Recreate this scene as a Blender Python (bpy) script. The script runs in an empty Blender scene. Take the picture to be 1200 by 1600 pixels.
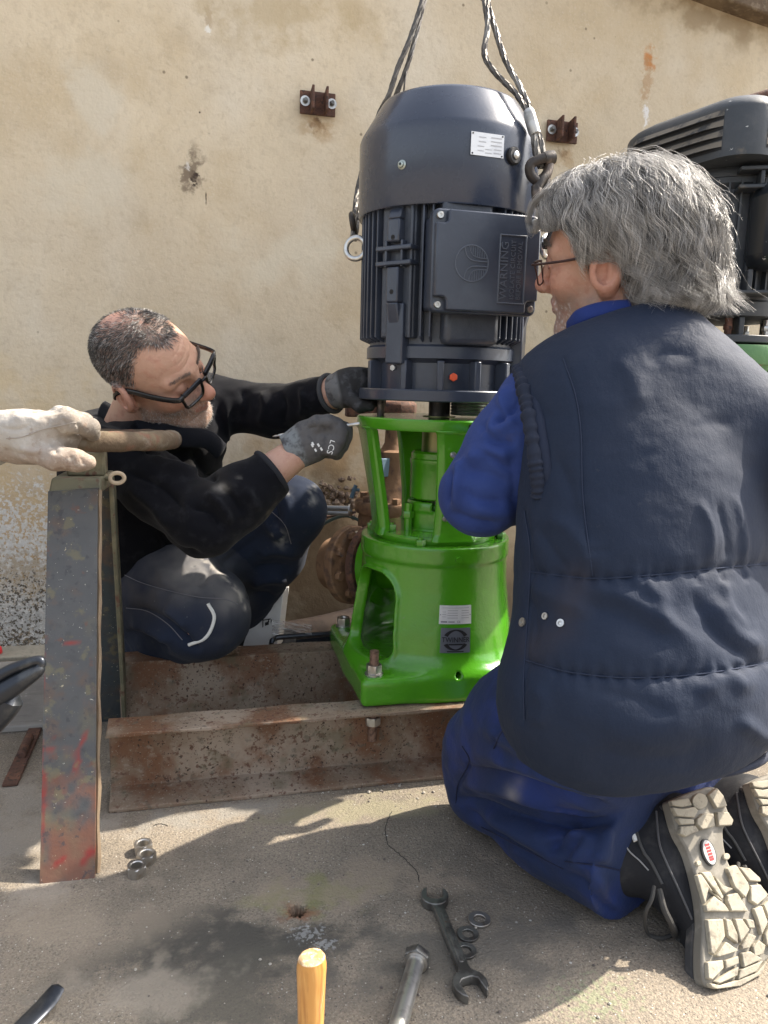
import bpy, math, random
import numpy as np
from mathutils import Matrix, Vector
random.seed(4); RNG = np.random.default_rng(4)
scn = bpy.context.scene; col = scn.collection
R_ = math.radians

# ------------------------------------------------------------------ camera, sky, sun, exposure
F = 1200.; CAMH = 0.72                      # focal length in photo pixels (1200 x 1600), eye height in metres
YAW, PITCH, ROLL = R_(14), R_(9.5), R_(1.5)
CM = Matrix.Rotation(-YAW, 3, 'Z') @ Matrix.Rotation(math.pi/2 - PITCH, 3, 'X') @ Matrix.Rotation(ROLL, 3, 'Z')
cd = bpy.data.cameras.new('camera'); cam = bpy.data.objects.new('camera', cd); col.objects.link(cam)
cd.sensor_fit = 'VERTICAL'; cd.sensor_height = 36; cd.lens = F/1600*36; cd.clip_start = .02; cd.clip_end = 500
M4 = CM.to_4x4(); M4.translation = (0, 0, CAMH); cam.matrix_world = M4; scn.camera = cam

SUN_EL, SUN_AZ = R_(46), R_(8)             # azimuth counted from +x (along the wall) towards the wall
sdir = Vector((math.cos(SUN_EL)*math.cos(SUN_AZ), math.cos(SUN_EL)*math.sin(SUN_AZ), math.sin(SUN_EL)))
sl = bpy.data.lights.new('sun', 'SUN'); sl.energy = 3.8; sl.angle = R_(.6); sl.color = (1, .9, .76)
so = bpy.data.objects.new('sun', sl); col.objects.link(so); so.rotation_euler = sdir.to_track_quat('Z', 'Y').to_euler()
W = bpy.data.worlds.new('World'); scn.world = W; W.use_nodes = True
wn = W.node_tree; bg = wn.nodes['Background']; sky = wn.nodes.new('ShaderNodeTexSky'); sky.sky_type = 'NISHITA'
sky.sun_disc = False; sky.sun_elevation = SUN_EL; sky.sun_rotation = math.pi/2 - SUN_AZ; sky.dust_density = 4; sky.ozone_density = .6; sky.air_density = 1
hs = wn.nodes.new('ShaderNodeHueSaturation'); hs.inputs['Saturation'].default_value = .45
wn.links.new(sky.outputs[0], hs.inputs['Color']); wn.links.new(hs.outputs[0], bg.inputs[0]); bg.inputs[1].default_value = .15
vs = scn.view_settings; vs.view_transform = 'Standard'; vs.look = 'None'; vs.gamma = 1; vs.exposure = 1.38

# ------------------------------------------------------------------ photo pixel -> place
RC = np.array(CM); C0 = np.array([0, 0, CAMH])
def ray(x, y): return RC @ np.array([(x-600)/F, -(y-800)/F, -1.])
def D(x, y, d): return C0 + ray(x, y)*d                              # at distance d along the view axis
def G(x, y, z=0.): r = ray(x, y); return C0 + r*((z-CAMH)/r[2])      # on a level plane
def Y(x, y, w): r = ray(x, y); return C0 + r*(w/r[1])                # on a plane parallel to the wall
def px(P): q = (np.asarray(P)-C0) @ RC; return 600-q[:, 0]/q[:, 2]*F, 800+q[:, 1]/q[:, 2]*F
def V3(*a): return np.array(a, float)
def nrm(v): v = np.asarray(v, float); return v/np.linalg.norm(v)
def cdir(x, y, z): return nrm(RC @ np.array([x, -y, -z]))            # photo axes: right, down, away

# ------------------------------------------------------------------ small mesh kit: a shape is (verts, faces)
def cat(*gs):
    V = []; Fc = []; n = 0
    for v, f in gs:
        v = np.asarray(v, float).reshape(-1, 3); V.append(v); Fc += [tuple(i+n for i in q) for q in f]; n += len(v)
    return np.concatenate(V), Fc
def tr(g, loc=(0, 0, 0), R=None, s=1):
    v = np.asarray(g[0], float)*s
    if R is not None: v = v @ np.asarray(R).T
    return v+np.asarray(loc), g[1]
def rz(a): c, s = math.cos(a), math.sin(a); return np.array([[c, -s, 0], [s, c, 0], [0, 0, 1.]])
def rx(a): c, s = math.cos(a), math.sin(a); return np.array([[1., 0, 0], [0, c, -s], [0, s, c]])
def ry(a): c, s = math.cos(a), math.sin(a); return np.array([[c, 0, s], [0, 1., 0], [-s, 0, c]])
def zto(d):
    d = nrm(d); a = V3(1, 0, 0) if abs(d[0]) < .9 else V3(0, 1, 0); x = nrm(np.cross(a, d)); return np.stack([x, np.cross(d, x), d], 1)
def box(x0, x1, y0, y1, z0, z1):
    v = [(x, y, z) for z in (z0, z1) for y in (y0, y1) for x in (x0, x1)]
    return np.array(v, float), [(0, 2, 3, 1), (4, 5, 7, 6), (0, 1, 5, 4), (2, 6, 7, 3), (0, 4, 6, 2), (1, 3, 7, 5)]
def cbox(c, h, R=None): return tr(box(-h[0], h[0], -h[1], h[1], -h[2], h[2]), c, R)
def prism(poly, y0, y1):          # poly in (x, z), counted anticlockwise seen from -y
    n = len(poly); v = [(x, y0, z) for x, z in poly]+[(x, y1, z) for x, z in poly]
    return np.array(v, float), [tuple(range(n)), tuple(range(2*n-1, n-1, -1))]+[((i+1) % n, i, n+i, n+(i+1) % n) for i in range(n)]
def lathe(prof, n=48, cap=True):  # prof: (r, z) from bottom to top
    v = []; f = []; m = len(prof)
    for r, z in prof:
        for k in range(n): a = 2*math.pi*k/n; v.append((r*math.cos(a), r*math.sin(a), z))
    for i in range(m-1):
        for k in range(n): k2 = (k+1) % n; f.append((i*n+k, i*n+k2, (i+1)*n+k2, (i+1)*n+k))
    if cap: f.append(tuple(range(n-1, -1, -1))); f.append(tuple((m-1)*n+k for k in range(n)))
    return np.array(v, float), f
def cyl(a, b, r, r2=None, n=24):
    a = np.asarray(a, float); b = np.asarray(b, float); d = b-a
    return tr(lathe([(r, 0), (r if r2 is None else r2, np.linalg.norm(d))], n), a, zto(d))
def hexa(c, d, af, h): return tr(lathe([(af/math.sqrt(3)*.93, 0), (af/math.sqrt(3), h*.12), (af/math.sqrt(3), h*.88), (af/math.sqrt(3)*.93, h)], 6), c, zto(d))
def hexnut(c, d, af, h, rh):
    n = 24; v = []; f = []
    def hr(k): a = (2*math.pi*k/n) % (math.pi/3)-math.pi/6; return af/2/math.cos(a)
    rings = [(lambda k: rh, 0), (lambda k: min(hr(k), af*.53), 0), (hr, h*.14), (hr, h*.86), (lambda k: min(hr(k), af*.53), h), (lambda k: rh*1.12, h), (lambda k: rh, h*.9)]
    for fn, z in rings:
        for k in range(n): a = 2*math.pi*k/n; r = fn(k); v.append((r*math.cos(a), r*math.sin(a), z))
    m = len(rings)
    for i in range(m):
        for k in range(n): k2 = (k+1) % n; i2 = (i+1) % m; f.append((i*n+k, i*n+k2, i2*n+k2, i2*n+k))
    return tr((np.array(v), f), c, zto(d))
def washer(c, d, r, ri, h): 
    n = 28; v = []; f = []
    for r_, z in ((ri, 0), (r, 0), (r, h), (ri, h)):
        for k in range(n): a = 2*math.pi*k/n; v.append((r_*math.cos(a), r_*math.sin(a), z))
    for i in range(4):
        for k in range(n): k2 = (k+1) % n; i2 = (i+1) % 4; f.append((i*n+k, i*n+k2, i2*n+k2, i2*n+k))
    return tr((np.array(v), f), c, zto(d))
def spline(P, n):
    P = np.asarray(P, float); m = len(P); Q = np.vstack([2*P[0]-P[1], P, 2*P[-1]-P[-2]]); out = []
    for t in np.linspace(0, m-1-1e-9, n):
        i = int(t); u = t-i; a, b, c, d = Q[i:i+4]
        out.append(.5*(2*b+(c-a)*u+(2*a-5*b+4*c-d)*u*u+(-a+3*b-3*c+d)*u**3))
    return np.array(out)
def tube(P, r, n=8, lobes=0, amp=0, pitch=.03, closed=False, cap=True, flat=None):
    P = np.asarray(P, float); m = len(P); r = np.broadcast_to(np.asarray(r, float), (m,))
    T = np.roll(P, -1, 0)-np.roll(P, 1, 0) if closed else np.gradient(P, axis=0)
    T /= np.linalg.norm(T, axis=1, keepdims=True)+1e-12
    u = nrm(np.cross(T[0], V3(0, 0, 1) if abs(T[0][2]) < .9 else V3(1, 0, 0))); v = []; s = 0
    for i in range(m):
        u = nrm(u-T[i]*np.dot(u, T[i])); w = np.cross(T[i], u)
        if i: s += np.linalg.norm(P[i]-P[i-1])
        for k in range(n):
            a = 2*math.pi*k/n; rr = r[i]*(1+amp*math.cos(lobes*(a-2*math.pi*s/pitch/max(lobes, 1)))) if lobes else r[i]
            v.append(P[i]+rr*(math.cos(a)*u*(flat[0] if flat else 1)+math.sin(a)*w*(flat[1] if flat else 1)))
    f = []
    for i in range(m if closed else m-1):
        j = (i+1) % m
        for k in range(n): k2 = (k+1) % n; f.append((i*n+k, i*n+k2, j*n+k2, j*n+k))
    if cap and not closed: f.append(tuple(range(n-1, -1, -1))); f.append(tuple((m-1)*n+k for k in range(n)))
    return np.array(v), f
def torus(c, d, R, r, n=40, k=10, a0=0, a1=2*math.pi):
    full = a1-a0 > 6.28; t = np.linspace(a0, a1, n, endpoint=not full); Z = zto(d)
    P = np.stack([R*np.cos(t), R*np.sin(t), 0*t], 1) @ Z.T+np.asarray(c)
    return tube(P, r, k, closed=full)
def grid(nu, nv, fn):             # fn(u, v) -> point, u and v in 0..1
    v = [fn(i/(nu-1), j/(nv-1)) for j in range(nv) for i in range(nu)]
    return np.array(v, float), [(j*nu+i, j*nu+i+1, (j+1)*nu+i+1, (j+1)*nu+i) for j in range(nv-1) for i in range(nu-1)]
def text(body, size, ext=.0006, space=1.):
    c = bpy.data.curves.new('t', 'FONT'); c.body = body; c.size = size; c.extrude = ext; c.align_x = 'CENTER'; c.align_y = 'CENTER'; c.space_character = space; c.resolution_u = 3
    o = bpy.data.objects.new('t', c); col.objects.link(o); bpy.context.view_layer.update()
    m = bpy.data.meshes.new_from_object(o.evaluated_get(bpy.context.evaluated_depsgraph_get()))
    g = (np.array([v.co[:] for v in m.vertices]), [tuple(p.vertices) for p in m.polygons])
    bpy.data.objects.remove(o); bpy.data.meshes.remove(m); bpy.data.curves.remove(c); return g

# ------------------------------------------------------------------ signed-distance kit for cast and soft shapes
f32 = np.float32
def s_sph(p, c, r): return np.sqrt(((p-f32(c))**2).sum(1))-f32(r)
def s_ell(p, c, a, R=None):
    q = p-f32(np.asarray(c))
    if R is not None: q = q @ f32(np.asarray(R))
    a = np.asarray(a, f32); k0 = np.sqrt(((q/a)**2).sum(1)); k1 = np.sqrt(((q/(a*a))**2).sum(1))+f32(1e-9); return k0*(k0-1)/k1
def s_cap(p, a, b, ra, rb=None):
    rb = ra if rb is None else rb; a = np.asarray(a, f32); ba = np.asarray(b, f32)-a; pa = p-a
    h = np.clip(pa @ ba/f32(ba @ ba+1e-12), 0, 1); return np.sqrt(((pa-h[:, None]*ba)**2).sum(1))-(f32(ra)+h*f32(rb-ra))
def s_box(p, c, h, r=0, R=None):
    q = p-f32(np.asarray(c))
    if R is not None: q = q @ f32(np.asarray(R))
    q = np.abs(q)-(np.asarray(h, f32)-f32(r)); return np.sqrt((np.maximum(q, 0)**2).sum(1))+np.minimum(q.max(1), 0)-f32(r)
def smin(a, b, k):
    h = np.maximum(k-np.abs(a-b), 0)/f32(k); return np.minimum(a, b)-h*h*f32(k/4)
def smax(a, b, k): return -smin(-a, -b, k)
def chain(p, pts, rs, k=.02):
    d = None
    for i in range(len(pts)-1):
        e = s_cap(p, pts[i], pts[i+1], rs[i], rs[i+1]); d = e if d is None else smin(d, e, k)
    return d
def nets(f, lo, hi, h, slack=1.3):
    lo = np.asarray(lo, float); hi = np.asarray(hi, float); B = 8
    nb = np.ceil(((hi-lo)/h+1)/B).astype(int); n = nb*B
    g = np.stack(np.meshgrid(*[np.arange(k) for k in nb], indexing='ij'), -1).reshape(-1, 3)
    cc = f(f32(lo+(g*B+(B-1)/2)*h)); act = np.abs(cc) < B*h*.87*slack+2*h
    Dn = np.repeat(np.repeat(np.repeat(np.where(cc > 0, 1., -1.).astype(f32).reshape(nb), B, 0), B, 1), B, 2)
    off = np.stack(np.meshgrid(*[np.arange(B)]*3, indexing='ij'), -1).reshape(-1, 3); ga = g[act]
    for i in range(0, len(ga), 600):
        idx = (ga[i:i+600, None, :]*B+off[None]).reshape(-1, 3); Dn[idx[:, 0], idx[:, 1], idx[:, 2]] = f(f32(lo+idx*h))
    s = Dn < 0; c = np.zeros(n-1, np.int8)
    sl_ = lambda o: tuple(slice(o[a], n[a]-1+o[a]) for a in range(3))
    cor = [(i, j, k) for i in (0, 1) for j in (0, 1) for k in (0, 1)]
    for o in cor: c += s[sl_(o)]
    cell = np.argwhere((c > 0) & (c < 8)); cid = -np.ones(n-1, np.int64); cid[tuple(cell.T)] = np.arange(len(cell))
    acc = np.zeros((len(cell), 3)); cnt = np.zeros(len(cell))
    for a in cor:
        for ax in range(3):
            if a[ax]: continue
            b = list(a); b[ax] = 1; ia = cell+np.array(a); ib = cell+np.array(b); da = Dn[tuple(ia.T)]; db = Dn[tuple(ib.T)]
            m = (da < 0) != (db < 0); t = np.where(m, da/(da-db+1e-20), 0); pt = ia+0.; pt[:, ax] += t; acc += pt*m[:, None]; cnt += m
    V = lo+acc/cnt[:, None]*h; Q = []
    for ax in range(3):
        o = [0, 0, 0]; o[ax] = 1; A = s[:n[0]-o[0], :n[1]-o[1], :n[2]-o[2]]; Bv = s[o[0]:, o[1]:, o[2]:]
        e = np.argwhere(A != Bv); u, w = (ax+1) % 3, (ax+2) % 3
        e = e[(e[:, u] > 0) & (e[:, w] > 0) & (e[:, u] < n[u]-1) & (e[:, w] < n[w]-1)]
        if not len(e): continue
        q = []
        for du, dw in ((-1, -1), (0, -1), (0, 0), (-1, 0)):
            t = e.copy(); t[:, u] += du; t[:, w] += dw; q.append(cid[tuple(t.T)])
        q = np.stack(q, 1); fl = ~A[tuple(e.T)]; q[fl] = q[fl][:, ::-1]; Q.append(q[(q >= 0).all(1)])
    return V, np.concatenate(Q)
def vnormals(V, Q):
    Q = np.asarray(Q); fn = np.cross(V[Q[:, 2]]-V[Q[:, 0]], V[Q[:, 3]]-V[Q[:, 1]]); N = np.zeros_like(V)
    for k in range(4): np.add.at(N, Q[:, k], fn)
    return N/(np.linalg.norm(N, axis=1, keepdims=True)+1e-12)
def relax(V, Q, it=1):
    Q = np.asarray(Q)
    for _ in range(it):
        A = np.zeros_like(V); n = np.zeros(len(V))
        for k in range(4): np.add.at(A, Q[:, k], V[Q[:, (k+1) % 4]]+V[Q[:, k-1]]); np.add.at(n, Q[:, k], 2)
        V = .5*V+.5*A/np.maximum(n, 1)[:, None]
    return V
_perm = RNG.random((64, 64, 64)).astype(f32)
def vnoise(p, s=1.):
    p = np.asarray(p)*s+100; i = np.floor(p).astype(int); u = (p-i); u = u*u*(3-2*u); r = 0
    for a in (0, 1):
        for b in (0, 1):
            for c in (0, 1):
                w = (u[:, 0] if a else 1-u[:, 0])*(u[:, 1] if b else 1-u[:, 1])*(u[:, 2] if c else 1-u[:, 2])
                r = r+w*_perm[(i[:, 0]+a) % 64, (i[:, 1]+b) % 64, (i[:, 2]+c) % 64]
    return r*2-1
def fbm(p, s, o=3): return sum(vnoise(p, s*2**k)/2**k for k in range(o))/1.6
def seg2(u, v, pts):              # distance in photo pixels from a traced line, and the place along it
    d = np.full(len(u), 1e9); along = np.zeros(len(u)); L = 0
    for (x0, y0), (x1, y1) in zip(pts[:-1], pts[1:]):
        dx, dy = x1-x0, y1-y0; l2 = dx*dx+dy*dy+1e-9; t = np.clip(((u-x0)*dx+(v-y0)*dy)/l2, 0, 1)
        e = np.hypot(u-x0-t*dx, v-y0-t*dy); m = e < d; d[m] = e[m]; along[m] = L+t[m]*math.sqrt(l2); L += math.sqrt(l2)
    return d, along/L
def crease(u, v, pts, w, amp, fade=True):
    pts = [tuple(q) for q in spline(np.array([(x, y, 0) for x, y in pts]), max(2, 6*len(pts)))[:, :2]] if len(pts) > 2 else pts
    d, t = seg2(u, v, pts); e = np.exp(-(d/w)**(1.25 if amp < 0 else 2))*amp
    return e*np.clip(np.minimum(t, 1-t)*5, 0, 1) if fade else e

# ------------------------------------------------------------------ materials
def mat(name, c, rough=.5, metal=0, layers=(), bump=(), attr=False, spec=.5, coat=0, sheen=0, sss=0, alpha=1, trans=0, rvar=0, aniso=0):
    m = bpy.data.materials.new(name); m.use_nodes = True; nt = m.node_tree; N = nt.nodes; L = nt.links; b = N['Principled BSDF']
    tc = N.new('ShaderNodeTexCoord'); oc = tc.outputs['Object']
    def tex(kind, scale, detail=4, stretch=None, dist=0, out=None):
        src = oc
        if stretch: mp = N.new('ShaderNodeMapping'); mp.inputs['Scale'].default_value = stretch; L.new(oc, mp.inputs[0]); src = mp.outputs[0]
        if kind == 'noise':
            t = N.new('ShaderNodeTexNoise'); t.inputs['Scale'].default_value = scale; t.inputs['Detail'].default_value = detail; t.inputs['Distortion'].default_value = dist; t.inputs['Roughness'].default_value = .6; o = t.outputs[0]
        elif kind == 'wave':
            t = N.new('ShaderNodeTexWave'); t.inputs['Scale'].default_value = scale; t.inputs['Distortion'].default_value = dist; t.inputs['Detail'].default_value = detail; o = t.outputs[1]
        else:
            t = N.new('ShaderNodeTexVoronoi'); t.inputs['Scale'].default_value = scale
            if kind == 'edge': t.feature = 'DISTANCE_TO_EDGE'
            o = t.outputs['Color'] if kind == 'cell' else t.outputs['Distance']
        L.new(src, t.inputs['Vector']); return o
    def ramp(o, lo, hi): r = N.new('ShaderNodeMapRange'); r.inputs[1].default_value = lo; r.inputs[2].default_value = hi; r.clamp = True; r.interpolation_type = 'SMOOTHSTEP'; L.new(o, r.inputs[0]); return r.outputs[0]
    def mix(fac, a, bb):
        x = N.new('ShaderNodeMix'); x.data_type = 'RGBA'; x.clamp_factor = True
        if isinstance(fac, float): x.inputs[0].default_value = fac
        else: L.new(fac, x.inputs[0])
        for k, q in ((6, a), (7, bb)):
            if isinstance(q, tuple): x.inputs[k].default_value = (*q[:3], 1)
            else: L.new(q, x.inputs[k])
        return x.outputs[2]
    cur = tuple(c)
    if attr: at = N.new('ShaderNodeAttribute'); at.attribute_name = 'Col'; cur = at.outputs['Color']
    ro = None
    for l in layers:
        l = dict(l); fac = ramp(tex(l.get('kind', 'noise'), l['s'], l.get('d', 5), l.get('st'), l.get('dist', 0)), l.get('lo', .45), l.get('hi', .6))
        if 'm2' in l:
            f2 = ramp(tex('noise', l['m2'], 3, l.get('st2')), l.get('lo2', .45), l.get('hi2', .6)); mu = N.new('ShaderNodeMath'); mu.operation = 'MULTIPLY'; L.new(fac, mu.inputs[0]); L.new(f2, mu.inputs[1]); fac = mu.outputs[0]
        for pt in l.get('at', ()):      # stains at known spots: (x, y, z, radius, (sx, sy, sz))
            pass
        if 'a' in l: mu = N.new('ShaderNodeMath'); mu.operation = 'MULTIPLY'; mu.inputs[1].default_value = l['a']; L.new(fac, mu.inputs[0]); fac = mu.outputs[0]
        cur = mix(fac, cur, l['c'])
        if 'r' in l:
            r0 = N.new('ShaderNodeMix'); L.new(fac, r0.inputs[0]); r0.inputs[3].default_value = l['r']
            if ro is None: r0.inputs[2].default_value = rough
            else: L.new(ro, r0.inputs[2])
            ro = r0.outputs[0]
        if 'me' in l:
            r0 = N.new('ShaderNodeMix'); L.new(fac, r0.inputs[0]); r0.inputs[3].default_value = l['me']; r0.inputs[2].default_value = metal; L.new(r0.outputs[0], b.inputs['Metallic'])
    if isinstance(cur, tuple): b.inputs['Base Color'].default_value = (*cur[:3], 1)
    else: L.new(cur, b.inputs['Base Color'])
    b.inputs['Roughness'].default_value = rough; b.inputs['Metallic'].default_value = metal; b.inputs['Specular IOR Level'].default_value = spec
    if ro is not None: L.new(ro, b.inputs['Roughness'])
    elif rvar:
        q = N.new('ShaderNodeMapRange'); L.new(tex('noise', 22, 5), q.inputs[0]); q.inputs[3].default_value = max(0, rough-rvar); q.inputs[4].default_value = min(1, rough+rvar); L.new(q.outputs[0], b.inputs['Roughness'])
    b.inputs['Coat Weight'].default_value = coat; b.inputs['Coat Roughness'].default_value = .15
    if sheen: b.inputs['Sheen Weight'].default_value = sheen; b.inputs['Sheen Roughness'].default_value = .5
    if sss: b.inputs['Subsurface Weight'].default_value = sss; b.inputs['Subsurface Radius'].default_value = (.9, .35, .2); b.inputs['Subsurface Scale'].default_value = .006
    b.inputs['Alpha'].default_value = alpha; b.inputs['Transmission Weight'].default_value = trans
    pn = None
    for q in bump:
        kind, s, st, dist = q[:4]; bn = N.new('ShaderNodeBump'); bn.inputs['Strength'].default_value = st; bn.inputs['Distance'].default_value = dist
        L.new(tex(kind, s, 6, q[4] if len(q) > 4 else None), bn.inputs['Height'])
        if pn: L.new(pn, bn.inputs['Normal'])
        pn = bn.outputs[0]
    if pn: L.new(pn, b.inputs['Normal'])
    m['b'] = 1
    return m

# ------------------------------------------------------------------ objects
def mesh(name, g, m, smooth=40, colr=None):
    v, f = g; me = bpy.data.meshes.new(name); v = np.asarray(v, float)
    if isinstance(f, np.ndarray):
        me.vertices.add(len(v)); me.vertices.foreach_set('co', v.astype(f32).ravel()); k = f.shape[1]
        me.loops.add(f.size); me.loops.foreach_set('vertex_index', f.astype(np.int32).ravel()); me.polygons.add(len(f)); me.polygons.foreach_set('loop_start', np.arange(0, f.size, k, dtype=np.int32)); me.update(calc_edges=True); me.validate()
    else: me.from_pydata(v.tolist(), [], f); me.update()
    me.materials.append(m)
    if smooth:
        me.polygons.foreach_set('use_smooth', np.ones(len(me.polygons), bool))
        if smooth < 180: me.set_sharp_from_angle(angle=R_(smooth))
    if colr is not None:
        a = me.color_attributes.new('Col', 'FLOAT_COLOR', 'POINT'); c4 = np.ones((len(v), 4), f32); c4[:, :3] = colr; a.data.foreach_set('color', c4.ravel())
    return me
class Thing:
    def __init__(s, name, label, cat_, base=(0, 0, 0), group=None):
        s.o = bpy.data.objects.new(name, None); col.objects.link(s.o); s.o.empty_display_size = .05; s.base = np.asarray(base, float); s.o.location = base
        s.o['label'] = label; s.o['category'] = cat_
        if group: s.o['group'] = group
    def part(s, name, g, m, parent=None, bev=0, smooth=40, colr=None, label=None, kind=None):
        o = bpy.data.objects.new(name, mesh(name, (np.asarray(g[0], float)-s.base, g[1]), m, smooth, colr)); col.objects.link(o); o.parent = parent or s.o
        if bev: bevel(o, bev)
        if label: o['label'] = label
        if kind: o['kind'] = kind
        return o
    def copypart(s, src, parent=None, loc=None, rot=None):
        o = src.copy(); col.objects.link(o); o.parent = parent or s.o
        if loc is not None: o.location = loc
        if rot is not None: o.rotation_euler = rot
        return o
def bevel(o, w, seg=2):
    b = o.modifiers.new('bevel', 'BEVEL'); b.width = w; b.segments = seg; b.limit_method = 'ANGLE'; b.angle_limit = R_(35); b.harden_normals = False
def single(name, g, m, label, cat_, group=None, bev=0, smooth=40, kind=None, base=None, colr=None):
    v = np.asarray(g[0], float); base = V3(*v.mean(0)[:2], v[:, 2].min()) if base is None else np.asarray(base, float)
    o = bpy.data.objects.new(name, mesh(name, (v-base, g[1]), m, smooth, colr)); o.location = base; col.objects.link(o)
    if kind: o['kind'] = kind
    if label: o['label'] = label
    if cat_: o['category'] = cat_
    if group: o['group'] = group
    if bev: bevel(o, bev)
    return o
def copytree(o, loc, rotz=None, label=None, parent=None):
    c = o.copy(); col.objects.link(c)
    if parent is None: 
        c.location = loc
        if rotz is not None: c.rotation_euler = (0, 0, rotz)
        if label: c['label'] = label
    else: c.parent = parent
    for ch in list(o.children): copytree(ch, None, parent=c)
    return c
# ------------------------------------------------------------------ materials of the place
WALLY = 2.12
def surf(name, base, layers, spots, bumps, rough=.9):
    """layered mineral surface; spots: (point, radius xyz, colour, noise scale, strength)"""
    m = bpy.data.materials.new(name); m.use_nodes = True; nt = m.node_tree; N = nt.nodes; L = nt.links; b = N['Principled BSDF']
    tc = N.new('ShaderNodeTexCoord'); oc = tc.outputs['Object']; b.inputs['Roughness'].default_value = rough; b.inputs['Specular IOR Level'].default_value = .25
    cache = {}
    def noise(s, d=4, st=None, rg=.6):
        if (s, d, st) in cache: return cache[s, d, st]
        t = N.new('ShaderNodeTexNoise'); t.inputs['Scale'].default_value = s; t.inputs['Detail'].default_value = d; t.inputs['Roughness'].default_value = rg; src = oc
        if st: mp = N.new('ShaderNodeMapping'); mp.inputs['Scale'].default_value = st; L.new(oc, mp.inputs[0]); src = mp.outputs[0]
        L.new(src, t.inputs['Vector']); cache[s, d, st] = t.outputs[0]; return t.outputs[0]
    def voro(s, f='F1'): t = N.new('ShaderNodeTexVoronoi'); t.inputs['Scale'].default_value = s; t.feature = f; L.new(oc, t.inputs['Vector']); return t
    def mr(o, a, c, x=0, y=1): r = N.new('ShaderNodeMapRange'); r.interpolation_type = 'SMOOTHSTEP'; r.inputs[1].default_value = a; r.inputs[2].default_value = c; r.inputs[3].default_value = x; r.inputs[4].default_value = y; L.new(o, r.inputs[0]); return r.outputs[0]
    def mul(a, c):
        q = N.new('ShaderNodeMath'); q.operation = 'MULTIPLY'; L.new(a, q.inputs[0])
        if isinstance(c, (int, float)): q.inputs[1].default_value = c
        else: L.new(c, q.inputs[1])
        return q.outputs[0]
    def mix(f, a, c):
        x = N.new('ShaderNodeMix'); x.data_type = 'RGBA'; L.new(f, x.inputs[0])
        for k, q in ((6, a), (7, c)):
            if isinstance(q, tuple): x.inputs[k].default_value = (*q, 1)
            else: L.new(q, x.inputs[k])
        return x.outputs[2]
    cur = base
    for l in layers:
        k = l.get('kind', 'noise')
        if k == 'noise': f = mr(noise(l['s'], l.get('d', 4), l.get('st')), l['lo'], l['hi'])
        elif k == 'cell': sp = N.new('ShaderNodeSeparateColor'); L.new(voro(l['s']).outputs['Color'], sp.inputs[0]); f = mr(sp.outputs[0], l['lo'], l['hi'])
        elif k == 'dot':
            vv = voro(l['s']); f = mr(vv.outputs['Distance'], l['lo'], l['hi']); sp = N.new('ShaderNodeSeparateColor'); L.new(vv.outputs['Color'], sp.inputs[0]); f = mul(f, mr(sp.outputs[1], l.get('keep', .6), l.get('keep', .6)+.02))
        elif k == 'z': sp = N.new('ShaderNodeSeparateXYZ'); L.new(oc, sp.inputs[0]); ad = N.new('ShaderNodeMath'); ad.operation = 'ADD'; L.new(sp.outputs[2], ad.inputs[0]); L.new(mul(noise(l['s']), l.get('amp', .3)), ad.inputs[1]); f = mr(ad.outputs[0], l['lo'], l['hi'])
        if 'm2' in l: f = mul(f, mr(noise(l['m2'], 4, l.get('st2')), l['lo2'], l['hi2']))
        cur = mix(mul(f, l.get('a', 1.)), cur, l['c'])
    for p, r, c, ns, st in spots:
        mp = N.new('ShaderNodeMapping'); mp.vector_type = 'TEXTURE'; mp.inputs['Location'].default_value = tuple(p); mp.inputs['Scale'].default_value = r; L.new(oc, mp.inputs[0])
        ln = N.new('ShaderNodeVectorMath'); ln.operation = 'LENGTH'; L.new(mp.outputs[0], ln.inputs[0])
        ad = N.new('ShaderNodeMath'); ad.operation = 'ADD'; L.new(ln.outputs['Value'], ad.inputs[0]); L.new(mr(noise(ns), .35, .65, -.9 if ns >= 100 else -.45, .9 if ns >= 100 else .45), ad.inputs[1])
        cur = mix(mul(mr(ad.outputs[0], 1., .15), st), cur, c)
    L.new(cur, b.inputs['Base Color']); pn = None
    for s, st, dist, kind in bumps:
        bn = N.new('ShaderNodeBump'); bn.inputs['Strength'].default_value = st; bn.inputs['Distance'].default_value = dist
        L.new(noise(s, 4) if kind == 'noise' else voro(s).outputs['Distance'], bn.inputs['Height'])
        if pn: L.new(pn, bn.inputs['Normal'])
        pn = bn.outputs[0]
    L.new(pn, b.inputs['Normal']); return m
def wp(x, y): return tuple(Y(x, y, WALLY))
BIG = 9.
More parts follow.
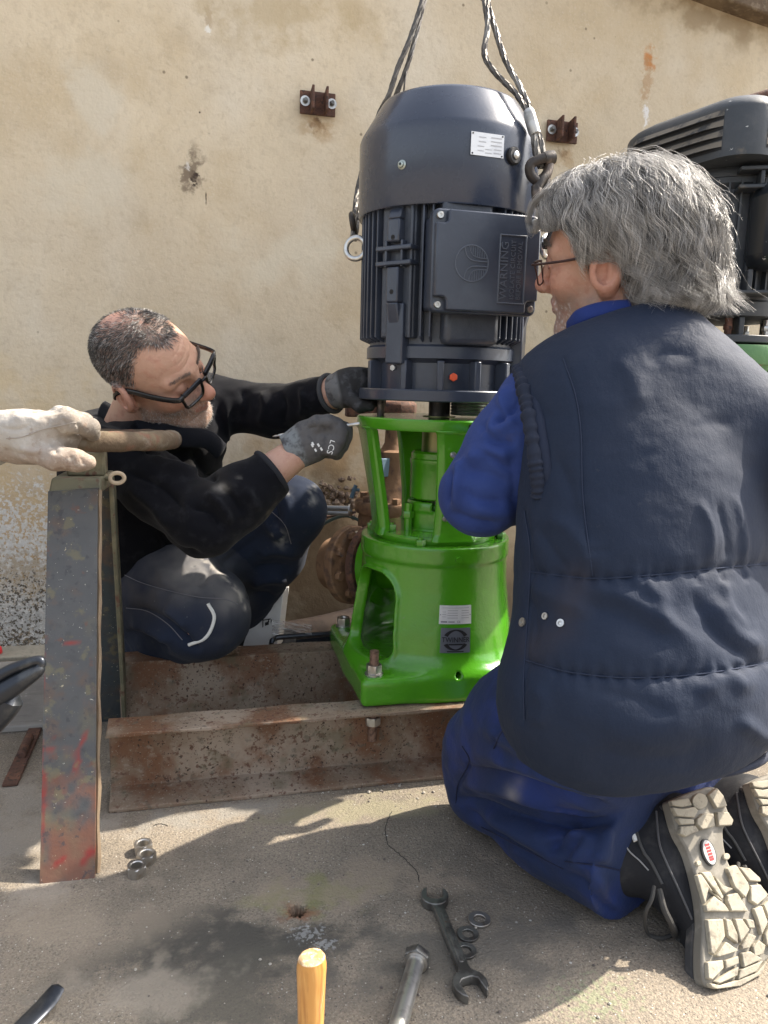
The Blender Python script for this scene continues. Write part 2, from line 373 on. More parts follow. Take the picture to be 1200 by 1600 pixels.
wall_m = surf('render plaster', (.59, .50, .365), [
    dict(s=1.1, lo=.4, hi=.65, c=(.70, .60, .44), a=.8), dict(s=3.2, lo=.48, hi=.68, c=(.53, .42, .265), a=.55),
    dict(s=2.2, lo=.5, hi=.7, c=(.68, .62, .51), a=.6, st=(1, 1, .6)), dict(s=14, lo=.52, hi=.72, c=(.45, .37, .26), a=.3), dict(s=70, lo=.5, hi=.7, c=(.44, .36, .25), a=.28), dict(s=180, lo=.54, hi=.7, c=(.68, .61, .49), a=.3),
    dict(kind='z', s=2.4, amp=.5, lo=.92, hi=.42, c=(.44, .30, .16), a=.6),
    dict(kind='z', s=5, amp=.25, lo=.42, hi=.2, c=(.19, .155, .11), a=.75), 
    dict(kind='dot', s=34, lo=.18, hi=.08, keep=.96, c=(.2, .16, .11), a=.8), dict(kind='dot', s=22, lo=.12, hi=.06, keep=.93, c=(.8, .76, .68), a=.8)],
    [(wp(10, 890), (.22, BIG, .17), (.66, .66, .64), 110, 1.4), (wp(-60, 880), (.3, BIG, .13), (.60, .60, .58), 105, 1.2), (wp(40, 905), (.2, BIG, .11), (.30, .19, .06), 75, .55), (wp(20, 972), (.35, BIG, .10), (.10, .085, .065), 100, 1.3), (wp(20, 965), (.3, BIG, .08), (.6, .6, .58), 150, .7),
     (wp(20, 690), (.35, BIG, .2), (.60, .45, .23), 9, .4), (wp(450, 790), (.36, BIG, .2), (.30, .19, .09), 12, .6), (wp(480, 900), (.42, BIG, .24), (.15, .105, .065), 13, .85), (wp(540, 690), (.3, BIG, .12), (.42, .27, .13), 14, .5),  # first spot paints warm bounce light from the ground onto the wall
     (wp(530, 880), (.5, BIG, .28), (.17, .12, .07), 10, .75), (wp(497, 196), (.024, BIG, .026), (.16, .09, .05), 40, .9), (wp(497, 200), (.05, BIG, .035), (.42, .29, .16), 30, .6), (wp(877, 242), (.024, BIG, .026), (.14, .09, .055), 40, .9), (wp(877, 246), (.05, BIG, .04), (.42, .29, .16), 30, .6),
     (wp(305, 275), (.016, BIG, .026), (.045, .03, .025), 60, 1.2), (wp(300, 265), (.034, BIG, .055), (.2, .155, .11), 40, .85), (wp(292, 285), (.02, BIG, .03), (.22, .17, .12), 40, .7), (wp(322, 308), (.0022, BIG, .016), (.12, .09, .06), 30, 1.), (wp(293, 261), (.008, BIG, .012), (.68, .65, .6), 90, .9),
     (wp(1018, 92), (.022, BIG, .035), (.52, .22, .07), 40, .9), (wp(1012, 125), (.02, BIG, .09), (.40, .24, .12), 60, .55), (wp(1011, 178), (.012, BIG, .035), (.75, .73, .7), 90, 1.2), (wp(325, 20), (.01, BIG, .06), (.35, .25, .15), 40, .5), (wp(325, 48), (.008, BIG, .012), (.78, .75, .68), 90, 1.2),
     (wp(1130, 25), (.3, BIG, .08), (.3, .22, .13), 8, .7), (wp(440, 20), (.25, BIG, .1), (.46, .36, .21), 8, .6), (wp(312, 176), (.004, BIG, .005), (.08, .06, .05), 20, 1.2), (wp(140, 150), (.1, BIG, .12), (.66, .6, .48), 6, .7), (wp(120, 280), (.14, BIG, .1), (.64, .58, .46), 6, .6), (wp(450, 400), (.2, BIG, .1), (.66, .6, .47), 7, .6)],
    [(9, .25, .02, 'noise'), (90, .35, .004, 'noise'), (260, .3, .002, 'noise')])
gp = lambda x, y: tuple(G(x, y))
ground_m = surf('worn concrete', (.25, .212, .165), [
    dict(s=1.3, lo=.42, hi=.62, c=(.30, .255, .20), a=.8), dict(s=3.5, lo=.48, hi=.64, c=(.16, .138, .11), a=.75), dict(s=11, lo=.5, hi=.66, c=(.19, .16, .13), a=.5),
    dict(s=240, lo=.5, hi=.64, c=(.10, .09, .078), a=.6), dict(s=420, lo=.54, hi=.66, c=(.40, .36, .30), a=.55),
    dict(kind='cell', s=520, lo=.5, hi=.95, c=(.13, .12, .105), a=.45), dict(kind='dot', s=300, lo=.34, hi=.2, keep=.93, c=(.62, .60, .55), a=.8), dict(kind='dot', s=260, lo=.36, hi=.2, keep=.9, c=(.06, .055, .05), a=.8),
    dict(kind='dot', s=60, lo=.14, hi=.08, keep=.93, c=(.7, .69, .66), a=.8)],
    [((*gp(330, 1490)[:2], 0), (.24, .1, BIG), (.085, .08, .07), 12, 1.05), ((*gp(360, 1560)[:2], 0), (.13, .1, BIG), (.10, .095, .08), 14, .8), ((*gp(760, 1480)[:2], 0), (.22, .09, BIG), (.13, .12, .105), 12, .8), ((*gp(640, 1500)[:2], 0), (.1, .1, BIG), (.14, .13, .11), 14, .6), ((*gp(600, 1260)[:2], 0), (.25, .05, BIG), (.24, .22, .15), 18, .8),
     ((*gp(490, 1400)[:2], 0), (.09, .05, BIG), (.22, .22, .10), 25, .8), ((*gp(930, 1560)[:2], 0), (.05, .03, BIG), (.2, .27, .14), 120, .35), ((*gp(465, 1422)[:2], 0), (.03, .026, BIG), (.24, .12, .07), 40, .8), ((*gp(480, 1458)[:2], 0), (.020, .014, BIG), (.42, .43, .43), 150, .5), ((*gp(508, 1476)[:2], 0), (.014, .01, BIG), (.42, .43, .43), 150, .5), ((*gp(300, 1275)[:2], 0), (.2, .035, BIG), (.27, .255, .225), 20, .7),
     ((*gp(110, 1450)[:2], 0), (.16, .1, BIG), (.32, .27, .21), 12, .6), ((*gp(30, 1300)[:2], 0), (.2, .2, BIG), (.32, .29, .25), 12, .7), ((*gp(200, 1560)[:2], 0), (.14, .06, BIG), (.33, .29, .235), 12, .7), ((*gp(560, 1380)[:2], 0), (.2, .06, BIG), (.33, .27, .205), 14, .6)],
    [(28, .35, .008, 'noise'), (190, .8, .0025, 'noise'), (330, .5, .0015, 'voro')], .92)
board_m = surf('weathered board', (.30, .285, .26), [dict(s=5, lo=.4, hi=.65, c=(.2, .19, .18), a=.8), dict(s=60, lo=.5, hi=.7, c=(.15, .14, .13), a=.5, st=(.2, 3, 1)), dict(kind='dot', s=80, lo=.3, hi=.1, keep=.8, c=(.55, .53, .5), a=.5)], [], [(60, .4, .003, 'noise'), (200, .4, .001, 'noise')])
rustbeam = mat('rusted channel steel', (.20, .145, .10), .75, .15, [dict(s=4, c=(.37, .30, .235), lo=.42, hi=.64, a=.9), dict(s=9, c=(.17, .075, .035), lo=.46, hi=.64, a=.85), dict(s=95, c=(.12, .055, .035), lo=.57, hi=.63, a=.85, m2=4, lo2=.4, hi2=.55), dict(s=170, c=(.05, .028, .02), lo=.60, hi=.64, m2=5, lo2=.42, hi2=.52), dict(s=260, c=(.42, .38, .31), lo=.6, hi=.68, a=.6), dict(s=60, c=(.11, .10, .075), lo=.58, hi=.68, a=.6), dict(s=50, c=(.36, .31, .25), lo=.58, hi=.7, a=.45), dict(s=16, c=(.15, .135, .085), lo=.56, hi=.7, a=.6)], [('noise', 60, .5, .003), ('noise', 200, .4, .0015)])
rustbr = mat('brown rust', (.10, .05, .035), .8, .1, [dict(s=40, c=(.17, .08, .05), lo=.45, hi=.65), dict(s=120, c=(.05, .03, .025), lo=.5, hi=.65)], [('noise', 150, .6, .002)])
rustpipe = mat('brown flaking cast iron', (.20, .115, .065), .8, .1, [dict(s=8, c=(.27, .16, .09), lo=.45, hi=.65), dict(s=30, c=(.11, .065, .045), lo=.5, hi=.65), dict(s=5, c=(.16, .2, .22), lo=.62, hi=.68, a=.7)], [('noise', 70, .6, .003)])
green = mat('green enamel', (.072, .295, .012), .2, 0, [dict(s=14, c=(.058, .25, .010), lo=.4, hi=.7, a=.7), dict(s=60, c=(.15, .22, .1), lo=.68, hi=.74, a=.5, m2=7, lo2=.52, hi2=.6)], [('noise', 38, .32, .004), ('noise', 120, .25, .002)], coat=.5, rvar=.06)
greenold = mat('old green paint', (.10, .23, .09), .6, 0, [dict(s=20, c=(.2, .13, .08), lo=.56, hi=.64)], [('noise', 60, .4, .002)])
blue = mat('dark blue-grey motor enamel', (.038, .047, .070), .3, 0, [dict(s=10, c=(.054, .066, .092), lo=.4, hi=.65)], [('noise', 55, .14, .003), ('noise', 220, .06, .001)], coat=.12)
bluecov = mat('dark blue-grey pressed steel', (.036, .047, .075), .27, 0, [dict(s=3, c=(.042, .054, .083), lo=.4, hi=.65), dict(s=130, c=(.10, .11, .13), lo=.7, hi=.74, a=.35, m2=5, lo2=.5, hi2=.6)], [('noise', 5, .10, .012), ('noise', 160, .05, .001)], coat=.3, rvar=.08)
bluecast = mat('blue-grey rough casting', (.046, .055, .074), .42, 0, [dict(s=30, c=(.065, .076, .098), lo=.5, hi=.7, a=.6)], [('noise', 60, .5, .004)], coat=.1)
oldblk = mat('old charcoal enamel', (.045, .052, .06), .5, 0, [dict(s=9, c=(.075, .08, .085), lo=.45, hi=.7), dict(s=24, c=(.16, .14, .11), lo=.6, hi=.75, a=.6), dict(s=70, c=(.6, .6, .58), lo=.70, hi=.72, a=.8)], [('noise', 60, .3, .003)])
dustlip = mat('dusty louvre', (.21, .185, .15), .8, 0, [dict(s=30, c=(.07, .07, .07), lo=.5, hi=.65)], [('noise', 80, .3, .002)])
letm = mat('highlit raised lettering', (.085, .10, .13), .4)  # same paint as the lid, lightened to put highlights into the colour
dark = mat('dark interior', (.012, .012, .013), .8)
zinc = mat('zinc plated steel', (.62, .62, .60), .32, .9, [dict(s=60, c=(.45, .44, .42), lo=.45, hi=.65)], [('noise', 200, .2, .001)])
steel = mat('bright steel', (.52, .5, .47), .35, .9, [dict(s=40, c=(.36, .32, .27), lo=.5, hi=.68)], [('noise', 160, .2, .001)])
dullsteel = mat('dull dark steel', (.20, .20, .19), .42, .75, [dict(s=25, c=(.10, .095, .09), lo=.45, hi=.62), dict(s=60, c=(.19, .10, .06), lo=.62, hi=.72, a=.7)], [('noise', 120, .35, .0015)])
forged = mat('forged oily iron', (.055, .048, .044), .45, .5, [dict(s=40, c=(.15, .12, .1), lo=.5, hi=.65)], [('noise', 90, .5, .002)])
ropem = mat('greasy wire rope', (.13, .12, .11), .5, .6, [dict(s=60, c=(.06, .055, .05), lo=.45, hi=.6), dict(s=15, c=(.28, .27, .25), lo=.5, hi=.7)], [('noise', 300, .4, .001)])
alu = mat('aluminium ferrule', (.62, .62, .6), .5, .6, [dict(s=40, c=(.4, .39, .37), lo=.5, hi=.65)], [('noise', 120, .5, .001)])
platew = mat('aluminium nameplate', (.72, .73, .74), .4, .35, [dict(s=30, c=(.6, .61, .63), lo=.5, hi=.7)])
ink = mat('grey print', (.2, .2, .22), .6)
inkb = mat('black print', (.006, .006, .008), .5)
greyfoil = mat('grey foil label', (.19, .205, .24), .3, .5, [dict(s=40, c=(.2, .21, .25), lo=.5, hi=.7)])
rubber = mat('black rubber', (.014, .014, .015), .55)
orange = mat('orange plastic plug', (.75, .10, .03), .4)
standm = mat('worn grey-blue stand paint', (.105, .115, .125), .45, .1, [dict(s=9, c=(.09, .09, .09), lo=.5, hi=.66, a=.5), dict(s=17, c=(.14, .085, .055), lo=.52, hi=.68, a=.55), dict(s=45, c=(.06, .06, .062), lo=.54, hi=.66, a=.5), dict(s=30, c=(.17, .15, .085), lo=.56, hi=.66, a=.6), dict(s=26, c=(.16, .07, .045), lo=.62, hi=.7, a=.7), dict(s=70, c=(.05, .05, .055), lo=.6, hi=.68, a=.7), dict(s=130, c=(.5, .43, .28), lo=.69, hi=.72, a=.8), dict(s=220, c=(.6, .58, .5), lo=.68, hi=.71, a=.7)], [('noise', 45, .4, .002), ('noise', 160, .3, .001)], attr=True)
olive = mat('olive grimy paint', (.14, .135, .09), .65, 0, [dict(s=20, c=(.22, .2, .13), lo=.45, hi=.65), dict(s=50, c=(.13, .07, .05), lo=.55, hi=.65)], [('noise', 70, .5, .002)])
wheelm = mat('rusty flaking handwheel iron', (.11, .078, .05), .9, .05, [dict(s=14, c=(.17, .135, .085), lo=.5, hi=.65), dict(s=30, c=(.17, .085, .055), lo=.5, hi=.65), dict(s=22, c=(.22, .19, .15), lo=.58, hi=.7, a=.7)], [('noise', 50, .7, .004), ('noise', 160, .5, .002)])
wood = mat('varnished ash wood', (.62, .30, .075), .38, 0, [dict(s=7, c=(.40, .15, .03), lo=.42, hi=.62, st=(6, 6, .7), dist=1.5), dict(s=30, c=(.72, .44, .15), lo=.5, hi=.7, st=(4, 4, .3), a=.6)], [('noise', 60, .2, .001, (4, 4, .4))], coat=.3)
woodend = mat('bare end grain', (.62, .40, .20), .8, 0, [dict(s=60, c=(.42, .22, .09), lo=.45, hi=.6), dict(s=200, c=(.8, .62, .4), lo=.5, hi=.65)], [('noise', 200, .6, .002)])
card = mat('white cardboard', (.74, .74, .73), .75, 0, [dict(s=6, c=(.62, .62, .61), lo=.45, hi=.7)])
film = mat('clear crumpled film', (.85, .87, .88), .12, 0, alpha=.32, bump=[('noise', 30, .6, .01)])
hosem = mat('green-grey hose', (.09, .14, .13), .5)
conduit = mat('grey conduit pipe', (.36, .37, .37), .35, .6)
redp = mat('red plastic', (.65, .03, .04), .4)
bluetag = mat('faded blue paint', (.10, .17, .23), .7)
toolblk = mat('blackened tool steel', (.035, .04, .05), .33, .6, [dict(s=30, c=(.08, .085, .09), lo=.5, hi=.7)], [('noise', 80, .2, .001)])

# ------------------------------------------------------------------ ground, wall
def ground():
    c = G(465, 1422)[:2]; n = 40; R = [.0125+.0018*math.sin(k*1.9)+.001*math.sin(k*5.3+1) for k in range(n)]; v = []; f = []
    S = 40
    for k in range(n):      # outer edge: a big square
        a = 2*math.pi*k/n; q = S/max(abs(math.cos(a)), abs(math.sin(a))); v.append((c[0]+q*math.cos(a), c[1]+q*math.sin(a), 0))
    for rr, z in ((2.2, 0), (1.25, 0), (1, -.002), (.8, -.012), (.72, -.07)):
        for k in range(n): a = 2*math.pi*k/n; v.append((c[0]+R[k]*rr*math.cos(a), c[1]+R[k]*rr*math.sin(a), z))
    for i in range(5):
        for k in range(n): k2 = (k+1) % n; f.append((i*n+k, i*n+k2, (i+1)*n+k2, (i+1)*n+k))
    f.append(tuple(5*n+k for k in range(n))); return np.array(v), f
single('ground', ground(), ground_m, None, None, kind='structure', base=(0, 0, 0), smooth=0)
VA, VBb = Y(1085, -2, WALLY-.05), Y(1215, 46, WALLY-.05); VS = (VBb[2]-VA[2])/(VBb[0]-VA[0])
def wtop(x): return max(.3, min(2.45, VA[2]+.12+VS*(x-VA[0])))
def wallg():
    def fr(u, v):
        x = -4+9*u; z = -.3+(wtop(x)+.3)*v; return (x, WALLY+.004*math.sin(3.1*x+2*z)+.003*math.sin(7*x-5*z), z)
    g = grid(90, 40, fr); b = prism([(-4, -.3), (5, -.3), (5, wtop(5)-.01), (VA[0]-1.6, wtop(VA[0]-1.6)-.01), (-4, wtop(-4)-.01)], WALLY+.02, WALLY+.3); return cat((g[0], g[1]), b)
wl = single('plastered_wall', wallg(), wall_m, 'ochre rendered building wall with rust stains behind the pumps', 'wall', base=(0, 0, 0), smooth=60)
def verge():          # sloping roof edge above the wall
    a = Y(1085, -20, WALLY-.05); b = Y(1215, 28, WALLY-.05); d = (b-a)/(b[0]-a[0]); p = a-d*1.6; q = a+d*2.4
    pts = [(p[0], p[2]), (q[0], q[2]), (q[0], q[2]+.14), (p[0], p[2]+.14)]
    return prism(pts, WALLY-.05, WALLY+.1)
single('roof_verge', verge(), surf('verge concrete', (.2, .15, .1), [dict(s=8, lo=.4, hi=.6, c=(.13, .095, .065)), dict(s=60, lo=.5, hi=.7, c=(.3, .24, .17), a=.5)], [], [(40, .5, .01, 'noise')]), 'brown rough underside of the roof edge at the top right', 'roof', bev=.006)
single('kerb', box(-3, -.16, 2.03, WALLY-.004, -.05, .012), surf('kerb concrete', (.34, .31, .25), [dict(s=12, lo=.4, hi=.65, c=(.27, .25, .2)), dict(s=120, lo=.5, hi=.65, c=(.2, .19, .16), a=.5)], [], [(80, .5, .003, 'noise')]), None, None, kind='structure', bev=.004)
single('weathered_board', box(-2.2, -.235, 1.60, 1.99, 0, .014), board_m, 'grey weathered board lying flat beside the old stand', 'board', bev=.003)

# wall brackets
def bracket(loc, label):
    t = Thing('wall_bracket', label, 'bracket', loc, 'rusty fin brackets bolted to the wall')
    L = lambda g: tr(g, loc)
    t.part('plate', L(box(-.046, .046, -.008, 0, -.028, .028)), rustbr, bev=.002)
    for x in (-.017, .019):
        g = prism([(-.045, -.024), (-.008, -.027), (-.008, .026), (-.045, .031)], x-.003, x+.003)
        g = (g[0][:, [1, 0, 2]], [q[::-1] for q in g[1]]); t.part('fin', L(g), rustbr, bev=.001)
    for x in (-.033, .036):
        b = t.part('bolt', L(cat(cyl((x, -.008, .002), (x, -.024, .002), .0042), hexa((x, -.0105, .002), (0, -1, 0), .012, .006))), dullsteel); t.part('washer', L(washer((x, -.008, .002), (0, -1, 0), .0125, .004, .0025)), zinc, b)
    return t
bracket(Y(496, 163, WALLY-.008), 'rusty twin-fin bracket bolted to the wall left of the hanging motor')
bracket(Y(877, 207, WALLY-.008), 'rusty twin-fin bracket bolted to the wall behind the right rope sling')

# ------------------------------------------------------------------ channel beams under the pump
def channel(x0, x1, yweb, yfl, h=.14, tw=.008, tf=.011):   # web at yweb, flanges reach to yfl
    s = 1 if yfl > yweb else -1; pr = [(yweb, 0), (yfl, 0), (yfl, tf*.6), (yweb+s*tw, tf*1.5), (yweb+s*tw, h-tf*1.5), (yfl, h-tf*.6), (yfl, h), (yweb, h)]
    n = 40; v = []; f = []; m = len(pr)
    for i in range(n):
        x = x0+(x1-x0)*i/(n-1)
        for k, (y, z) in enumerate(pr): j = .0012*math.sin(i*1.7+k*2.1) if 0 < i < n-1 else 0; v.append((x+(.003*math.sin(k*3.3) if i in (0, n-1) else 0), y+j, z+j*.6*(z > 0)))
    for i in range(n-1):
        for k in range(m): k2 = (k+1) % m; q = (i*m+k, i*m+k2, (i+1)*m+k2, (i+1)*m+k); f.append(q[::-1] if s > 0 else q)
    a = [(0, 1, 2, 3), (0, 3, 4, 7), (4, 5, 6, 7)]
    for q in a: f.append(q if s > 0 else q[::-1]); f.append(tuple((n-1)*m+i for i in (q[::-1] if s > 0 else q)))
    return np.array(v), f
single('channel_beam', channel(-.148, 1.6, 1.318, 1.252), rustbeam, 'rusty steel channel beam in front, open side towards the camera', 'steel beam', group='channel beams carrying the pump', bev=.0015)
single('channel_beam', channel(-.156, 1.6, 1.588, 1.652), rustbeam, 'rusty steel channel beam behind, under the kneeling man\'s knee', 'steel beam', group='channel beams carrying the pump', bev=.0015)

# ------------------------------------------------------------------ green pump
PX, PY = .467, 1.447; PA = V3(PX, PY, 0)
prof_z = [.16, .19, .205, .225, .26, .30, .342, .388, .43]; prof_r = [.170, .170, .166, .161, .1575, .1515, .1465, .1445, .1445]
def rped(z): return np.interp(z, prof_z, prof_r)
def sd_ped(p):
    q = p-f32(PA); r = np.hypot(q[:, 0], q[:, 1]); z = q[:, 2]
    d = smax(np.abs(r-(np.interp(z, prof_z, prof_r).astype(f32)-.009))-.009, np.maximum(.15-z, z-.405), .004)
    d = smin(d, smax(r-.1475, np.abs(z-.409)-.0165, .003), .006)          # top ring
    d = smax(d, -smax(r-.06, .385-z, .003), .003)
    ang = np.arctan2(q[:, 1], q[:, 0])
    for a0 in (R_(201), R_(21)):
        da = (ang-a0+math.pi) % (2*math.pi)-math.pi; x = da*.15; zz = z-.285
        w = np.interp(zz, [-.09, -.04, .08], [.082, .066, .062]); qx = np.abs(x)-(w-.045); qz = np.abs(zz)-(.083-.045)
        win = np.sqrt(np.maximum(qx, 0)**2+np.maximum(qz, 0)**2)+np.minimum(np.maximum(qx, qz), 0)-.045
        rim = smax(np.abs(win)-.006, np.abs(r-np.interp(z, prof_z, prof_r))-.007, .006)
        d = smin(d, np.where(np.abs(da) < 1.2, rim, 1).astype(f32), .008)
        d = smax(d, np.where((np.abs(da) < 1.2) & (r > .09), -win, -1).astype(f32), .004)
    b = s_box(q, (-.003, 0, .1665), (.178, .172, .0265), .011)
    d = smin(d, b, .03); d = smax(d, .14-z, .001)
    d = smin(d, s_box(q, (0, -.155, .192), (.0135, .0145, .0135), .012), .008)   # lug with tapped hole
    d = smax(d, -s_cap(q, (0, -.2, .192), (0, -.145, .192), .0058), .0015)
    d = smin(d, smax(s_box(q, (0, 0, .28), (.002, .11, .1), .001), -s_cap(q, (0, 0, .2), (0, 0, .4), .075), .002), .006)
    d = smin(d, s_cap(q, (0, 0, .16), (0, 0, .40), .07), .01)             # volute casing inside
    return d.astype(f32)
pump = Thing('pump', 'bright green vertical pump on the rusty channel beams', 'pump', PA)
pump.part('pedestal', nets(sd_ped, PA+V3(-.192, -.19, .13), PA+V3(.185, .185, .435), .0032), green, smooth=180)
Lp = lambda g, a=0: tr(g, PA, rz(a))
pump.part('lantern_foot', Lp(lathe([(.07, .425), (.121, .425), (.123, .428), (.123, .436), (.12, .439), (.07, .439)], 64)), green)
pump.part('lantern_flange', Lp(lathe([(.06, .637), (.158, .637), (.1605, .640), (.1605, .656), (.158, .6585), (.06, .6585)], 72)), green)
def leg_bm():
    v = []; f = []
    for z, r, w in ((.432, .118, .047), (.445, .112, .040), (.5, .1195, .0395), (.6, .137, .046), (.632, .143, .05), (.64, .149, .056)):
        t = .011
        for (dx, dr) in ((-w, t*.2), (-w*.78, t), (w*.78, t), (w, t*.2), (w*.9, -t), (-w*.9, -t)): v.append((r+dr, dx, z))
    for i in range(5):
        for k in range(6): k2 = (k+1) % 6; f.append((i*6+k, i*6+k2, (i+1)*6+k2, (i+1)*6+k))
    f += [tuple(range(5, -1, -1)), tuple(30+k for k in range(6))]; return np.array(v), f
for a in (math.pi, -math.pi/2, 0, math.pi/2): pump.part('lantern_leg', Lp(leg_bm(), a), green, bev=.003)
sh = pump.part('shaft', Lp(lathe([(.019, .44), (.019, .72)], 32)), steel)
pump.part('coupling', Lp(lathe([(.05, .498), (.053, .501), (.053, .566), (.0545, .568), (.0545, .576), (.052, .578), (.052, .588), (.048, .592), (.02, .592)], 48)), green)
pump.part('coupling_sleeve', Lp(lathe([(.032, .592), (.032, .66), (.02, .66)], 40)), mat('brass-green shaft sleeve', (.24, .22, .1), .35, .6, [dict(s=8, c=(.12, .17, .05), lo=.4, hi=.6, st=(3, 3, .3))]))
def sd_gland(p):
    q = p-f32(PA); r = np.hypot(q[:, 0], q[:, 1]); z = q[:, 2]; d = smax(r-.056, np.abs(z-.463)-.025, .006)
    a = np.arctan2(q[:, 1], q[:, 0]); d = smin(d, smax(smax(r-.057, np.abs(z-.487)-.008, .003), .25-np.abs(np.sin(a*2+.6)), .003)*.8, .008)
    d = smax(d, -s_box(q, (-.018, -.055, .485), (.006, .02, .006), .002), .003); return smax(d, -(r-.03), .003).astype(f32)
pump.part('gland', nets(sd_gland, PA+V3(-.065, -.065, .43), PA+V3(.065, .065, .505), .0024), green, smooth=180)
for a in (200, 20): 
    x, y = .067*math.cos(R_(a)), .067*math.sin(R_(a)); st = pump.part('gland_stud', Lp(cyl((x, y, .438), (x, y, .492), .0085, n=16)), green); pump.part('nut', Lp(hexa((x, y, .462), (0, 0, 1), .02, .014)), green, st)
for k in range(8):
    a = R_(247+45*k-6); r = .102 if k % 2 else .132; z = .439 if k % 2 else .4255; pump.part('flange_bolt', Lp(cat(hexa((r*math.cos(a), r*math.sin(a), z), (0, 0, 1), .017, .012), cyl((r*math.cos(a), r*math.sin(a), z), (r*math.cos(a), r*math.sin(a), z+.016), .005, n=12))), green)
for a, z in ((270, .405),): pump.part('plug', Lp(hexa((.147*math.cos(R_(a)), .147*math.sin(R_(a)), z), (math.cos(R_(a)), math.sin(R_(a)), 0), .012, .007)), green)
for x, y, up in ((-.153, -.143, .045), (-.155, .146, .016), (.153, -.143, .045), (.155, .146, .016)):
    c = PA+V3(x, y, 0); b = pump.part('anchor_bolt', cat(cyl(c+V3(0, 0, .064 if y < 0 else .1), c+V3(0, 0, .193+up), .0085, n=20)), mat('rusty bolt', (.25, .16, .12), .6, .5, [dict(s=120, c=(.13, .08, .06), lo=.45, hi=.6)], [('wave', 90, .6, .001, (.01, .01, 1))]) if y < 0 else zinc)
    pump.part('nut', hexnut(c+V3(0, 0, .1965), (0, 0, 1), .026, .016, .0086), steel, b); pump.part('washer', washer(c+V3(0, 0, .1932), (0, 0, 1), .017, .0088, .003), zinc, b)
    if y < 0: pump.part('lower_nut', hexnut(c+V3(0, 0, .096), (0, 0, 1), .026, .015, .0086), zinc, b)
for z, y in ((.598, -.157), (.478, -.127)): pump.part('screw', Lp(tr(lathe([(.006, 0), (.006, .002), (.004, .0045), (.0, .005)], 16), (-.022, y, z), zto((0, -1, .15)))), zinc)
def wrap(g, r0, th, z0, rot=0):       # lay a flat shape (x right, y up) on the pump's round side
    v = np.asarray(g[0], float); x = v[:, 0]*math.cos(rot)-v[:, 1]*math.sin(rot); y = v[:, 0]*math.sin(rot)+v[:, 1]*math.cos(rot); z = z0+y; r = (r0(z) if callable(r0) else r0)+v[:, 2]; a = th+x/np.mean(r)
    return np.stack([PX+r*np.cos(a), PY+r*np.sin(a), z], 1), g[1]
def plate(w, h, t, n=9): g = grid(n, 2, lambda u, v: (w*(u-.5), h*(v-.5), t)); b = grid(n, 2, lambda u, v: (w*(u-.5), h*(v-.5), 0)); return cat(g, (b[0], [q[::-1] for q in b[1]]), *[(np.array([(x0, y0, 0), (x1, y1, 0), (x1, y1, t), (x0, y0, t)], float), [(0, 1, 2, 3)]) for x0, y0, x1, y1 in ((-w/2, -h/2, w/2, -h/2), (w/2, -h/2, w/2, h/2), (w/2, h/2, -w/2, h/2), (-w/2, h/2, -w/2, -h/2))])
def qd(x0, x1, y0, y1, z): return grid(5, 2, lambda u, v: (x0+(x1-x0)*u, y0+(y1-y0)*v, z))
np_ = pump.part('nameplate', wrap(plate(.062, .034, .0012), lambda z: rped(z)+.0006, R_(269), .302, -.03), platew)
ln = [qd(-.016, .004, y, y+.0007, .0016) for y in (-.006, -.0015, .003, .0075)]+[qd(.011, .026, y, y+.0007, .0016) for y in (-.006, -.0015, .003, .0075)]+[qd(-.026, -.019, y, y+.0006, .0016) for y in (-.004, .0005, .005)]+[qd(-.028, -.016, -.0142, -.0115, .0016), qd(-.014, -.002, -.0138, -.012, .0016), qd(-.026, .026, .0125, .0131, .0016)]
pump.part('printed_lines', wrap(cat(*ln, tr(text('CE', .0055, .0001), (.006, -.0128, .0017)), washer((-.029, 0, .0014), (0, 0, 1), .001, .0003, .0003), washer((.029, 0, .0014), (0, 0, 1), .001, .0003, .0003)), lambda z: rped(z)+.0006, R_(269), .302, -.03), ink, np_, smooth=0)
tw = pump.part('maker_label', wrap(plate(.058, .046, .001), lambda z: rped(z)+.0006, R_(269), .2545, -.03), greyfoil)
def arcband(a0, a1, r0, r1, sx, sy, z, n=20): return grid(n, 2, lambda u, v: ((r0[0]+(r1-r0[0])*v)*sx*math.cos(a0+(a1-a0)*u), (r0[0]+(r1-r0[0])*v)*sy*math.sin(a0+(a1-a0)*u), z))
def cresc(up, n=24):        # black crescent above or below the word
    s = 1 if up else -1
    def fn(u, v):
        a = R_(27)+R_(126)*u; t = .0022+.0045*abs(math.cos(a)); ro = (.0255, .0195); q = 1-(1-v)*t/.02; return (ro[0]*q*math.cos(a), s*ro[1]*q*math.sin(a)*(1 if v > .5 else 1), .0013)
    g = grid(n, 2, fn); return g if up else (g[0], [q[::-1] for q in g[1]])
wd = tr(text('TWINNER', .0135, .00015), (0, .0012, .0015), np.diag([.88, 1.0, 1]))
pump.part('printed_lettering', wrap(cat(wd, *[tr(c, (0, .001, 0)) for c in (cresc(True), cresc(False))], qd(-.014, .014, -.0085, -.006, .0013), qd(-.016, .016, -.0213, -.0195, .0013)), lambda z: rped(z)+.0006, R_(269), .2545, -.03), inkb, tw, smooth=0)
dp = pump.part('direction_plate', wrap(plate(.032, .0085, .001), .1607, R_(277), .6475), inkb)
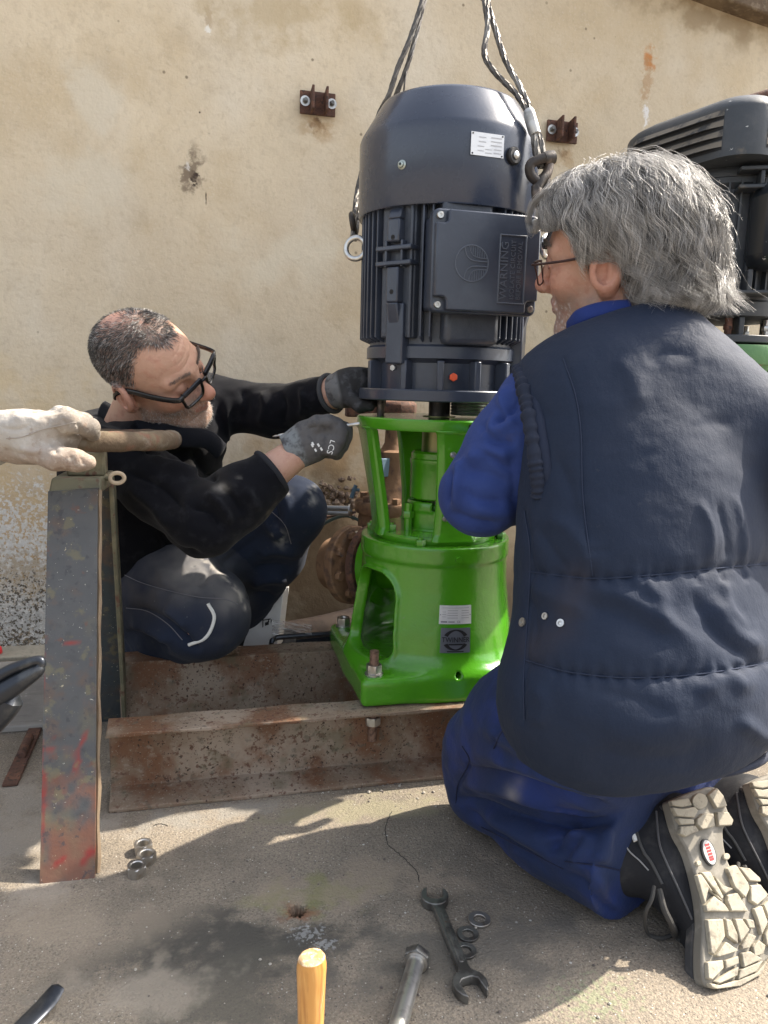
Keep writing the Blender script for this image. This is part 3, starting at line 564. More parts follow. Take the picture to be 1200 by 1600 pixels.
pump.part('arrow', wrap((np.array([(-.013, 0, .0014), (-.009, .0032, .0014), (-.009, .0013, .0014), (.009, .0013, .0014), (.009, .0032, .0014), (.013, 0, .0014), (.009, -.0032, .0014), (.009, -.0013, .0014), (-.009, -.0013, .0014), (-.009, -.0032, .0014)]), [(0, 9, 8, 3, 2, 1)[::-1][:0] or (0, 8, 2), (0, 9, 8), (0, 2, 1), (8, 7, 3, 2), (7, 5, 3), (7, 6, 5), (5, 4, 3)]), .1607, R_(277), .6475), platew, dp, smooth=0)
GFN = cdir(.8, 0, -.6); GFC = D(603, 885, 1.665)
fl = pump.part('suction_flange', tr(lathe([(.03, 0), (.082, 0), (.085, .002), (.085, .018), (.082, .02), (.03, .02)], 48), GFC, zto(-GFN)), green)
pump.part('suction_branch', cyl(GFC, GFC+GFN*.06, .05, n=32), green)

# ------------------------------------------------------------------ the new motor
motor = Thing('electric_motor', 'dark blue-grey electric motor hanging on wire slings above the green pump', 'motor', PA+V3(0, 0, .69))
motor.part('mounting_flange', Lp(lathe([(.05, .690), (.156, .690), (.158, .692), (.158, .709), (.156, .711), (.05, .711)], 80)), blue)
motor.part('end_shield', Lp(lathe([(.09, .711), (.128, .711), (.128, .758), (.136, .764), (.1445, .766), (.1445, .786), (.140, .79), (.05, .79)], 72)), blue)
for a in (190, 226, 252, 278, 306, 340, 20, 60, 100, 140): motor.part('shield_rib', Lp(cbox((.139, 0, .7355), (.0125, .006, .0265)), R_(a)), blue, bev=.002)
motor.part('frame', Lp(lathe([(.13, .788), (.139, .79), (.139, 1.05), (.12, 1.06)], 72)), bluecast)
fin = None; fm = cat(box(.13, .1585, -.0019, .0019, .805, 1.045), prism([(.13, .79), (.1585, .802), (.1585, .806), (.13, .806)], -.0019, .0019))
for a in list(range(148, 205, 6))+[238, 244]+list(range(292, 345, 6))+list(range(350, 505, 9)):
    if fin is None: fin = motor.part('fin', tr(fm, motor.base), blue, bev=.0012); fin.location = (0, 0, -.69); fin.rotation_euler = (0, 0, R_(a))
    else: motor.copypart(fin, loc=(0, 0, -.69), rot=(0, 0, R_(a)))
for v in [fin]: v.data.transform(Matrix.Translation((0, 0, 0)))
def at(th, g): return Lp(g, R_(th))   # local x points outward
for th in (219, 327):
    ft = motor.part('foot_pad', at(th, cat(box(.13, .150, -.036, .036, .80, 1.045))), bluecast, bev=.004)
    for z0, z1 in ((.962, 1.0), (.86, .92)): 
        b = motor.part('boss', at(th, cat(box(.14, .1665, -.013, .013, z0, z1), prism([(.14, z1), (.1665, z1), (.16, z1+.016), (.14, z1+.03)], -.013, .013) if z0 > .9 else prism([(.14, z0-.05), (.154, z0-.05), (.1665, z0), (.14, z0)], -.012, .012))), blue, bev=.003); motor.part('tapped_hole', at(th, cyl((.162, 0, (z0+z1)/2-.012), (.1668, 0, (z0+z1)/2-.012), .0042, n=16)), dark, b)
    for z0 in (.952, .9265-.04+.04): motor.part('cross_rib', at(th, box(.14, .166, -.038, .038, z0-.004, z0+.004)), blue, bev=.002)
    for y0 in (-.018, .016): motor.part('upright_rib', at(th, box(.14, .163, y0-.0025, y0+.0025, .92, .965)), blue, bev=.0015)
    motor.part('upright_rib', at(th, box(.14, .156, .028, .034, .80, 1.04)), bluecast, bev=.0015)
    motor.part('lower_web', at(th, box(.12, .158, -.018, .02, .755, .86)), blue, bev=.003)
motor.part('drain_screw', at(219, cat(hexa((.15, 0, .748), (1, 0, 0), .01, .008))), zinc)
def covprof():
    o = [(.158, 1.02), (.164, 1.0205), (.1655, 1.023), (.1655, 1.14), (.1652, 1.150), (.163, 1.157), (.129, 1.214), (.1255, 1.2185), (.120, 1.221), (.106, 1.222)]; i = [(.102, 1.2195), (.117, 1.2185), (.1235, 1.2155), (.1575, 1.158), (.1625, 1.14), (.162, 1.03)]; return o+i
cov = motor.part('fan_cover', Lp(lathe(covprof(), 96, cap=False)), bluecov, smooth=50)
motor.part('cover_grille', Lp(cat(*[torus((0, 0, 1.22), (0, 0, 1), r, .002, 48, 6) for r in (.03, .05, .07, .09)], *[cyl((0, 0, 1.22), (.105*math.cos(k*math.pi/3), .105*math.sin(k*math.pi/3), 1.22), .002, n=6) for k in range(6)])), blue, cov)
def covpt(th, z, g): return tr(tr(g, (0, 0, 0), zto((1, 0, 0))), V3(.1655, 0, z)), th
def oncov(th, z, g, r=.1656): return Lp(tr(g, V3(r, 0, z), np.array([[0, 0, 1], [1., 0, 0], [0, 1., 0]])), R_(th))   # g: x right, y up, z out
mp_ = motor.part('nameplate', oncov(274.5, 1.115, cat(plate(.06, .036, .0012, 3))), platew, cov)
txt = [qd(.006, .026, y, y+.0016, .0016) for y in (.011, .005, -.001)]+[qd(.012, .026, y, y+.0014, .0016) for y in (-.007, -.0125)]+[qd(-.016, -.003, y, y+.0014, .0016) for y in (.010, .003)]+[qd(-.018, -.006, y, y+.0012, .0016) for y in (-.004, -.011)]+[qd(-.004, .008, y, y+.0012, .0016) for y in (-.008, -.0135)]
motor.part('printed_lines', oncov(274.5, 1.115, cat(*txt)), mat('pale grey print', (.45, .46, .48), .6), mp_, smooth=0)
for x in (-.027, .027):
    for y in (-.0155, .0155): motor.part('rivet', oncov(274.5, 1.115, tr(lathe([(.0015, .001), (.0013, .0022), (0, .0026)], 10), (x, y, 0))), rubber, mp_)
rb = motor.part('rubber_plug', oncov(292.5, 1.105, lathe([(.014, -.001), (.0145, .002), (.0145, .006), (.012, .0085)], 32)), rubber, cov)
motor.part('screw', oncov(292.5, 1.105, lathe([(.0065, .008), (.0065, .0105), (.004, .0125)], 20)), zinc, rb)
for th in (224, 312, 40, 130): 
    s_ = motor.part('cover_screw', oncov(th, 1.085, lathe([(.0078, 0), (.0078, .0015), (.0055, .003), (.005, .006), (.003, .0068)], 20)), mat('yellow-zinc', (.45, .5, .46), .35, .8), cov); motor.part('socket', oncov(th, 1.085, lathe([(.0024, .006), (.0024, .0072)], 6)), dark, s_)
# terminal box facing the photographer's side (normal -y)
tb = motor.part('terminal_box', cat(box(.388, .558, 1.262, 1.33, .845, .998)), blue, bev=.006)
def lid():
    x0, x1, z0, z1 = .379, .566, .8385, 1.0015; y = 1.232
    r = .012; pts = []
    for cx, cz, a0 in ((x1-r, z1-r, 0), (x0+r, z1-r, 90), (x0+r, z0+r, 180), (x1-r, z0+r, 270)):
        for k in range(6): a = R_(a0+18*k); pts.append((cx+r*math.cos(a), cz+r*math.sin(a)))
    return prism(pts[::-1][::-1], y+.012, y+.034), (x0, x1, z0, z1, y)
lg, (lx0, lx1, lz0, lz1, ly) = lid()
ld = motor.part('lid', lg, blue, tb, bev=.003)
r_ = .022      # raised cross-shaped panel leaving a recess at each corner screw
def notch():
    pts = []
    def arc(cx, cz, a0, a1): 
        for k in range(5): a = R_(a0+(a1-a0)*k/4); pts.append((cx+.008*math.cos(a), cz+.008*math.sin(a)))
    x0, x1, z0, z1, n = lx0+.003, lx1-.003, lz0+.003, lz1-.003, .021
    pts.extend([(x0+n, z0), (x1-n, z0)]); arc(x1-n+.008, z0+n-.008, 180, 90); pts.extend([(x1, z0+n), (x1, z1-n)]); arc(x1-n+.008, z1-n+.008, 270, 180); pts.extend([(x1-n, z1), (x0+n, z1)]); arc(x0+n-.008, z1-n+.008, 0, -90); pts.extend([(x0, z1-n), (x0, z0+n)]); arc(x0+n-.008, z0+n-.008, 90, 0)
    return prism(pts, ly, ly+.014)
motor.part('lid_panel', notch(), blue, tb, bev=.0025)
for x in (lx0+.0115, lx1-.0115):
    for z in (lz0+.0115, lz1-.0115): motor.part('lid_screw', cat(tr(lathe([(.006, 0), (.006, .003), (.005, .0045), (.0022, .0045), (.002, .003)], 20), (x, ly+.012, z), zto((0, -1, 0)))), zinc, tb)
face = lambda g: tr(g, (0, ly, 0), np.array([[1, 0, 0], [0, 0, -1.], [0, 1, 0]]))      # x right, y up, z out of the lid
wx0, wx1, wz0, wz1 = .490, .538, .8555, .966
fr = [box(wx0, wx1, z, z+.0022, -.001, .0024) for z in (wz0, wz1-.0022)]+[box(x, x+.0022, wz0+.0022, wz1-.0022, -.001, .0024) for x in (wx0, wx1-.0022)]
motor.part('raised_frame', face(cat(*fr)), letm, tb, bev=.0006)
T90 = np.array([[0, -1., 0], [1, 0, 0], [0, 0, 1]])
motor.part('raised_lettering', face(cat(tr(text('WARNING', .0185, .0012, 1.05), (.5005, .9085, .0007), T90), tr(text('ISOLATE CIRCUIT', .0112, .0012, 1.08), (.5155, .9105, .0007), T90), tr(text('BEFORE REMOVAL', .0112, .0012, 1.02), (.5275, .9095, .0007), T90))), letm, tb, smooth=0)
def emblem():
    c = V3(.4435, .9165, 0); Rr = .0285; gs = []
    def ln_(P, w=.0013): gs.append(tube(np.array([(*(c[:2]+np.array(p)*Rr), .0004) for p in P]), w, 6))
    t = np.linspace(0, 2*math.pi, 41); ln_([(math.cos(a), math.sin(a)) for a in t])
    for s in (1, -1):
        cur = [(1, .14*s), (.3, .14*s), (-.05, .2*s), (-.3, .4*s), (-.42, .68*s), (-.45, .88*s)]; ln_(spline(np.array([(x, y, 0) for x, y in cur]), 16)[:, :2], .0011)
        ln_(spline(np.array([(.95, .3*s, 0), (.35, .34*s, 0), (.0, .5*s, 0), (-.2, .95*s, 0)]), 12)[:, :2], .0009)
        for x in np.arange(-.1, .95, .14):
            y1 = math.sqrt(max(0, 1-x*x))*.97; y0 = np.interp(x, [-.2, 0, .35, .95], [.9, .5, .34, .3])
            if y1 > y0+.05: ln_([(x, s*y0), (x, s*y1)], .0008)
    return cat(*gs)
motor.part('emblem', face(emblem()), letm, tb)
motor.part('box_neck', cat(box(.42, .52, 1.285, 1.335, .79, .85)), bluecast, tb, bev=.01)
motor.part('box_neck', cat(box(.41, .50, 1.29, 1.335, .99, 1.03)), bluecast, tb, bev=.006)
motor.part('orange_plug', at(261, cat(hexa((.1415, 0, .734), (1, 0, 0), .013, .008))), orange, bev=.001)
motor.part('motor_shaft', Lp(lathe([(.021, .6585), (.021, .69)], 32)), forged)
motor.part('spring_collar', cat(*[torus(PA+V3(.055, -.02, .666+.006*k), (0, 0, 1), .034, .003, 36, 8) for k in range(5)]), zinc)
motor.part('locating_stud', cyl(PA+V3(-.118, .0, .655), PA+V3(-.118, .0, .70), .007, n=16), forged)
eyeL = Y(556, 388, PY+.02); eyeR = Y(854, 385, 1.40)
for nm, e, d in (('l', eyeL, (-.5, -.85, .1)), ('r', eyeR, (.6, -.75, 0))):
    ey = motor.part('lifting_eye', torus(e, d, .0195, .0052, 36, 10), zinc); motor.part('eye_shank', cyl(e+V3(.02 if nm == 'l' else -.02, 0, 0), e+V3(.05 if nm == 'l' else -.06, .0, 0), .009, n=16), blue, ey)

# ------------------------------------------------------------------ slings
def rope(pts, r, n=300): return tube(spline(np.array(pts), n), r, 18, lobes=6, amp=.16, pitch=.034)
sg = Thing('rope_sling', 'greasy wire rope sling on the left going behind the fan cover', 'rope', eyeL, 'wire rope slings lifting the motor')
sg.part('rope_strand', rope([V3(PX, PY, 2.5), V3(PX-.01, PY, 1.9), D(672, -60, 1.47), D(660, 0, 1.47), D(640, 62, 1.475), D(622, 105, 1.48), D(607, 150, 1.49), D(590, 185, 1.52), D(560, 290, 1.56), D(551, 370, 1.50)], .0046), ropem)
sg.part('rope_strand', rope([V3(PX+.01, PY, 2.5), V3(PX-.002, PY+.01, 1.9), D(674, -60, 1.478), D(663, 0, 1.478), D(646, 70, 1.483), D(634, 110, 1.49), D(618, 150, 1.5), D(596, 200, 1.54), D(566, 300, 1.57), D(555, 375, 1.51)], .0043), ropem)
sg.part('loose_wire', tube(spline([D(668, -60, 1.49), D(655, 45, 1.49), D(640, 90, 1.49), D(632, 132, 1.49), D(630, 175, 1.52)], 40), .0018, 8), ropem)
sg.part('thimble', torus(D(552, 350, 1.515), (1, -.3, .2), .018, .006, 30, 8), forged)
sg = Thing('rope_sling', 'wire rope sling on the right with pale ferrule, shackle and hook', 'rope', eyeR, 'wire rope slings lifting the motor')
sg.part('rope_strand', rope([V3(PX+.02, PY-.02, 2.5), V3(PX+.03, PY-.05, 1.9), D(752, -60, 1.33), D(757, 0, 1.33), D(762, 40, 1.33), D(757, 85, 1.325), D(775, 115, 1.32), D(805, 145, 1.315), D(824, 176, 1.31), D(833, 205, 1.31)], .0046), ropem)
sg.part('rope_strand', rope([V3(PX+.03, PY-.02, 2.5), V3(PX+.04, PY-.05, 1.9), D(755, -60, 1.34), D(761, 0, 1.34), D(775, 50, 1.335), D(790, 95, 1.33), D(812, 135, 1.32), D(828, 172, 1.315), D(836, 205, 1.315)], .0047), ropem)
sg.part('ferrule', tube(spline([D(825, 172, 1.31), D(830, 190, 1.31), D(836, 210, 1.31)], 8), [.0085, .0105, .0108, .0108, .0108, .0108, .0105, .009], 16, flat=(1.1, .9)), alu)
sg.part('rope_eye', cat(rope([D(834, 205, 1.31), D(836, 225, 1.312), D(840, 246, 1.315), D(846, 262, 1.317)], .006, 60), rope([D(838, 205, 1.316), D(844, 222, 1.318), D(847, 242, 1.32), D(846, 262, 1.32)], .006, 60)), ropem)
def link(pts, r): return tube(spline(np.array([D(x, y, d) for x, y, d in pts]), 40), r, 12)
sg.part('shackle', cat(link([(851, 246, 1.30), (830, 256, 1.30), (829, 272, 1.305), (840, 283, 1.31), (850, 280, 1.315)], .0085), link([(848, 243, 1.312), (857, 252, 1.315), (855, 270, 1.315), (845, 282, 1.31), (838, 296, 1.31)], .0085), tr(lathe([(.011, -.01), (.012, 0), (.011, .01)], 16), D(857, 247, 1.312), zto(cdir(1, -.3, .3)))), forged)
sg.part('hook', cat(tube(spline(np.array([D(x, y, d) for x, y, d in [(838, 290, 1.31), (840, 308, 1.312), (850, 325, 1.316), (862, 342, 1.32), (866, 362, 1.322), (858, 380, 1.322), (848, 384, 1.322)]]), 48), np.interp(np.linspace(0, 1, 48), [0, .4, .75, 1], [.009, .0115, .0105, .006]), 14), link([(856, 262, 1.325), (853, 285, 1.325), (848, 305, 1.322)], .007)), forged)

# ------------------------------------------------------------------ old rusty valve and what lies behind the pump
VB = D(612, 800, 1.87)*V3(1, 1, 0)
vt = Thing('rusty_valve', 'brown rusty valve with pipe flanges behind the green pump', 'valve', VB)
Lv = lambda g: tr(g, VB)
vt.part('valve_body', Lv(lathe([(.055, .10), (.075, .14), (.082, .2), (.082, .40), (.078, .415)], 40)), rustpipe, bev=.003)
vt.part('bonnet_flange', Lv(lathe([(.06, .41), (.088, .413), (.09, .417), (.09, .437), (.087, .441), (.05, .445)], 40)), rustpipe)
vt.part('bonnet', Lv(lathe([(.07, .44), (.052, .47), (.046, .52), (.044, .56), (.030, .565), (.022, .58), (.020, .615), (.03, .622), (.042, .632), (.045, .645)], 32)), rustpipe)
vt.part('gland_cap', Lv(lathe([(.052, .645), (.055, .65), (.055, .672), (.048, .68)], 8)), rustbr, bev=.003)
vt.part('lever', cat(cbox(VB+V3(-.07, -.01, .655), (.05, .014, .014))), rustbr, bev=.004)
for k in range(6): a = k*math.pi/3+.4; vt.part('bolt', Lv(cat(hexa((.075*math.cos(a), .075*math.sin(a), .441), (0, 0, 1), .018, .014))), rustpipe)
vt.part('paint_patch', cbox(VB+V3(-.03, -.042, .525), (.016, .004, .022), rz(.5)), bluetag, bev=.002)
fd = GFN; fc = GFC-GFN*.105
for nm, off, r, w, m_ in (('pipe_flange', 0., .088, .022, rustpipe), ('blank_flange', .062, .09, .018, rustbr)):
    o = vt.part(nm, tr(lathe([(.02, 0), (r-.003, 0), (r, .003), (r, w-.003), (r-.003, w), (.02, w)], 48), fc+fd*off, zto(fd)), m_)
    for k in range(8):
        if nm == 'pipe_flange': a = k*math.pi/4+.3; Z = zto(fd); p = fc+fd*(off+w)+Z@V3(.068*math.cos(a), .068*math.sin(a), 0); vt.part('flange_bolt', hexa(p, fd, .018, .012), rustpipe, o)
vt.part('branch_pipe', cyl(fc, fc-fd*.045, .06, n=32), rustpipe)
vt.part('flange_stud', cat(cyl(fc+fd*.02+V3(0, 0, .07), fc+fd*.1+V3(0, 0, .07), .007, n=12), hexa(fc+fd*.081+V3(0, 0, .07), fd, .018, .012)), zinc)
single('drain_pipe', tube(spline([G(420, 1002, .05)+V3(-.1, 0, 0), G(480, 985, .05), G(560, 966, .055), G(700, 930, .06)], 30), .034, 20), mat('dusty brown pipe', (.16, .115, .085), .8, 0, [dict(s=12, c=(.1, .075, .06), lo=.45, hi=.6)], [('noise', 60, .4, .003)]), 'dusty brown pipe lying along the foot of the wall behind the pump', 'pipe')
cp = Thing('conduit_pipe', 'two short grey conduit pipes and a green hose coming out of the wall', 'conduit', Y(500, 800, WALLY-.1))
d0 = 1.86
for dy, r in ((-6, .006), (2, .006)): cp.part('conduit', cyl(D(455, 798+dy, d0), D(546, 800+dy, d0-.02), r, n=14), conduit)
cp.part('end_washer', washer(D(546, 797, d0-.025), cdir(1, 0, -.2), .015, .006, .004), zinc)
cp.part('hose', tube(spline([D(566, 815, d0), D(540, 806, d0), D(510, 816, d0), D(490, 835, d0), D(483, 850, d0-.02), D(470, 870, d0-.02)], 40), .004, 10), hosem)
cp.part('hose', tube(spline([D(556, 800, d0+.02), D(520, 806, d0+.02), D(490, 812, d0+.02), D(460, 830, d0+.02)], 30), .0035, 10), mat('brown hose', (.15, .09, .07), .6))
cp.part('cable_lug', cat(torus(D(476, 850, d0-.05), cdir(.3, 0, 1), .006, .002, 20, 6), cyl(D(478, 846, d0-.05), D(482, 838, d0-.05), .003, n=8)), zinc)
cp.part('tap_handle', cat(cyl(D(549, 778, d0), D(556, 758, d0), .005, n=10), cyl(D(550, 764, d0), D(562, 766, d0), .004, n=10)), bluetag)
def rubble():
    gs = []
    for k in range(90):
        x = random.uniform(498, 556); y = random.gauss(778, 13); s = random.uniform(.004, .013); p = Y(x, y, WALLY-.004-random.random()*.02)
        g = lathe([(s*.4, -s*.5), (s*random.uniform(.7, 1), -s*.1), (s*random.uniform(.5, .9), s*.3), (s*.2, s*.6)], 6); R = rz(random.random()*6) @ rx(random.random()*6); gs.append(tr(g, p, R))
    return cat(*gs)
single('rubble', rubble(), mat('crumbled mortar', (.17, .12, .085), .9, 0, [dict(s=60, c=(.28, .22, .16), lo=.5, hi=.65)]), 'crumbled brown mortar around the broken wall hole behind the valve', 'rubble', kind='stuff', smooth=20)
# carton, film, black frame
bx = Thing('cardboard_box', 'white cardboard carton standing behind the kneeling man\'s shin', 'carton', G(420, 990))
a, b_ = D(436, 985, 1.84), D(360, 1000, 1.84); up = D(447, 890, 1.86)-a; a = a-up*.3; b_ = b_-up*.3; up = up*1.3; bk = V3(.02, .05, 0)
def slab(a, e1, e2, e3): v = [a, a+e1, a+e1+e2, a+e2]; v = v+[q+e3 for q in v]; return np.array(v), [(0, 1, 2, 3), (7, 6, 5, 4), (0, 4, 5, 1), (1, 5, 6, 2), (2, 6, 7, 3), (3, 7, 4, 0)]
bx.part('carton', slab(b_, a-b_, up*.72, bk), card, bev=.002); bx.part('flap', slab(b_+up*.725+V3(0, -.002, 0), a-b_, up*.30+V3(.01, .01, 0), V3(.001, .003, 0)), card, bev=.001)
bx.part('printed_mark', cat(*[slab(D(x, y, 1.828), D(x+w, y-2, 1.828)-D(x, y, 1.828), D(x, y-h, 1.828)-D(x, y, 1.828), V3(0, .0008, 0)) for x, y, w, h in ((410, 981, 1.5, 13), (410, 970, 13, 1.5), (414, 978, 6, 5), (418, 974, 2, 3), (419, 968+6, 1.5, 6), (423, 974, 1.5, 5))]), inkb)
def filmg():
    def fn(u, v): x = 425+62*u; y = 968+ (26-14*u*.6)*(v) + 8*u; q = D(x, y, 1.78+.05*math.sin(7*u+5*v)*.4+.02*math.sin(13*v-6*u)); return q
    return grid(24, 12, fn)
single('plastic_bag', filmg(), film, 'clear crumpled plastic film bag lying in front of the white carton', 'plastic bag', smooth=180)
single('metal_frame', cat(tube(spline([G(424, 1028, .03), D(424, 1005, 1.74), D(430, 998, 1.745), D(445, 995, 1.75), D(520, 990, 1.78), D(560, 988, 1.8)], 40), .006, 10), slab(D(462, 1030, 1.76), D(540, 1020, 1.79)-D(462, 1030, 1.76), D(462, 1000, 1.78)-D(462, 1030, 1.76), V3(0, .01, 0))), toolblk, 'black metal frame lying behind the rear beam left of the pump', 'frame')

# ------------------------------------------------------------------ old motor and pump on the right
ox, oy = D(1128, 400, 1.76)[:2]; OA = V3(ox, oy, 0); zo = lambda y: float(Y(1128, y, oy)[2])
om = Thing('old_motor', 'dusty charcoal old motor with louvred fan cover behind the right man', 'motor', OA+V3(0, 0, zo(540)))
Lo = lambda g, a=0: tr(g, OA, rz(a))
CA = math.atan2(-oy, -ox)            # towards the camera
def rsq(a, h=.18, r=.07):           # rounded square outline, a corner at angle 0
    a = (a+math.pi/4) % (math.pi/2)-math.pi/4; t = math.pi/4-abs(a)
    x = h/math.cos(t); cx = (h-r)*math.sqrt(2); da = abs(a); q = cx*math.cos(da)+math.sqrt(max(0, r*r-(cx*math.sin(da))**2)); lim = math.atan2(r, h) if 0 else math.atan2(h, h-r)-math.pi/4
    return q if da < lim else x
def rsl(prof, n=96):
    v = []; f = []
    for s, z in prof:
        for k in range(n): a = 2*math.pi*k/n; r = rsq(a)*s; v.append((r*math.cos(a+CA+.1), r*math.sin(a+CA+.1), z))
    for i in range(len(prof)-1):
        for k in range(n): k2 = (k+1) % n; f.append((i*n+k, i*n+k2, (i+1)*n+k2, (i+1)*n+k))
    f += [tuple(range(n-1, -1, -1)), tuple((len(prof)-1)*n+k for k in range(n))]; return np.array(v), f
zc0, zc1 = zo(286), zo(213)
fc_ = om.part('fan_cover', Lo(rsl([(.93, zc0), (1.0, zc0+.002), (1.0, zc1-.004), (.985, zc1+.003), (.93, zc1+.014), (.80, zc1+.028), (.6, zc1+.034)])), oldblk, smooth=50)
for side in (0, 1, 2, 3):
    for k in range(4):
        z = zc1-.006-.0195*(3-k); c0 = side*math.pi/2+R_(11); n = 22; v = []
        def strip(zlo, zhi, o0, o1):
            def fn(u, w): a = c0+R_(68)*u; e = min(1, 8*u, 8*(1-u)); r = rsq(a)+o0*e+(o1-o0)*w*e+.0006; z_ = zlo+(zhi-zlo)*w; return (r*math.cos(a+CA+.1), r*math.sin(a+CA+.1), z_)
            return grid(n, 3, fn)
        o = om.part('louvre', Lo(strip(z-.0115, z, .009, .0006)), dustlip, fc_); om.part('slot', Lo(strip(z-.0175, z-.0112, .0009, .0009)), dark, o)
om.part('frame', Lo(lathe([(.10, zo(505)), (.148, zo(502)), (.15, zo(490)), (.15, zo(482)), (.138, zo(478)), (.138, zo(318)), (.15, zo(310)), (.15, zo(302)), (.146, zo(300)), (.148, zo(292)), (.142, zo(284))], 72)), oldblk)
for a in range(-80, 81, 9): om.part('fin', Lo(box(.13, .152, -.002, .002, zo(470), zo(305)), CA+R_(a)), oldblk)
for k, y in enumerate((296, 322)): om.part('foot_rib', Lo(box(.13, .185, -.012, .075, zo(y)-.004, zo(y)+.004), CA+R_(10)), oldblk, bev=.002)
om.part('foot_web', Lo(box(.13, .182, .028, .036, zo(322)+.004, zo(296)-.004), CA+R_(10)), oldblk, bev=.002)
om.part('terminal_box', Lo(box(.13, .235, -.05, .06, zo(440), zo(315)), CA+R_(34)), mat('glossy black box', (.02, .024, .03), .3, 0, [dict(s=40, c=(.5, .5, .48), lo=.7, hi=.72)], coat=.2), bev=.03)
om.part('lower_rib', Lo(box(.12, .19, .02, .03, zo(470), zo(440)), CA+R_(10)), oldblk, bev=.002); om.part('lower_rib', Lo(box(.12, .19, -.06, .09, zo(474), zo(469)), CA+R_(10)), oldblk, bev=.002)
for a in range(0, 360, 45): om.part('flange_bolt', Lo(cat(cyl((.125, 0, zo(540)), (.125, 0, zo(505)), .008, n=12), hexa((.125, 0, zo(522)), (0, 0, 1), .018, .012)), CA+R_(a+12)), zinc if a % 90 else rustbr)
for a in range(22, 382, 45): om.part('shield_rib', Lo(box(.105, .14, -.006, .006, zo(532), zo(503)), CA+R_(a)), oldblk, bev=.002)
om.part('mounting_flange', Lo(lathe([(.08, zo(541)), (.16, zo(541)), (.16, zo(530)), (.08, zo(530))], 64)), oldblk, bev=.002)
op = Thing('old_pump', 'faded green old pump lantern under the louvred motor', 'pump', OA)
op.part('lantern_flange', Lo(lathe([(.08, zo(572)), (.165, zo(572)), (.167, zo(568)), (.167, zo(548)), (.165, zo(544)), (.08, zo(544))], 64)), greenold)
for a in (0, 90, 180, 270): op.part('lantern_leg', Lo(tr(leg_bm(), (0, 0, .145-.0)), CA+R_(a+30)), greenold, bev=.003)
op.part('lantern_foot', Lo(lathe([(.05, .55), (.15, .55), (.15, .58), (.05, .58)], 48)), greenold)
op.part('pedestal', Lo(lathe([(.2, .14), (.2, .18), (.17, .2), (.15, .3), (.15, .55)], 48)), greenold)
single('rusty_pipe', cyl(D(1095, 180, 2.03), D(1330, 112, 2.0), .016, n=20), rustbr, 'thin rusty pipe running along the wall above the louvred motor', 'pipe')

# ------------------------------------------------------------------ old stand with handwheel
sb = G(105, 1376); st = Thing('valve_stand', 'worn grey-blue A-frame steel stand with red paint marks', 'stand', sb)
def leg4(bl, br, tl, tr_, dep, n=26, m=6):       # front leg: a folded box, subdivided so that paint can be traced on it
    dv = V3(0, dep, 0); rings = []
    for i in range(n):
        t = i/(n-1); L0 = bl+(tl-bl)*t; R0 = br+(tr_-br)*t; rings.append([L0+(R0-L0)*k/m for k in range(m+1)]+[R0+dv, L0+dv])
    v = np.array(rings).reshape(-1, 3); w = m+3; f = []
    for i in range(n-1):
        for k in range(w): k2 = (k+1) % w; f.append((i*w+k, i*w+k2, (i+1)*w+k2, (i+1)*w+k))
    f += [tuple(range(w-1, -1, -1)), tuple((n-1)*w+k for k in range(w))]; return v, f
def paint(V):
    u, v = px(V); c = np.tile(V3(.080, .082, .084), (len(V), 1)); nz = fbm(V, 60, 3)
    def put(m, cc): 
        m = np.clip(m, 0, 1)[:, None]; c[:] = c*(1-m)+np.array(cc)*m
    put((nz*.9+.1)*.6, (.11, .11, .11)); put((v-1180)/150+nz*1.1, (.19, .085, .055)); put((v-1150)/500+fbm(V, 25, 3)*1.2-.1, (.16, .14, .085))
    for P, w in (([(138, 1140), (128, 1160), (122, 1190), (115, 1200)], 7), ([(66, 1250), (64, 1200), (68, 1010)], 3), ([(100, 1005), (126, 1003)], 3), ([(70, 1155), (86, 1152)], 2.5), ([(72, 1173), (84, 1172)], 2.5), ([(130, 1350), (142, 1330)], 7), ([(66, 1330), (70, 1210)], 5), ([(84, 1352), (100, 1340)], 5)):
        d, _ = seg2(u, v, P); put(1.0-d/w+nz*1.5, (.27, .035, .028))
    return c
gl = leg4(G(62, 1381), G(148, 1372), D(75, 768, 1.215), D(153, 764, 1.215), .018, 110, 22)
st.part('front_leg', gl, standm, smooth=30, colr=paint(gl[0]))
edge = cat(*[tube(np.array([G(151, 1371)+V3(0, .012, 0)+(D(156, 766, 1.225)-G(151, 1371)-V3(0, .012, 0))*t+V3(.0008*math.sin(37*t), 0, 0) for t in np.linspace(0, 1, 30)]), .0038+.0008*np.sin(np.linspace(0, 40, 30)), 6)])
st.part('leg_edge', edge, mat('sunlit edge tone', (.23, .17, .11), .7, 0, [dict(s=30, c=(.2, .13, .08), lo=.45, hi=.65)], [('noise', 60, .5, .002)]))  # tan strip carries the sunlight on this edge in its colour
tl_, tr2, hz = D(75, 770, 1.215), D(155, 766, 1.215), .575
ztop = float(tl_[2]); x0, x1 = tl_[0], tr2[0]; y0 = tl_[1]
hb = np.array([(x0, y0, ztop-.002), (x1, y0, ztop-.002), (x1+.01, y0+.13, ztop-.002), (x0+.006, y0+.13, ztop-.002), (x0+.004, y0+.012, ztop+.022), (x1, y0+.012, ztop+.022), (x1+.01, y0+.12, ztop+.022), (x0+.01, y0+.12, ztop+.022)])
st.part('head_block', (hb, [(3, 2, 1, 0), (4, 5, 6, 7), (0, 1, 5, 4), (1, 2, 6, 5), (2, 3, 7, 6), (3, 0, 4, 7)]), olive, bev=.003)
rb_, rt = V3(-.155, 1.62, 0), V3(x1+.002, y0+.12, ztop)
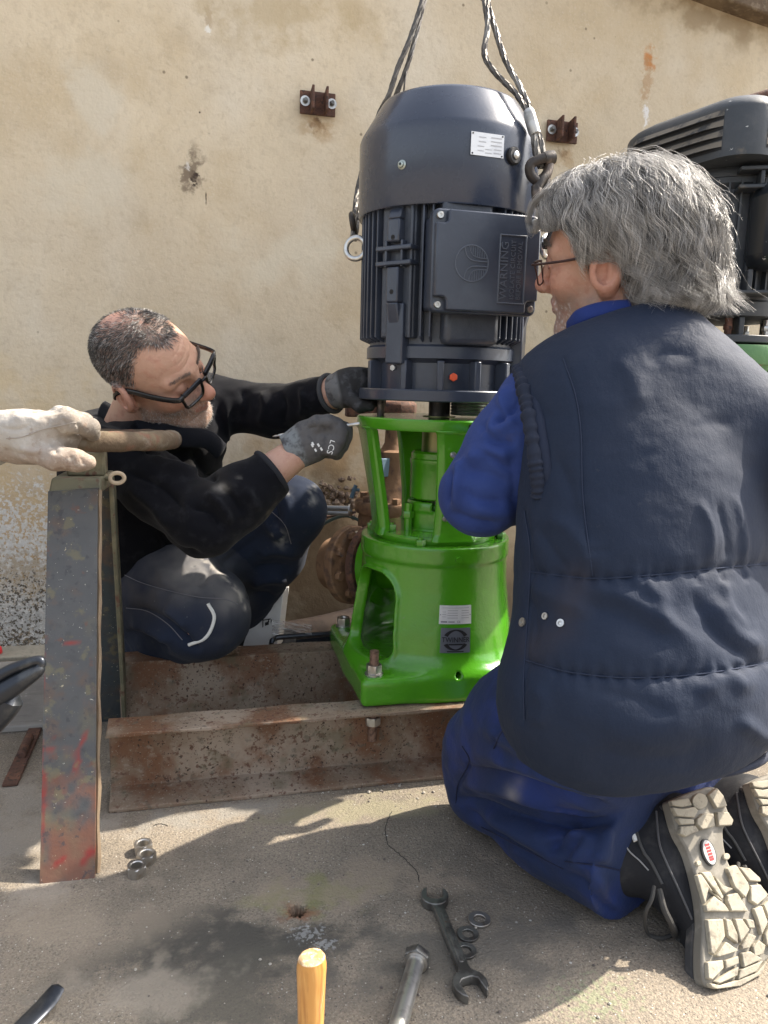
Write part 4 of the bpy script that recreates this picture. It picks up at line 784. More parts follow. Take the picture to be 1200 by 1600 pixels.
def rearleg():
    w = V3(-.07, 0, 0); d = V3(0, .012, 0); e = V3(0, -.035, 0); a = [rb_, rb_+w, rt+w, rt]
    return cat((np.array([rb_, rt, rt+d, rb_+d, rb_+w, rt+w, rt+w+d, rb_+w+d]), [(0, 1, 5, 4), (3, 7, 6, 2), (0, 3, 2, 1), (4, 5, 6, 7), (1, 2, 6, 5), (0, 4, 7, 3)]))
rl = rearleg(); st.part('rear_leg', rl, standm, smooth=30, colr=np.tile(V3(.05, .065, .075), (len(rl[0]), 1)))
st.part('rear_leg_flange', slab(rb_+V3(.001, -.03, 0), V3(.008, 0, 0), rt-rb_, V3(0, .045, 0)), olive, bev=.002)
pc = V3((x0+x1)/2+.012, y0+.065, 0)
st.part('post', box(pc[0]-.028, pc[0]+.03, pc[1]-.028, pc[1]+.028, ztop+.022, ztop+.062), olive, bev=.003)
st.part('spindle', cyl(V3(pc[0], pc[1], ztop+.06), V3(pc[0], pc[1], ztop+.085), .014, n=16), rustbr)
st.part('ring_eye', tube(np.array([D(183, 747, 1.27)+V3(.011*math.cos(t), .002*math.cos(t), .0085*math.sin(t)) for t in np.linspace(0, 2*math.pi, 25)[:-1]]), .0035, 8, closed=True), mat('bleached bone-coloured ring', (.55, .45, .33), .7))
st.part('ring_stem', cyl(D(165, 748, 1.27), D(174, 748, 1.27), .0035, n=10), olive)
hw = Thing('handwheel', 'rusty flaking handwheel gripped by the leather glove on top of the stand', 'handwheel', V3(pc[0], pc[1], ztop+.07))
wz = float(D(187, 688, 1.27)[2]); HWC = V3(pc[0], pc[1], wz); HWR = .138
def wheel():
    t = np.linspace(0, 2*math.pi, 121)[:-1]; P = np.stack([HWC[0]+HWR*np.cos(t), HWC[1]+HWR*np.sin(t), HWC[2]-.05*np.sin(t)*HWR], 1); r = .0158+.0007*np.sin(9*t)+.0005*np.sin(23*t+1); return tube(P, r, 14, closed=True)
hw.part('rim', wheel(), wheelm); hw.part('hub', tr(lathe([(.022, -.02), (.026, -.01), (.026, .012), (.016, .016)], 24), HWC), wheelm)
for k in range(5): a = k*2*math.pi/5+.5; hw.part('spoke', tube(np.array([HWC, HWC+V3(HWR*math.cos(a)*.5, HWR*math.sin(a)*.5, -.004), HWC+V3(HWR*math.cos(a), HWR*math.sin(a), 0)]), [.011, .009, .01], 10), wheelm)

# ------------------------------------------------------------------ loose things on the ground
for (x, y, z, lab, ang) in ((224, 1331, 0, 'steel hex nut farthest back of the three on the concrete', .2), (229, 1347, 0, 'steel hex nut in the middle, touching its two neighbours', .7), (214, 1366, 0, 'steel hex nut nearest the camera, left of the other two', .1)):
    p = G(x, y); single('hex_nut', tr(hexnut((0, 0, 0), (0, 0, 1), .0255, .0155, .0087), p, rz(ang)), steel, lab, 'nut', 'loose nuts on the concrete', smooth=0)
for (x, y, r, lab) in ((749, 1438, .0155, 'steel washer farthest from the camera right of the spanner'), (731, 1461, .0145, 'steel washer in the middle of the row beside the spanner'), (727, 1487, .0145, 'steel washer half hidden under the spanner jaw end')):
    p = G(x, y, .001); single('washer', tr(washer((0, 0, 0), (0, 0, 1), r, r*.53, .0028), p), dullsteel if r < .015 else steel, lab, 'washer', 'loose washers on the concrete', bev=.0005)
def spanner():
    a = G(679, 1402, .008); b = G(735, 1540, .008); d = b-a; L = np.linalg.norm(d[:2]); th = math.atan2(d[1], d[0])
    def end(cx, s, R, gap, tilt):
        pts = []; a0 = math.asin(gap/R)
        for k in range(25): q = a0+(2*math.pi-2*a0)*k/24; pts.append((R*math.cos(q)*1.05, R*math.sin(q)))
        m = -.2*R; pts += [(m+.0, -gap*.98), (m-.35*gap, -gap*.5), (m-.35*gap, gap*.5), (m, gap*.98)]
        c_, s_ = math.cos(tilt), math.sin(tilt); return [(cx+s*(x*c_-y*s_), x*s_+y*c_) for x, y in pts]
    def ex(poly, h):
        n = len(poly); P = np.array(poly); area = sum(P[i][0]*P[(i+1) % n][1]-P[(i+1) % n][0]*P[i][1] for i in range(n)); poly = poly if area > 0 else poly[::-1]
        v = [(x, y, -h) for x, y in poly]+[(x, y, h) for x, y in poly]; return np.array(v, float), [tuple(range(n-1, -1, -1)), tuple(range(n, 2*n))]+[(i, (i+1) % n, n+(i+1) % n, n+i) for i in range(n)]
    hd = cat(ex(end(L, 1, .0215, .0125, .2), .006)); hd2 = ex(end(0, -1, .0195, .0112, .25), .006)
    sk = ex([(.012, -.010), (.03, -.0075), (L-.03, -.0075), (L-.014, -.011), (L-.014, .011), (L-.03, .0075), (.03, .0075), (.012, .010)], .0042)
    gr = ex([(.035, -.003), (L-.035, -.003), (L-.035, .003), (.035, .003)], .0052); R = rz(th); f = lambda g: tr(g, V3(*a[:2], .0065), R)
    t = Thing('spanner', 'dark double open-ended spanner lying on the concrete', 'spanner', V3(*a[:2], 0)); t.part('open_jaw', f(hd), dullsteel, bev=.0012); t.part('open_jaw', f(hd2), dullsteel, bev=.0012); t.part('handle', f(sk), dullsteel, bev=.0015); t.part('raised_panel', f(gr), dullsteel, bev=.0015)
spanner()
def longbolt():
    h = G(650, 1503, .014); e = G(612, 1640, .014); d = nrm(e-h); t = Thing('long_bolt', 'long bright hex bolt lying with its shank towards the camera', 'bolt', h*V3(1, 1, 0))
    t.part('shank', cyl(h, h+d*.2, .0108, n=24), zinc); t.part('bolt_head', hexa(h-d*.012, d, .03, .0125), dullsteel, bev=.0008); t.part('washer', washer(h+d*.0, d, .0145, .0109, .0025), steel)
longbolt()
def hammer():
    top = D(487, 1497, .78); t = Thing('hammer', 'hammer standing on its head with varnished wooden handle pointing up', 'hammer', V3(top[0], top[1], 0)); P = [(0, .02), (.0165, .03), (.0145, .05), (.0135, .08), (.0135, .12), (.0148, .15)]
    z1 = top[2]; n = 18; rs = np.interp(np.linspace(0, 1, n), [0, .3, .7, .93, 1], [.013, .0135, .0148, .0158, .0142]); zz = np.linspace(.02, z1, n)
    sq = lambda g: (g[0]*V3(1, .86, 1), g[1])
    t.part('handle', tr(sq(lathe(list(zip(rs, zz)), 32)), V3(top[0], top[1], 0), rz(.3)), wood, smooth=50)
    t.part('handle_end', tr(sq(lathe([(.0142, z1), (.0125, z1+.0025), (.008, z1+.0038), (.003, z1+.004)], 32)), V3(top[0], top[1], 0), rz(.3)), woodend, smooth=60)
    t.part('hammer_head', cbox((top[0], top[1], .021), (.045, .019, .0205), rz(-.166)), forged, bev=.004)
hammer()
def strap():
    a, b = G(22, 1212, .004), G(75, 1095, .004); d = b-a; n_ = nrm(V3(-d[1], d[0], 0))*.013; a = a-d*.1
    t = Thing('flat_bar', 'rusty dark flat iron bar lying on the ground left of the stand', 'iron bar', a*V3(1, 1, 0)); t.part('bar', slab(a-n_-V3(0, 0, .003), n_*2, d*1.4, V3(0, 0, .006)), rustbr, bev=.0015); t.part('hinge_barrel', cyl(a+d*.28+V3(0, 0, .008), a+d*.52+V3(0, 0, .008), .008, n=14), rustbr, bev=.002)
strap()
def plier():
    t = Thing('black_tool', 'black bow-shaped tool jaw reaching in at the left edge', 'tool', G(20, 1150)); d = .86
    t.part('upper_arm', tube(spline([D(-80, 1105, d), D(0, 1056, d), D(30, 1041, d), D(58, 1032, d), D(65, 1037, d), D(58, 1049, d)], 40), np.interp(np.linspace(0, 1, 40), [0, .8, 1], [.008, .005, .0048]), 12, flat=(1, 1)), toolblk)
    t.part('lower_arm', tube(spline([D(-80, 1135, d), D(0, 1085, d), D(30, 1066, d), D(58, 1048, d), D(64, 1038, d)], 40), np.interp(np.linspace(0, 1, 40), [0, .5, 1], [.014, .011, .0045]), 12), toolblk)
    t.part('web', tube(spline([D(-80, 1200, d+.01), D(-5, 1118, d+.01), D(12, 1096, d+.01), D(22, 1076, d+.01)], 24), [.016]*18+[.013, .011, .01, .008, .006, .004], 12), toolblk)
plier()
single('pry_bar', tube(spline([G(-120, 1745, .008), G(-40, 1672, .008), G(25, 1614, .008), G(66, 1574, .010), G(86, 1549, .015), G(92, 1538, .019)], 40), np.interp(np.linspace(0, 1, 40), [0, .7, .93, 1], [.0125, .012, .009, .002]), 14, flat=(1, .3)), toolblk, 'dark flat pry bar tip at the lower left corner', 'pry bar')
single('red_cap', tr(lathe([(.008, 0), (.011, .003), (.011, .016), (.008, .02)], 20), G(-3, 1020, .012), rx(.5)), redp, 'small red plastic cap at the left edge by the wall', 'cap')
def grit():
    gs = []
    for k in range(420):
        x = random.uniform(-.5, .75); y = random.uniform(.55, 1.25); s = random.choice([.0008, .001, .0012, .0016, .0024]); gs.append(tr(lathe([(s*.5, 0), (s, s*.5), (s*.4, s)], 5), (x, y, 0), rz(random.random()*6)))
    for k in range(60):
        q = G(random.gauss(600, 90), random.gauss(1228, 8)); s = random.uniform(.0015, .004); gs.append(tr(lathe([(s*.5, 0), (s, s*.5), (s*.4, s)], 6), (q[0], q[1], 0), rz(random.random()*6)))
    return cat(*gs)
gr_o = bpy.data.objects['ground']
for pts in ([(655, 1378), (650, 1360), (628, 1338), (606, 1318), (603, 1290), (612, 1268)], [(240, 1290), (250, 1287), (262, 1290)]):
    q = spline(np.array([G(x, y, .0004) for x, y in pts]), 60); q[:, :2] += RNG.normal(0, .0006, (60, 2)); c_ = bpy.data.objects.new('crack', mesh('crack', tube(q, .0006, 5, flat=(1, .5)), dark, 30)); col.objects.link(c_); c_.parent = gr_o
single('grit', grit(), mat('grit', (.4, .37, .32), .9, 0, [dict(s=90, c=(.12, .1, .09), lo=.45, hi=.6, d=0)]), 'fine grit and stone chips strewn over the concrete', 'grit', kind='stuff', base=(0, 0, 0), smooth=20)
# ------------------------------------------------------------------ people: materials
skinm = mat('skin', (.5, .3, .22), .48, 0, [dict(s=70, c=(.36, .13, .09), lo=.5, hi=.72, a=.38), dict(s=240, c=(.62, .42, .32), lo=.55, hi=.72, a=.35), dict(s=420, c=(.25, .11, .08), lo=.66, hi=.72, a=.4)], [('noise', 230, .5, .0014), ('noise', 700, .45, .0006)], attr=True, sss=.07, spec=.4, rvar=.1)
hairm = mat('grey hair', (.3, .3, .3), .38, 0, (), (), attr=True, spec=.6)
fleece = mat('black fleece', (.008, .009, .013), .95, 0, [dict(s=40, c=(.016, .017, .021), lo=.5, hi=.7, a=.6)], [('noise', 500, .35, .001), ('noise', 30, .12, .004)], attr=True, sheen=.06, spec=.15)
navyt = mat('navy work trousers', (.02, .028, .05), .9, 0, [dict(s=60, c=(.05, .055, .065), lo=.6, hi=.75, a=.5), dict(s=160, c=(.4, .4, .38), lo=.72, hi=.75, a=.6, m2=6, lo2=.5, hi2=.6)], [('noise', 420, .4, .0008), ('noise', 26, .2, .006)], attr=True, sheen=.04, spec=.2)
vestm = mat('navy body-warmer cloth', (.017, .025, .05), .75, 0, [dict(s=300, c=(.018, .026, .05), lo=.5, hi=.7, a=.4), dict(s=90, c=(.04, .045, .06), lo=.66, hi=.72, a=.4, m2=6, lo2=.5, hi2=.6)], [('noise', 520, .35, .0008), ('noise', 16, .35, .010, (1, 1, .45)), ('noise', 60, .22, .003)], attr=True, sheen=.03, spec=.3)
bluem = mat('royal blue cotton', (.02, .045, .22), .82, 0, [dict(s=7, c=(.016, .035, .17), lo=.42, hi=.65, a=.7), dict(s=18, c=(.05, .05, .09), lo=.62, hi=.75, a=.45)], [('noise', 480, .35, .0008), ('noise', 22, .4, .008), ('noise', 60, .25, .003)], attr=True, sheen=.05, spec=.25)
glovegrey = mat('grey coated glove', (.10, .10, .105), .7, 0, [dict(s=60, c=(.07, .07, .075), lo=.45, hi=.65)], [('noise', 380, .4, .001), ('noise', 45, .3, .004)], attr=True, spec=.3)
leather = mat('dirty white leather', (.6, .56, .5), .8, 0, [dict(s=14, c=(.30, .22, .16), lo=.52, hi=.68, a=.7), dict(s=50, c=(.2, .13, .09), lo=.58, hi=.7, a=.6), dict(s=130, c=(.5, .47, .42), lo=.5, hi=.7, a=.4)], [('noise', 60, .5, .004), ('noise', 240, .35, .001)], attr=True)
shoeblk = mat('black nubuck', (.018, .019, .023), .75, 0, [dict(s=30, c=(.04, .04, .042), lo=.5, hi=.7)], [('noise', 300, .4, .001)], spec=.3)
solem = mat('dusty beige rubber sole', (.33, .30, .235), .85, 0, [dict(s=9, c=(.44, .40, .31), lo=.45, hi=.65), dict(s=40, c=(.17, .15, .12), lo=.5, hi=.66, a=.8), dict(s=140, c=(.15, .13, .11), lo=.58, hi=.68, a=.6)], [('noise', 90, .4, .002), ('noise', 260, .3, .001)])
solegrv = mat('grey rubber grooves', (.20, .185, .155), .85, 0, [dict(s=30, c=(.3, .28, .24), lo=.45, hi=.65)], [('noise', 160, .3, .001)])
glass = mat('spectacle lens', (.95, .95, .95), .03, 0, alpha=.12, spec=.6)
framek = mat('black acetate', (.006, .006, .007), .22)
frameb = mat('brown metal spectacle frame', (.05, .022, .018), .35, .3)
white = mat('off-white reflective tape', (.75, .76, .74), .6)
lace = mat('dark lace', (.05, .048, .045), .9)

def frame(fwd, up):
    x = nrm(fwd); y = nrm(np.cross(up, x)); return np.stack([x, y, np.cross(x, y)], 1)      # columns: forward, left, up
def lerpc(c, m, cc): m = np.clip(m, 0, 1)[:, None]; c[:] = c*(1-m)+np.asarray(cc)*m
def gs(d, w): return np.exp(-(d/w)**2)
def pick(V, x, y, r=5, N=None):
    u, v = px(V); m = np.hypot(u-x, v-y) < r
    if N is not None: m &= (N*(C0-V)).sum(1) > 0
    i = np.where(m)[0]; j = i[np.argmin(np.linalg.norm(V[i]-C0, axis=1))]; return V[j], j

# head in its own frame: x forward, y to its left, z up, origin between the ears
def sd_head(neck_to, lid=.6):
    e = lambda p, c, a: s_ell(p, c, a)
    def f(p):
        y = np.abs(p[:, 1]); q = p.copy(); q[:, 1] = y
        d = e(p, (-.016, 0, .042), (.098, .0765, .083))
        d = smin(d, e(p, (.026, 0, -.002), (.064, .062, .088)), .03)
        d = smin(d, s_cap(q, (.01, .04, -.062), (.066, .018, -.098), .026, .022), .035)
        d = smin(d, s_sph(p, (.074, 0, -.1), .019), .03)
        d = smin(d, s_sph(q, (.056, .042, -.018), .022), .03)
        d = smin(d, s_cap(q, (.086, .006, .03), (.066, .048, .027), .0095, .009), .016)
        d = smax(d, -s_ell(q, (.095, .0325, .008), (.0205, .0165, .0135)), .014)
        d = smin(d, s_sph(q, (.0735, .0325, .008), .0142), .005)
        d = smin(d, s_cap(p, (.09, 0, .02), (.1125, 0, -.022), .0075, .0125), .014)
        d = smin(d, s_sph(p, (.1125, 0, -.0245), .0125), .008)
        d = smin(d, s_ell(q, (.1015, .0125, -.0275), (.0105, .0075, .008)), .006)
        d = smax(d, -s_ell(q, (.107, .0065, -.0365), (.005, .0035, .004)), .003)
        d = smin(d, s_ell(q, (.055, 0, -.05), (.039, .036, .038)), .02)
        d = smin(d, s_cap(q, (.097, 0, -.0525), (.0865, .022, -.0575), .0058, .0035), .008)
        d = smin(d, s_cap(q, (.095, 0, -.0655), (.0855, .02, -.0605), .0068, .0035), .008)
        d = smax(d, -s_cap(q, (.105, 0, -.0592), (.092, .026, -.0595), .0014), .004)
        d = smax(d, -s_cap(q, (.093, .018, -.028), (.083, .036, -.062), .002), .012)          # fold beside the nose
        ec = (-.02, .0785, -.004); R = rz(.35) @ ry(-.2)
        ear = s_ell(q, ec, (.0205, .0075, .033), R); rim = smax(np.abs(s_ell(q, (ec[0], ec[1]+.003, ec[2]+.004), (.021, .012, .0305), R))-.0032, np.abs((q-f32(ec)) @ f32(R)[:, 1]-.004)-.006, .004)
        ear = smax(ear, -s_ell(q, (-.013, .087, -.004), (.0095, .006, .016), R), .006); ear = smin(ear, rim, .004); ear = smin(ear, s_sph(q, (-.012, .0755, -.031), .0085), .008)
        ear = smin(ear, s_cap(q, (-.006, .077, .004), (-.004, .077, -.012), .004), .005)
        d = smin(d, ear, .006)
        d = smin(d, s_cap(p, (-.022, 0, -.05), neck_to, .056, .062), .03)
        return d.astype(f32)
    return f
def head_mesh(neck_to, h=.0019):
    f = sd_head(neck_to); n = np.asarray(neck_to); lo = np.minimum((-.13, -.105, -.13), n-.085); hi = np.maximum((.135, .105, .14), n+.085); V, Q = nets(f, lo, hi, h)
    N = vnormals(V, Q); x, y, z = V.T; a = np.abs(y); d = fbm(V, 45, 3)*.0009*(x > -.02)
    for zz, k in ((.052, 1.), (.064, .8), (.078, .6)): d -= .0011*k*gs(z-zz-.004*np.sin(y*60), .0022)*(x > .05)*np.clip(1-a/.05, 0, 1)
    for s0, s1 in (((.0, .05), (-.004, .06)), ((.004, .052), (.010, .064)), ((-.004, .05), (-.012, .06))):      # crow's feet
        t = np.clip((a-s0[1])/(s1[1]-s0[1]), 0, 1); d -= .0009*gs(z-(s0[0]+(s1[0]-s0[0])*t), .0016)*(a > s0[1])*(a < s1[1]+.004)*(x > .03)
    d -= .0013*gs(z+.006-.0*x, .003)*gs(a-.032, .016)*(x > .06); d -= .001*gs(a-.006, .0018)*gs(z-.036, .008)*(x > .07)
    d -= .0015*gs(z+.075+(a-.02)*.5, .003)*gs(a-.03, .012)*(x > .05); d -= .0016*gs(z+.076, .003)*gs(a, .018)*(x > .07)
    return V+N*d[:, None], Q
def head_col(V, stub=.5, hairline=None, base=(.52, .315, .225)):
    x, y, z = V.T; a = np.abs(y); c = np.tile(np.array(base), (len(V), 1)); nz = fbm(V, 90, 3)
    red = (.56, .22, .155)
    lerpc(c, .75*gs(np.linalg.norm(V-(.115, 0, -.024), axis=1), .022), red); lerpc(c, .45*gs(np.linalg.norm(np.stack([x-.07, a-.045, z+.018], 1), axis=1), .03), red)
    lerpc(c, .45*(a > .071)*(np.abs(x+.02) < .03), (.56, .26, .2)); lerpc(c, .3*np.clip(nz, 0, 1), red)
    lip = gs((z+.059)/1., .0095)*(x > .08)*(a < .024); lerpc(c, lip*.8, (.42, .17, .14))
    st = np.clip((-.022-z)/.02, 0, 1)*np.clip((x+.02)/.02, 0, 1)*np.clip((z+.135)/.02, 0, 1)*(1-lip)*(1-gs(np.linalg.norm(V-(.1, 0, -.025), axis=1), .022)); lerpc(c, stub*st*(.75+.5*nz), (.24, .21, .19))
    sock = gs(np.linalg.norm(np.stack([x-.082, a-.0325, z-.004], 1), axis=1), .017); lerpc(c, .35*sock, (.36, .17, .13))
    if hairline is not None: lerpc(c, hairline(V), (.17, .14, .125))
    return c
def strands(P, r, cols, taper=True):
    """P (n, m, 3) -> thin three-sided hairs"""
    n, m, _ = P.shape; T = np.gradient(P, axis=1); T /= np.linalg.norm(T, axis=2, keepdims=True)+1e-9
    a = np.where(np.abs(T[:, :, 2:3]) < .9, np.array([0, 0, 1.]), np.array([1., 0, 0])); U = np.cross(T, a); U /= np.linalg.norm(U, axis=2, keepdims=True)+1e-9; Wv = np.cross(T, U)
    rr = np.asarray(r).reshape(-1, 1)*(np.interp(np.linspace(0, 1, m), [0, .6, 1], [1, .9, .25])[None] if taper else 1); rr = rr[:, :, None]
    V = np.stack([P+rr*(math.cos(k)*U+math.sin(k)*Wv) for k in (0, 2.094, 4.189)], 2).reshape(-1, 3)
    b = (np.arange(n)[:, None]*m+np.arange(m-1)[None]).reshape(-1)*3
    Q = np.concatenate([np.stack([b+k, b+(k+1) % 3, b+3+(k+1) % 3, b+3+k], 1) for k in range(3)]); return (V, Q), np.repeat(cols, m*3, 0)
def gloves(nm, pers, f, lo, hi, m, colr, h=.0024, amp=.0012, cr=()):
    V, Q = nets(f, lo, hi, h); N = vnormals(V, Q); u, v = px(V); dsp = fbm(V, 55, 3)*amp
    for S, w, a in cr: dsp = dsp+crease(u, v, S, w, a)
    V = V+N*dsp[:, None]; return pers.part(nm, (V, Q), m, smooth=180, colr=colr(V)), V, Q
def seamline(per, V, S, r, m, parent):
    u, v = px(V); dep = np.linalg.norm(V-C0, axis=1); P = []
    for x, y in spline(np.array([(a, b, 0) for a, b in S]), 8*len(S))[:, :2]:
        k = np.where(np.hypot(u-x, v-y) < 7)[0]
        if not len(k): continue
        k = k[dep[k] < dep[k].min()+.02]; w = np.exp(-((u[k]-x)**2+(v[k]-y)**2)/14); q = (V[k]*w[:, None]).sum(0)/w.sum(); q = C0+ray(x, y)*(np.linalg.norm(q-C0)/np.linalg.norm(ray(x, y))); P.append(q+nrm(C0-q)*.0006)
    if len(P) > 3: P = np.array(P); P[1:-1] = (P[:-2]+P[1:-1]*2+P[2:])/4; per.part('seam_stitching', tube(P, r, 6), m, parent)
def bounds(pts, pad): P = np.array(pts); return P.min(0)-pad, P.max(0)+pad

# ================================================================== the man on the right, kneeling with his back to us
def right_man():
    per = Thing('person', 'kneeling man with wavy grey hair in navy vest and blue overalls', 'person', V3(*G(960, 1380)[:2], 0))
    Fd = nrm(V3(-.19, .98, 0)); Ld = nrm(np.cross(Fd, V3(0, 0, 1))); BR = np.stack([Ld, Fd, V3(0, 0, 1)], 1)
    lean = BR @ rx(-.20)
    shL, shR = D(848, 640, 1.13), D(1235, 700, 1.09); elL = D(752, 772, 1.17); wrL = D(838, 778, 1.33); elR = D(1300, 830, 1.18); wrR = D(1120, 860, 1.36)
    hipL, knL, anL = D(915, 1120, 1.08), D(772, 1218, 1.27), D(985, 1352, 1.045); hipR, knR, anR = D(1080, 1120, 1.05), D(960, 1180, 1.45), D(1140, 1300, 1.17)
    # --- vest
    def vest(p):
        d = s_ell(p, D(1004, 682, 1.135), (.194, .125, .185), lean)
        d = smin(d, s_ell(p, D(1005, 880, 1.11), (.200, .140, .21), lean), .08)
        d = smin(d, s_ell(p, D(1003, 1075, 1.085), (.219, .160, .165), BR), .07)
        d = smin(d, s_ell(p, D(985, 900, 1.20), (.165, .155, .2), lean), .06); d = smin(d, s_ell(p, D(990, 720, 1.22), (.15, .10, .15), lean), .06)
        d = smin(d, s_cap(p, D(872, 614, 1.135), D(1030, 590, 1.12), .064), .07); d = smin(d, s_cap(p, D(1030, 592, 1.12), D(1205, 672, 1.10), .064, .06), .06)
        d = smin(d, s_cap(p, D(1012, 590, 1.14), D(1002, 535, 1.15), .082, .068), .05)
        return d.astype(f32)
    lo, hi = bounds([D(760, 470, 1.2), D(1300, 470, 1.1), D(760, 1260, .9), D(1300, 1260, 1.3), D(1000, 800, .9), D(1000, 900, 1.42)], .06)
    nk = nrm(V3(-.25, .25, 1)); np0 = D(968, 522, 1.15)
    hp = [D(775, 1108, 1.2), D(965, 1246, .965), D(1235, 1180, .99)]; hn = nrm(np.cross(hp[1]-hp[0], hp[2]-hp[0])); hn = hn if hn[2] > 0 else -hn
    cutv = lambda p: smax(smax(vest(p), -(p-f32(hp[1])) @ f32(hn), .008), -s_cap(p, shL+V3(.03, 0, .01), shL+(elL-shL)*.8+V3(-.1, .02, 0), .058, .06), .01)
    V, Q = nets(lambda p: smax(cutv(p), (p-f32(np0)) @ f32(nk)-.022, .006).astype(f32), lo, hi, .0042, 1.6)
    N = vnormals(V, Q); face = np.clip((N*nrm3(C0-V)).sum(1)*3+.3, 0, 1); u, v = px(V); disp = fbm(V, 9, 3)*.0035+fbm(V*V3(1, 1, 2.2), 22, 2)*.0016
    S1 = [(826, 893), (880, 900), (939, 904), (1050, 896), (1120, 888), (1215, 880)]; S2 = [(820, 1031), (860, 1043), (902, 1052), (985, 1059), (1096, 1053), (1215, 1033)]; S3 = [(819, 798), (827, 850), (828, 900), (823, 983), (818, 1060), (819, 1125)]; S4 = [(880, 560), (900, 620), (908, 680), (911, 779), (926, 900)]
    for S, w, a in ((S1, 5, -.005), (S2, 5, -.005), (S3, 4, -.004), (S4, 3.5, -.0022), ([(925, 862), (950, 860)], 4, -.002)): disp += crease(u, v, S, w, a, False)*face
    for S in (S1, S2):
        d_, t_ = seg2(u, v, S); disp += .0022*np.sin(t_*95+3*vnoise(V, 30))*np.exp(-d_/11)*face
    for S in (S1, S2): disp += -.004*np.exp(-(seg2(u, v, S)[0]/22)**2)*face
    for S, w, a in (([(820, 905), (870, 935), (930, 955)], 16, .004), ([(880, 930), (960, 960), (1050, 1000)], 16, -.003), ([(900, 915), (980, 935), (1100, 1010)], 14, .0035), ([(1180, 1080), (1130, 1055), (1090, 1090)], 16, .004), ([(900, 1075), (990, 1092), (1060, 1120)], 20, -.003), ([(900, 1170), (1010, 1190), (1130, 1170)], 26, -.003), ([(940, 1140), (1010, 1150), (1100, 1130)], 24, .002), ([(830, 1070), (850, 1100), (840, 1140)], 12, .003),
                    ([(1110, 930), (1150, 990), (1200, 1020)], 14, .005), ([(1080, 920), (1120, 990), (1180, 1035)], 12, -.004), ([(1130, 900), (1140, 950), (1170, 985)], 8, .003), ([(1090, 780), (1110, 830), (1110, 885)], 7, .003), ([(1120, 780), (1135, 840), (1140, 880)], 6, -.003), ([(1145, 770), (1160, 830), (1165, 880)], 6, .003), ([(1070, 672), (1110, 660), (1150, 668)], 9, -.001), ([(1010, 570), (1040, 550), (1090, 560)], 12, -.003), ([(960, 560), (990, 590), (1000, 640)], 16, .003), ([(850, 800), (900, 840), (930, 895)], 14, .0035), ([(835, 820), (870, 870), (890, 900)], 10, -.003), ([(985, 890), (1030, 930), (1040, 990)], 14, .003), ([(1150, 1120), (1190, 1150), (1230, 1160)], 12, .004), ([(860, 700), (890, 760), (905, 830)], 12, -.0025), ([(830, 930), (835, 980), (830, 1020)], 8, -.003), ([(1090, 890), (1095, 915)], 4, -.003), ([(1130, 886), (1133, 912)], 4, -.003), ([(1165, 883), (1168, 910)], 4, -.003)):
        disp += crease(u, v, S, w, a*1.5)*face
    V = V+N*disp[:, None]; c = np.tile(V3(.0095, .0185, .042), (len(V), 1)); nz = fbm(V, 14, 4)
    lerpc(c, np.clip(nz*1.4-.1, 0, 1)*.35, (.02, .028, .05)); lerpc(c, gs(seg2(u, v, [(1030, 620), (1120, 700), (1150, 860)])[0], 60)*(.35+.5*nz)*.5, (.06, .065, .08)); lerpc(c, gs(seg2(u, v, [(900, 905), (880, 985), (830, 1010)])[0], 25)*.3*(1+nz), (.06, .045, .04))
    ve = per.part('vest', (V, Q), vestm, smooth=180, colr=c)
    for x, y, r in ((812, 969, .0062), (846, 965, .0046), (871, 971, .0052)):
        q, j = pick(V, x, y, 7); n = vnormals(V, Q)[j]; s_ = per.part('snap', tr(cat(washer((0, 0, 0), (0, 0, 1), r, r*.5, .0022), lathe([(r*.5, 0), (r*.45, .0016), (0, .002)], 14)), q+n*.0005, zto(n)), zinc, ve)
    tab = []
    for t in np.linspace(0, 1, 9): q, j = pick(V, 800+22*t, 948+6*t, 9); tab.append(q)
    for S in (S1, S2, S3, S4): seamline(per, V, S, .0009, mat('navy thread', (.02, .03, .06), .9), ve)
    # ruched armhole band
    c0 = D(838, 688, 1.105); a1 = D(822, 578, 1.135)-c0; a2 = D(846, 690, 1.03)-c0; ts = np.linspace(0, 2*math.pi, 500)[:-1]
    loop = c0+np.cos(ts)[:, None]*a1+np.sin(ts)[:, None]*a2*np.where(np.sin(ts) > 0, 1, 1.3)[:, None]
    nb = nrm(np.cross(a1, a2)); out = nb if nb @ (elL-shL) > 0 else -nb
    per.part('armhole_binding', tube(loop-out*.002, .0085+.0007*vnoise(np.stack([ts*9, 0*ts, 0*ts], 1)), 12, closed=True), vestm, ve, smooth=180, colr=np.tile(V3(.012, .019, .042), (499*12, 1)))
    per.part('ruched_cuff', tube(loop*1+out*.011, .0105*(1+.12*np.sin(ts*46+3*vnoise(np.stack([ts*5, 0*ts, 0*ts], 1)))+.14*vnoise(np.stack([ts*16, 0*ts+3, 0*ts], 1))), 12, closed=True, flat=(1, 1)), vestm, ve, smooth=180, colr=np.tile(V3(.013, .019, .038), (499*12, 1)))
    # hem piping
    hv = V[np.abs((V-hp[1]) @ hn) < .006]; cc = hv.mean(0); ax = np.stack([Ld, nrm(np.cross(hn, Ld))]); ang = np.arctan2((hv-cc) @ ax[1], (hv-cc) @ ax[0]); rad = np.hypot((hv-cc) @ ax[1], (hv-cc) @ ax[0]); P = []
    for t in np.linspace(-math.pi, math.pi, 91)[:-1]:
        m = np.abs((ang-t+math.pi) % (2*math.pi)-math.pi) < .08
        if m.any(): r_m = np.percentile(rad[m], 88); P.append(cc+ax[0]*r_m*math.cos(t)+ax[1]*r_m*math.sin(t)-hn*.002)
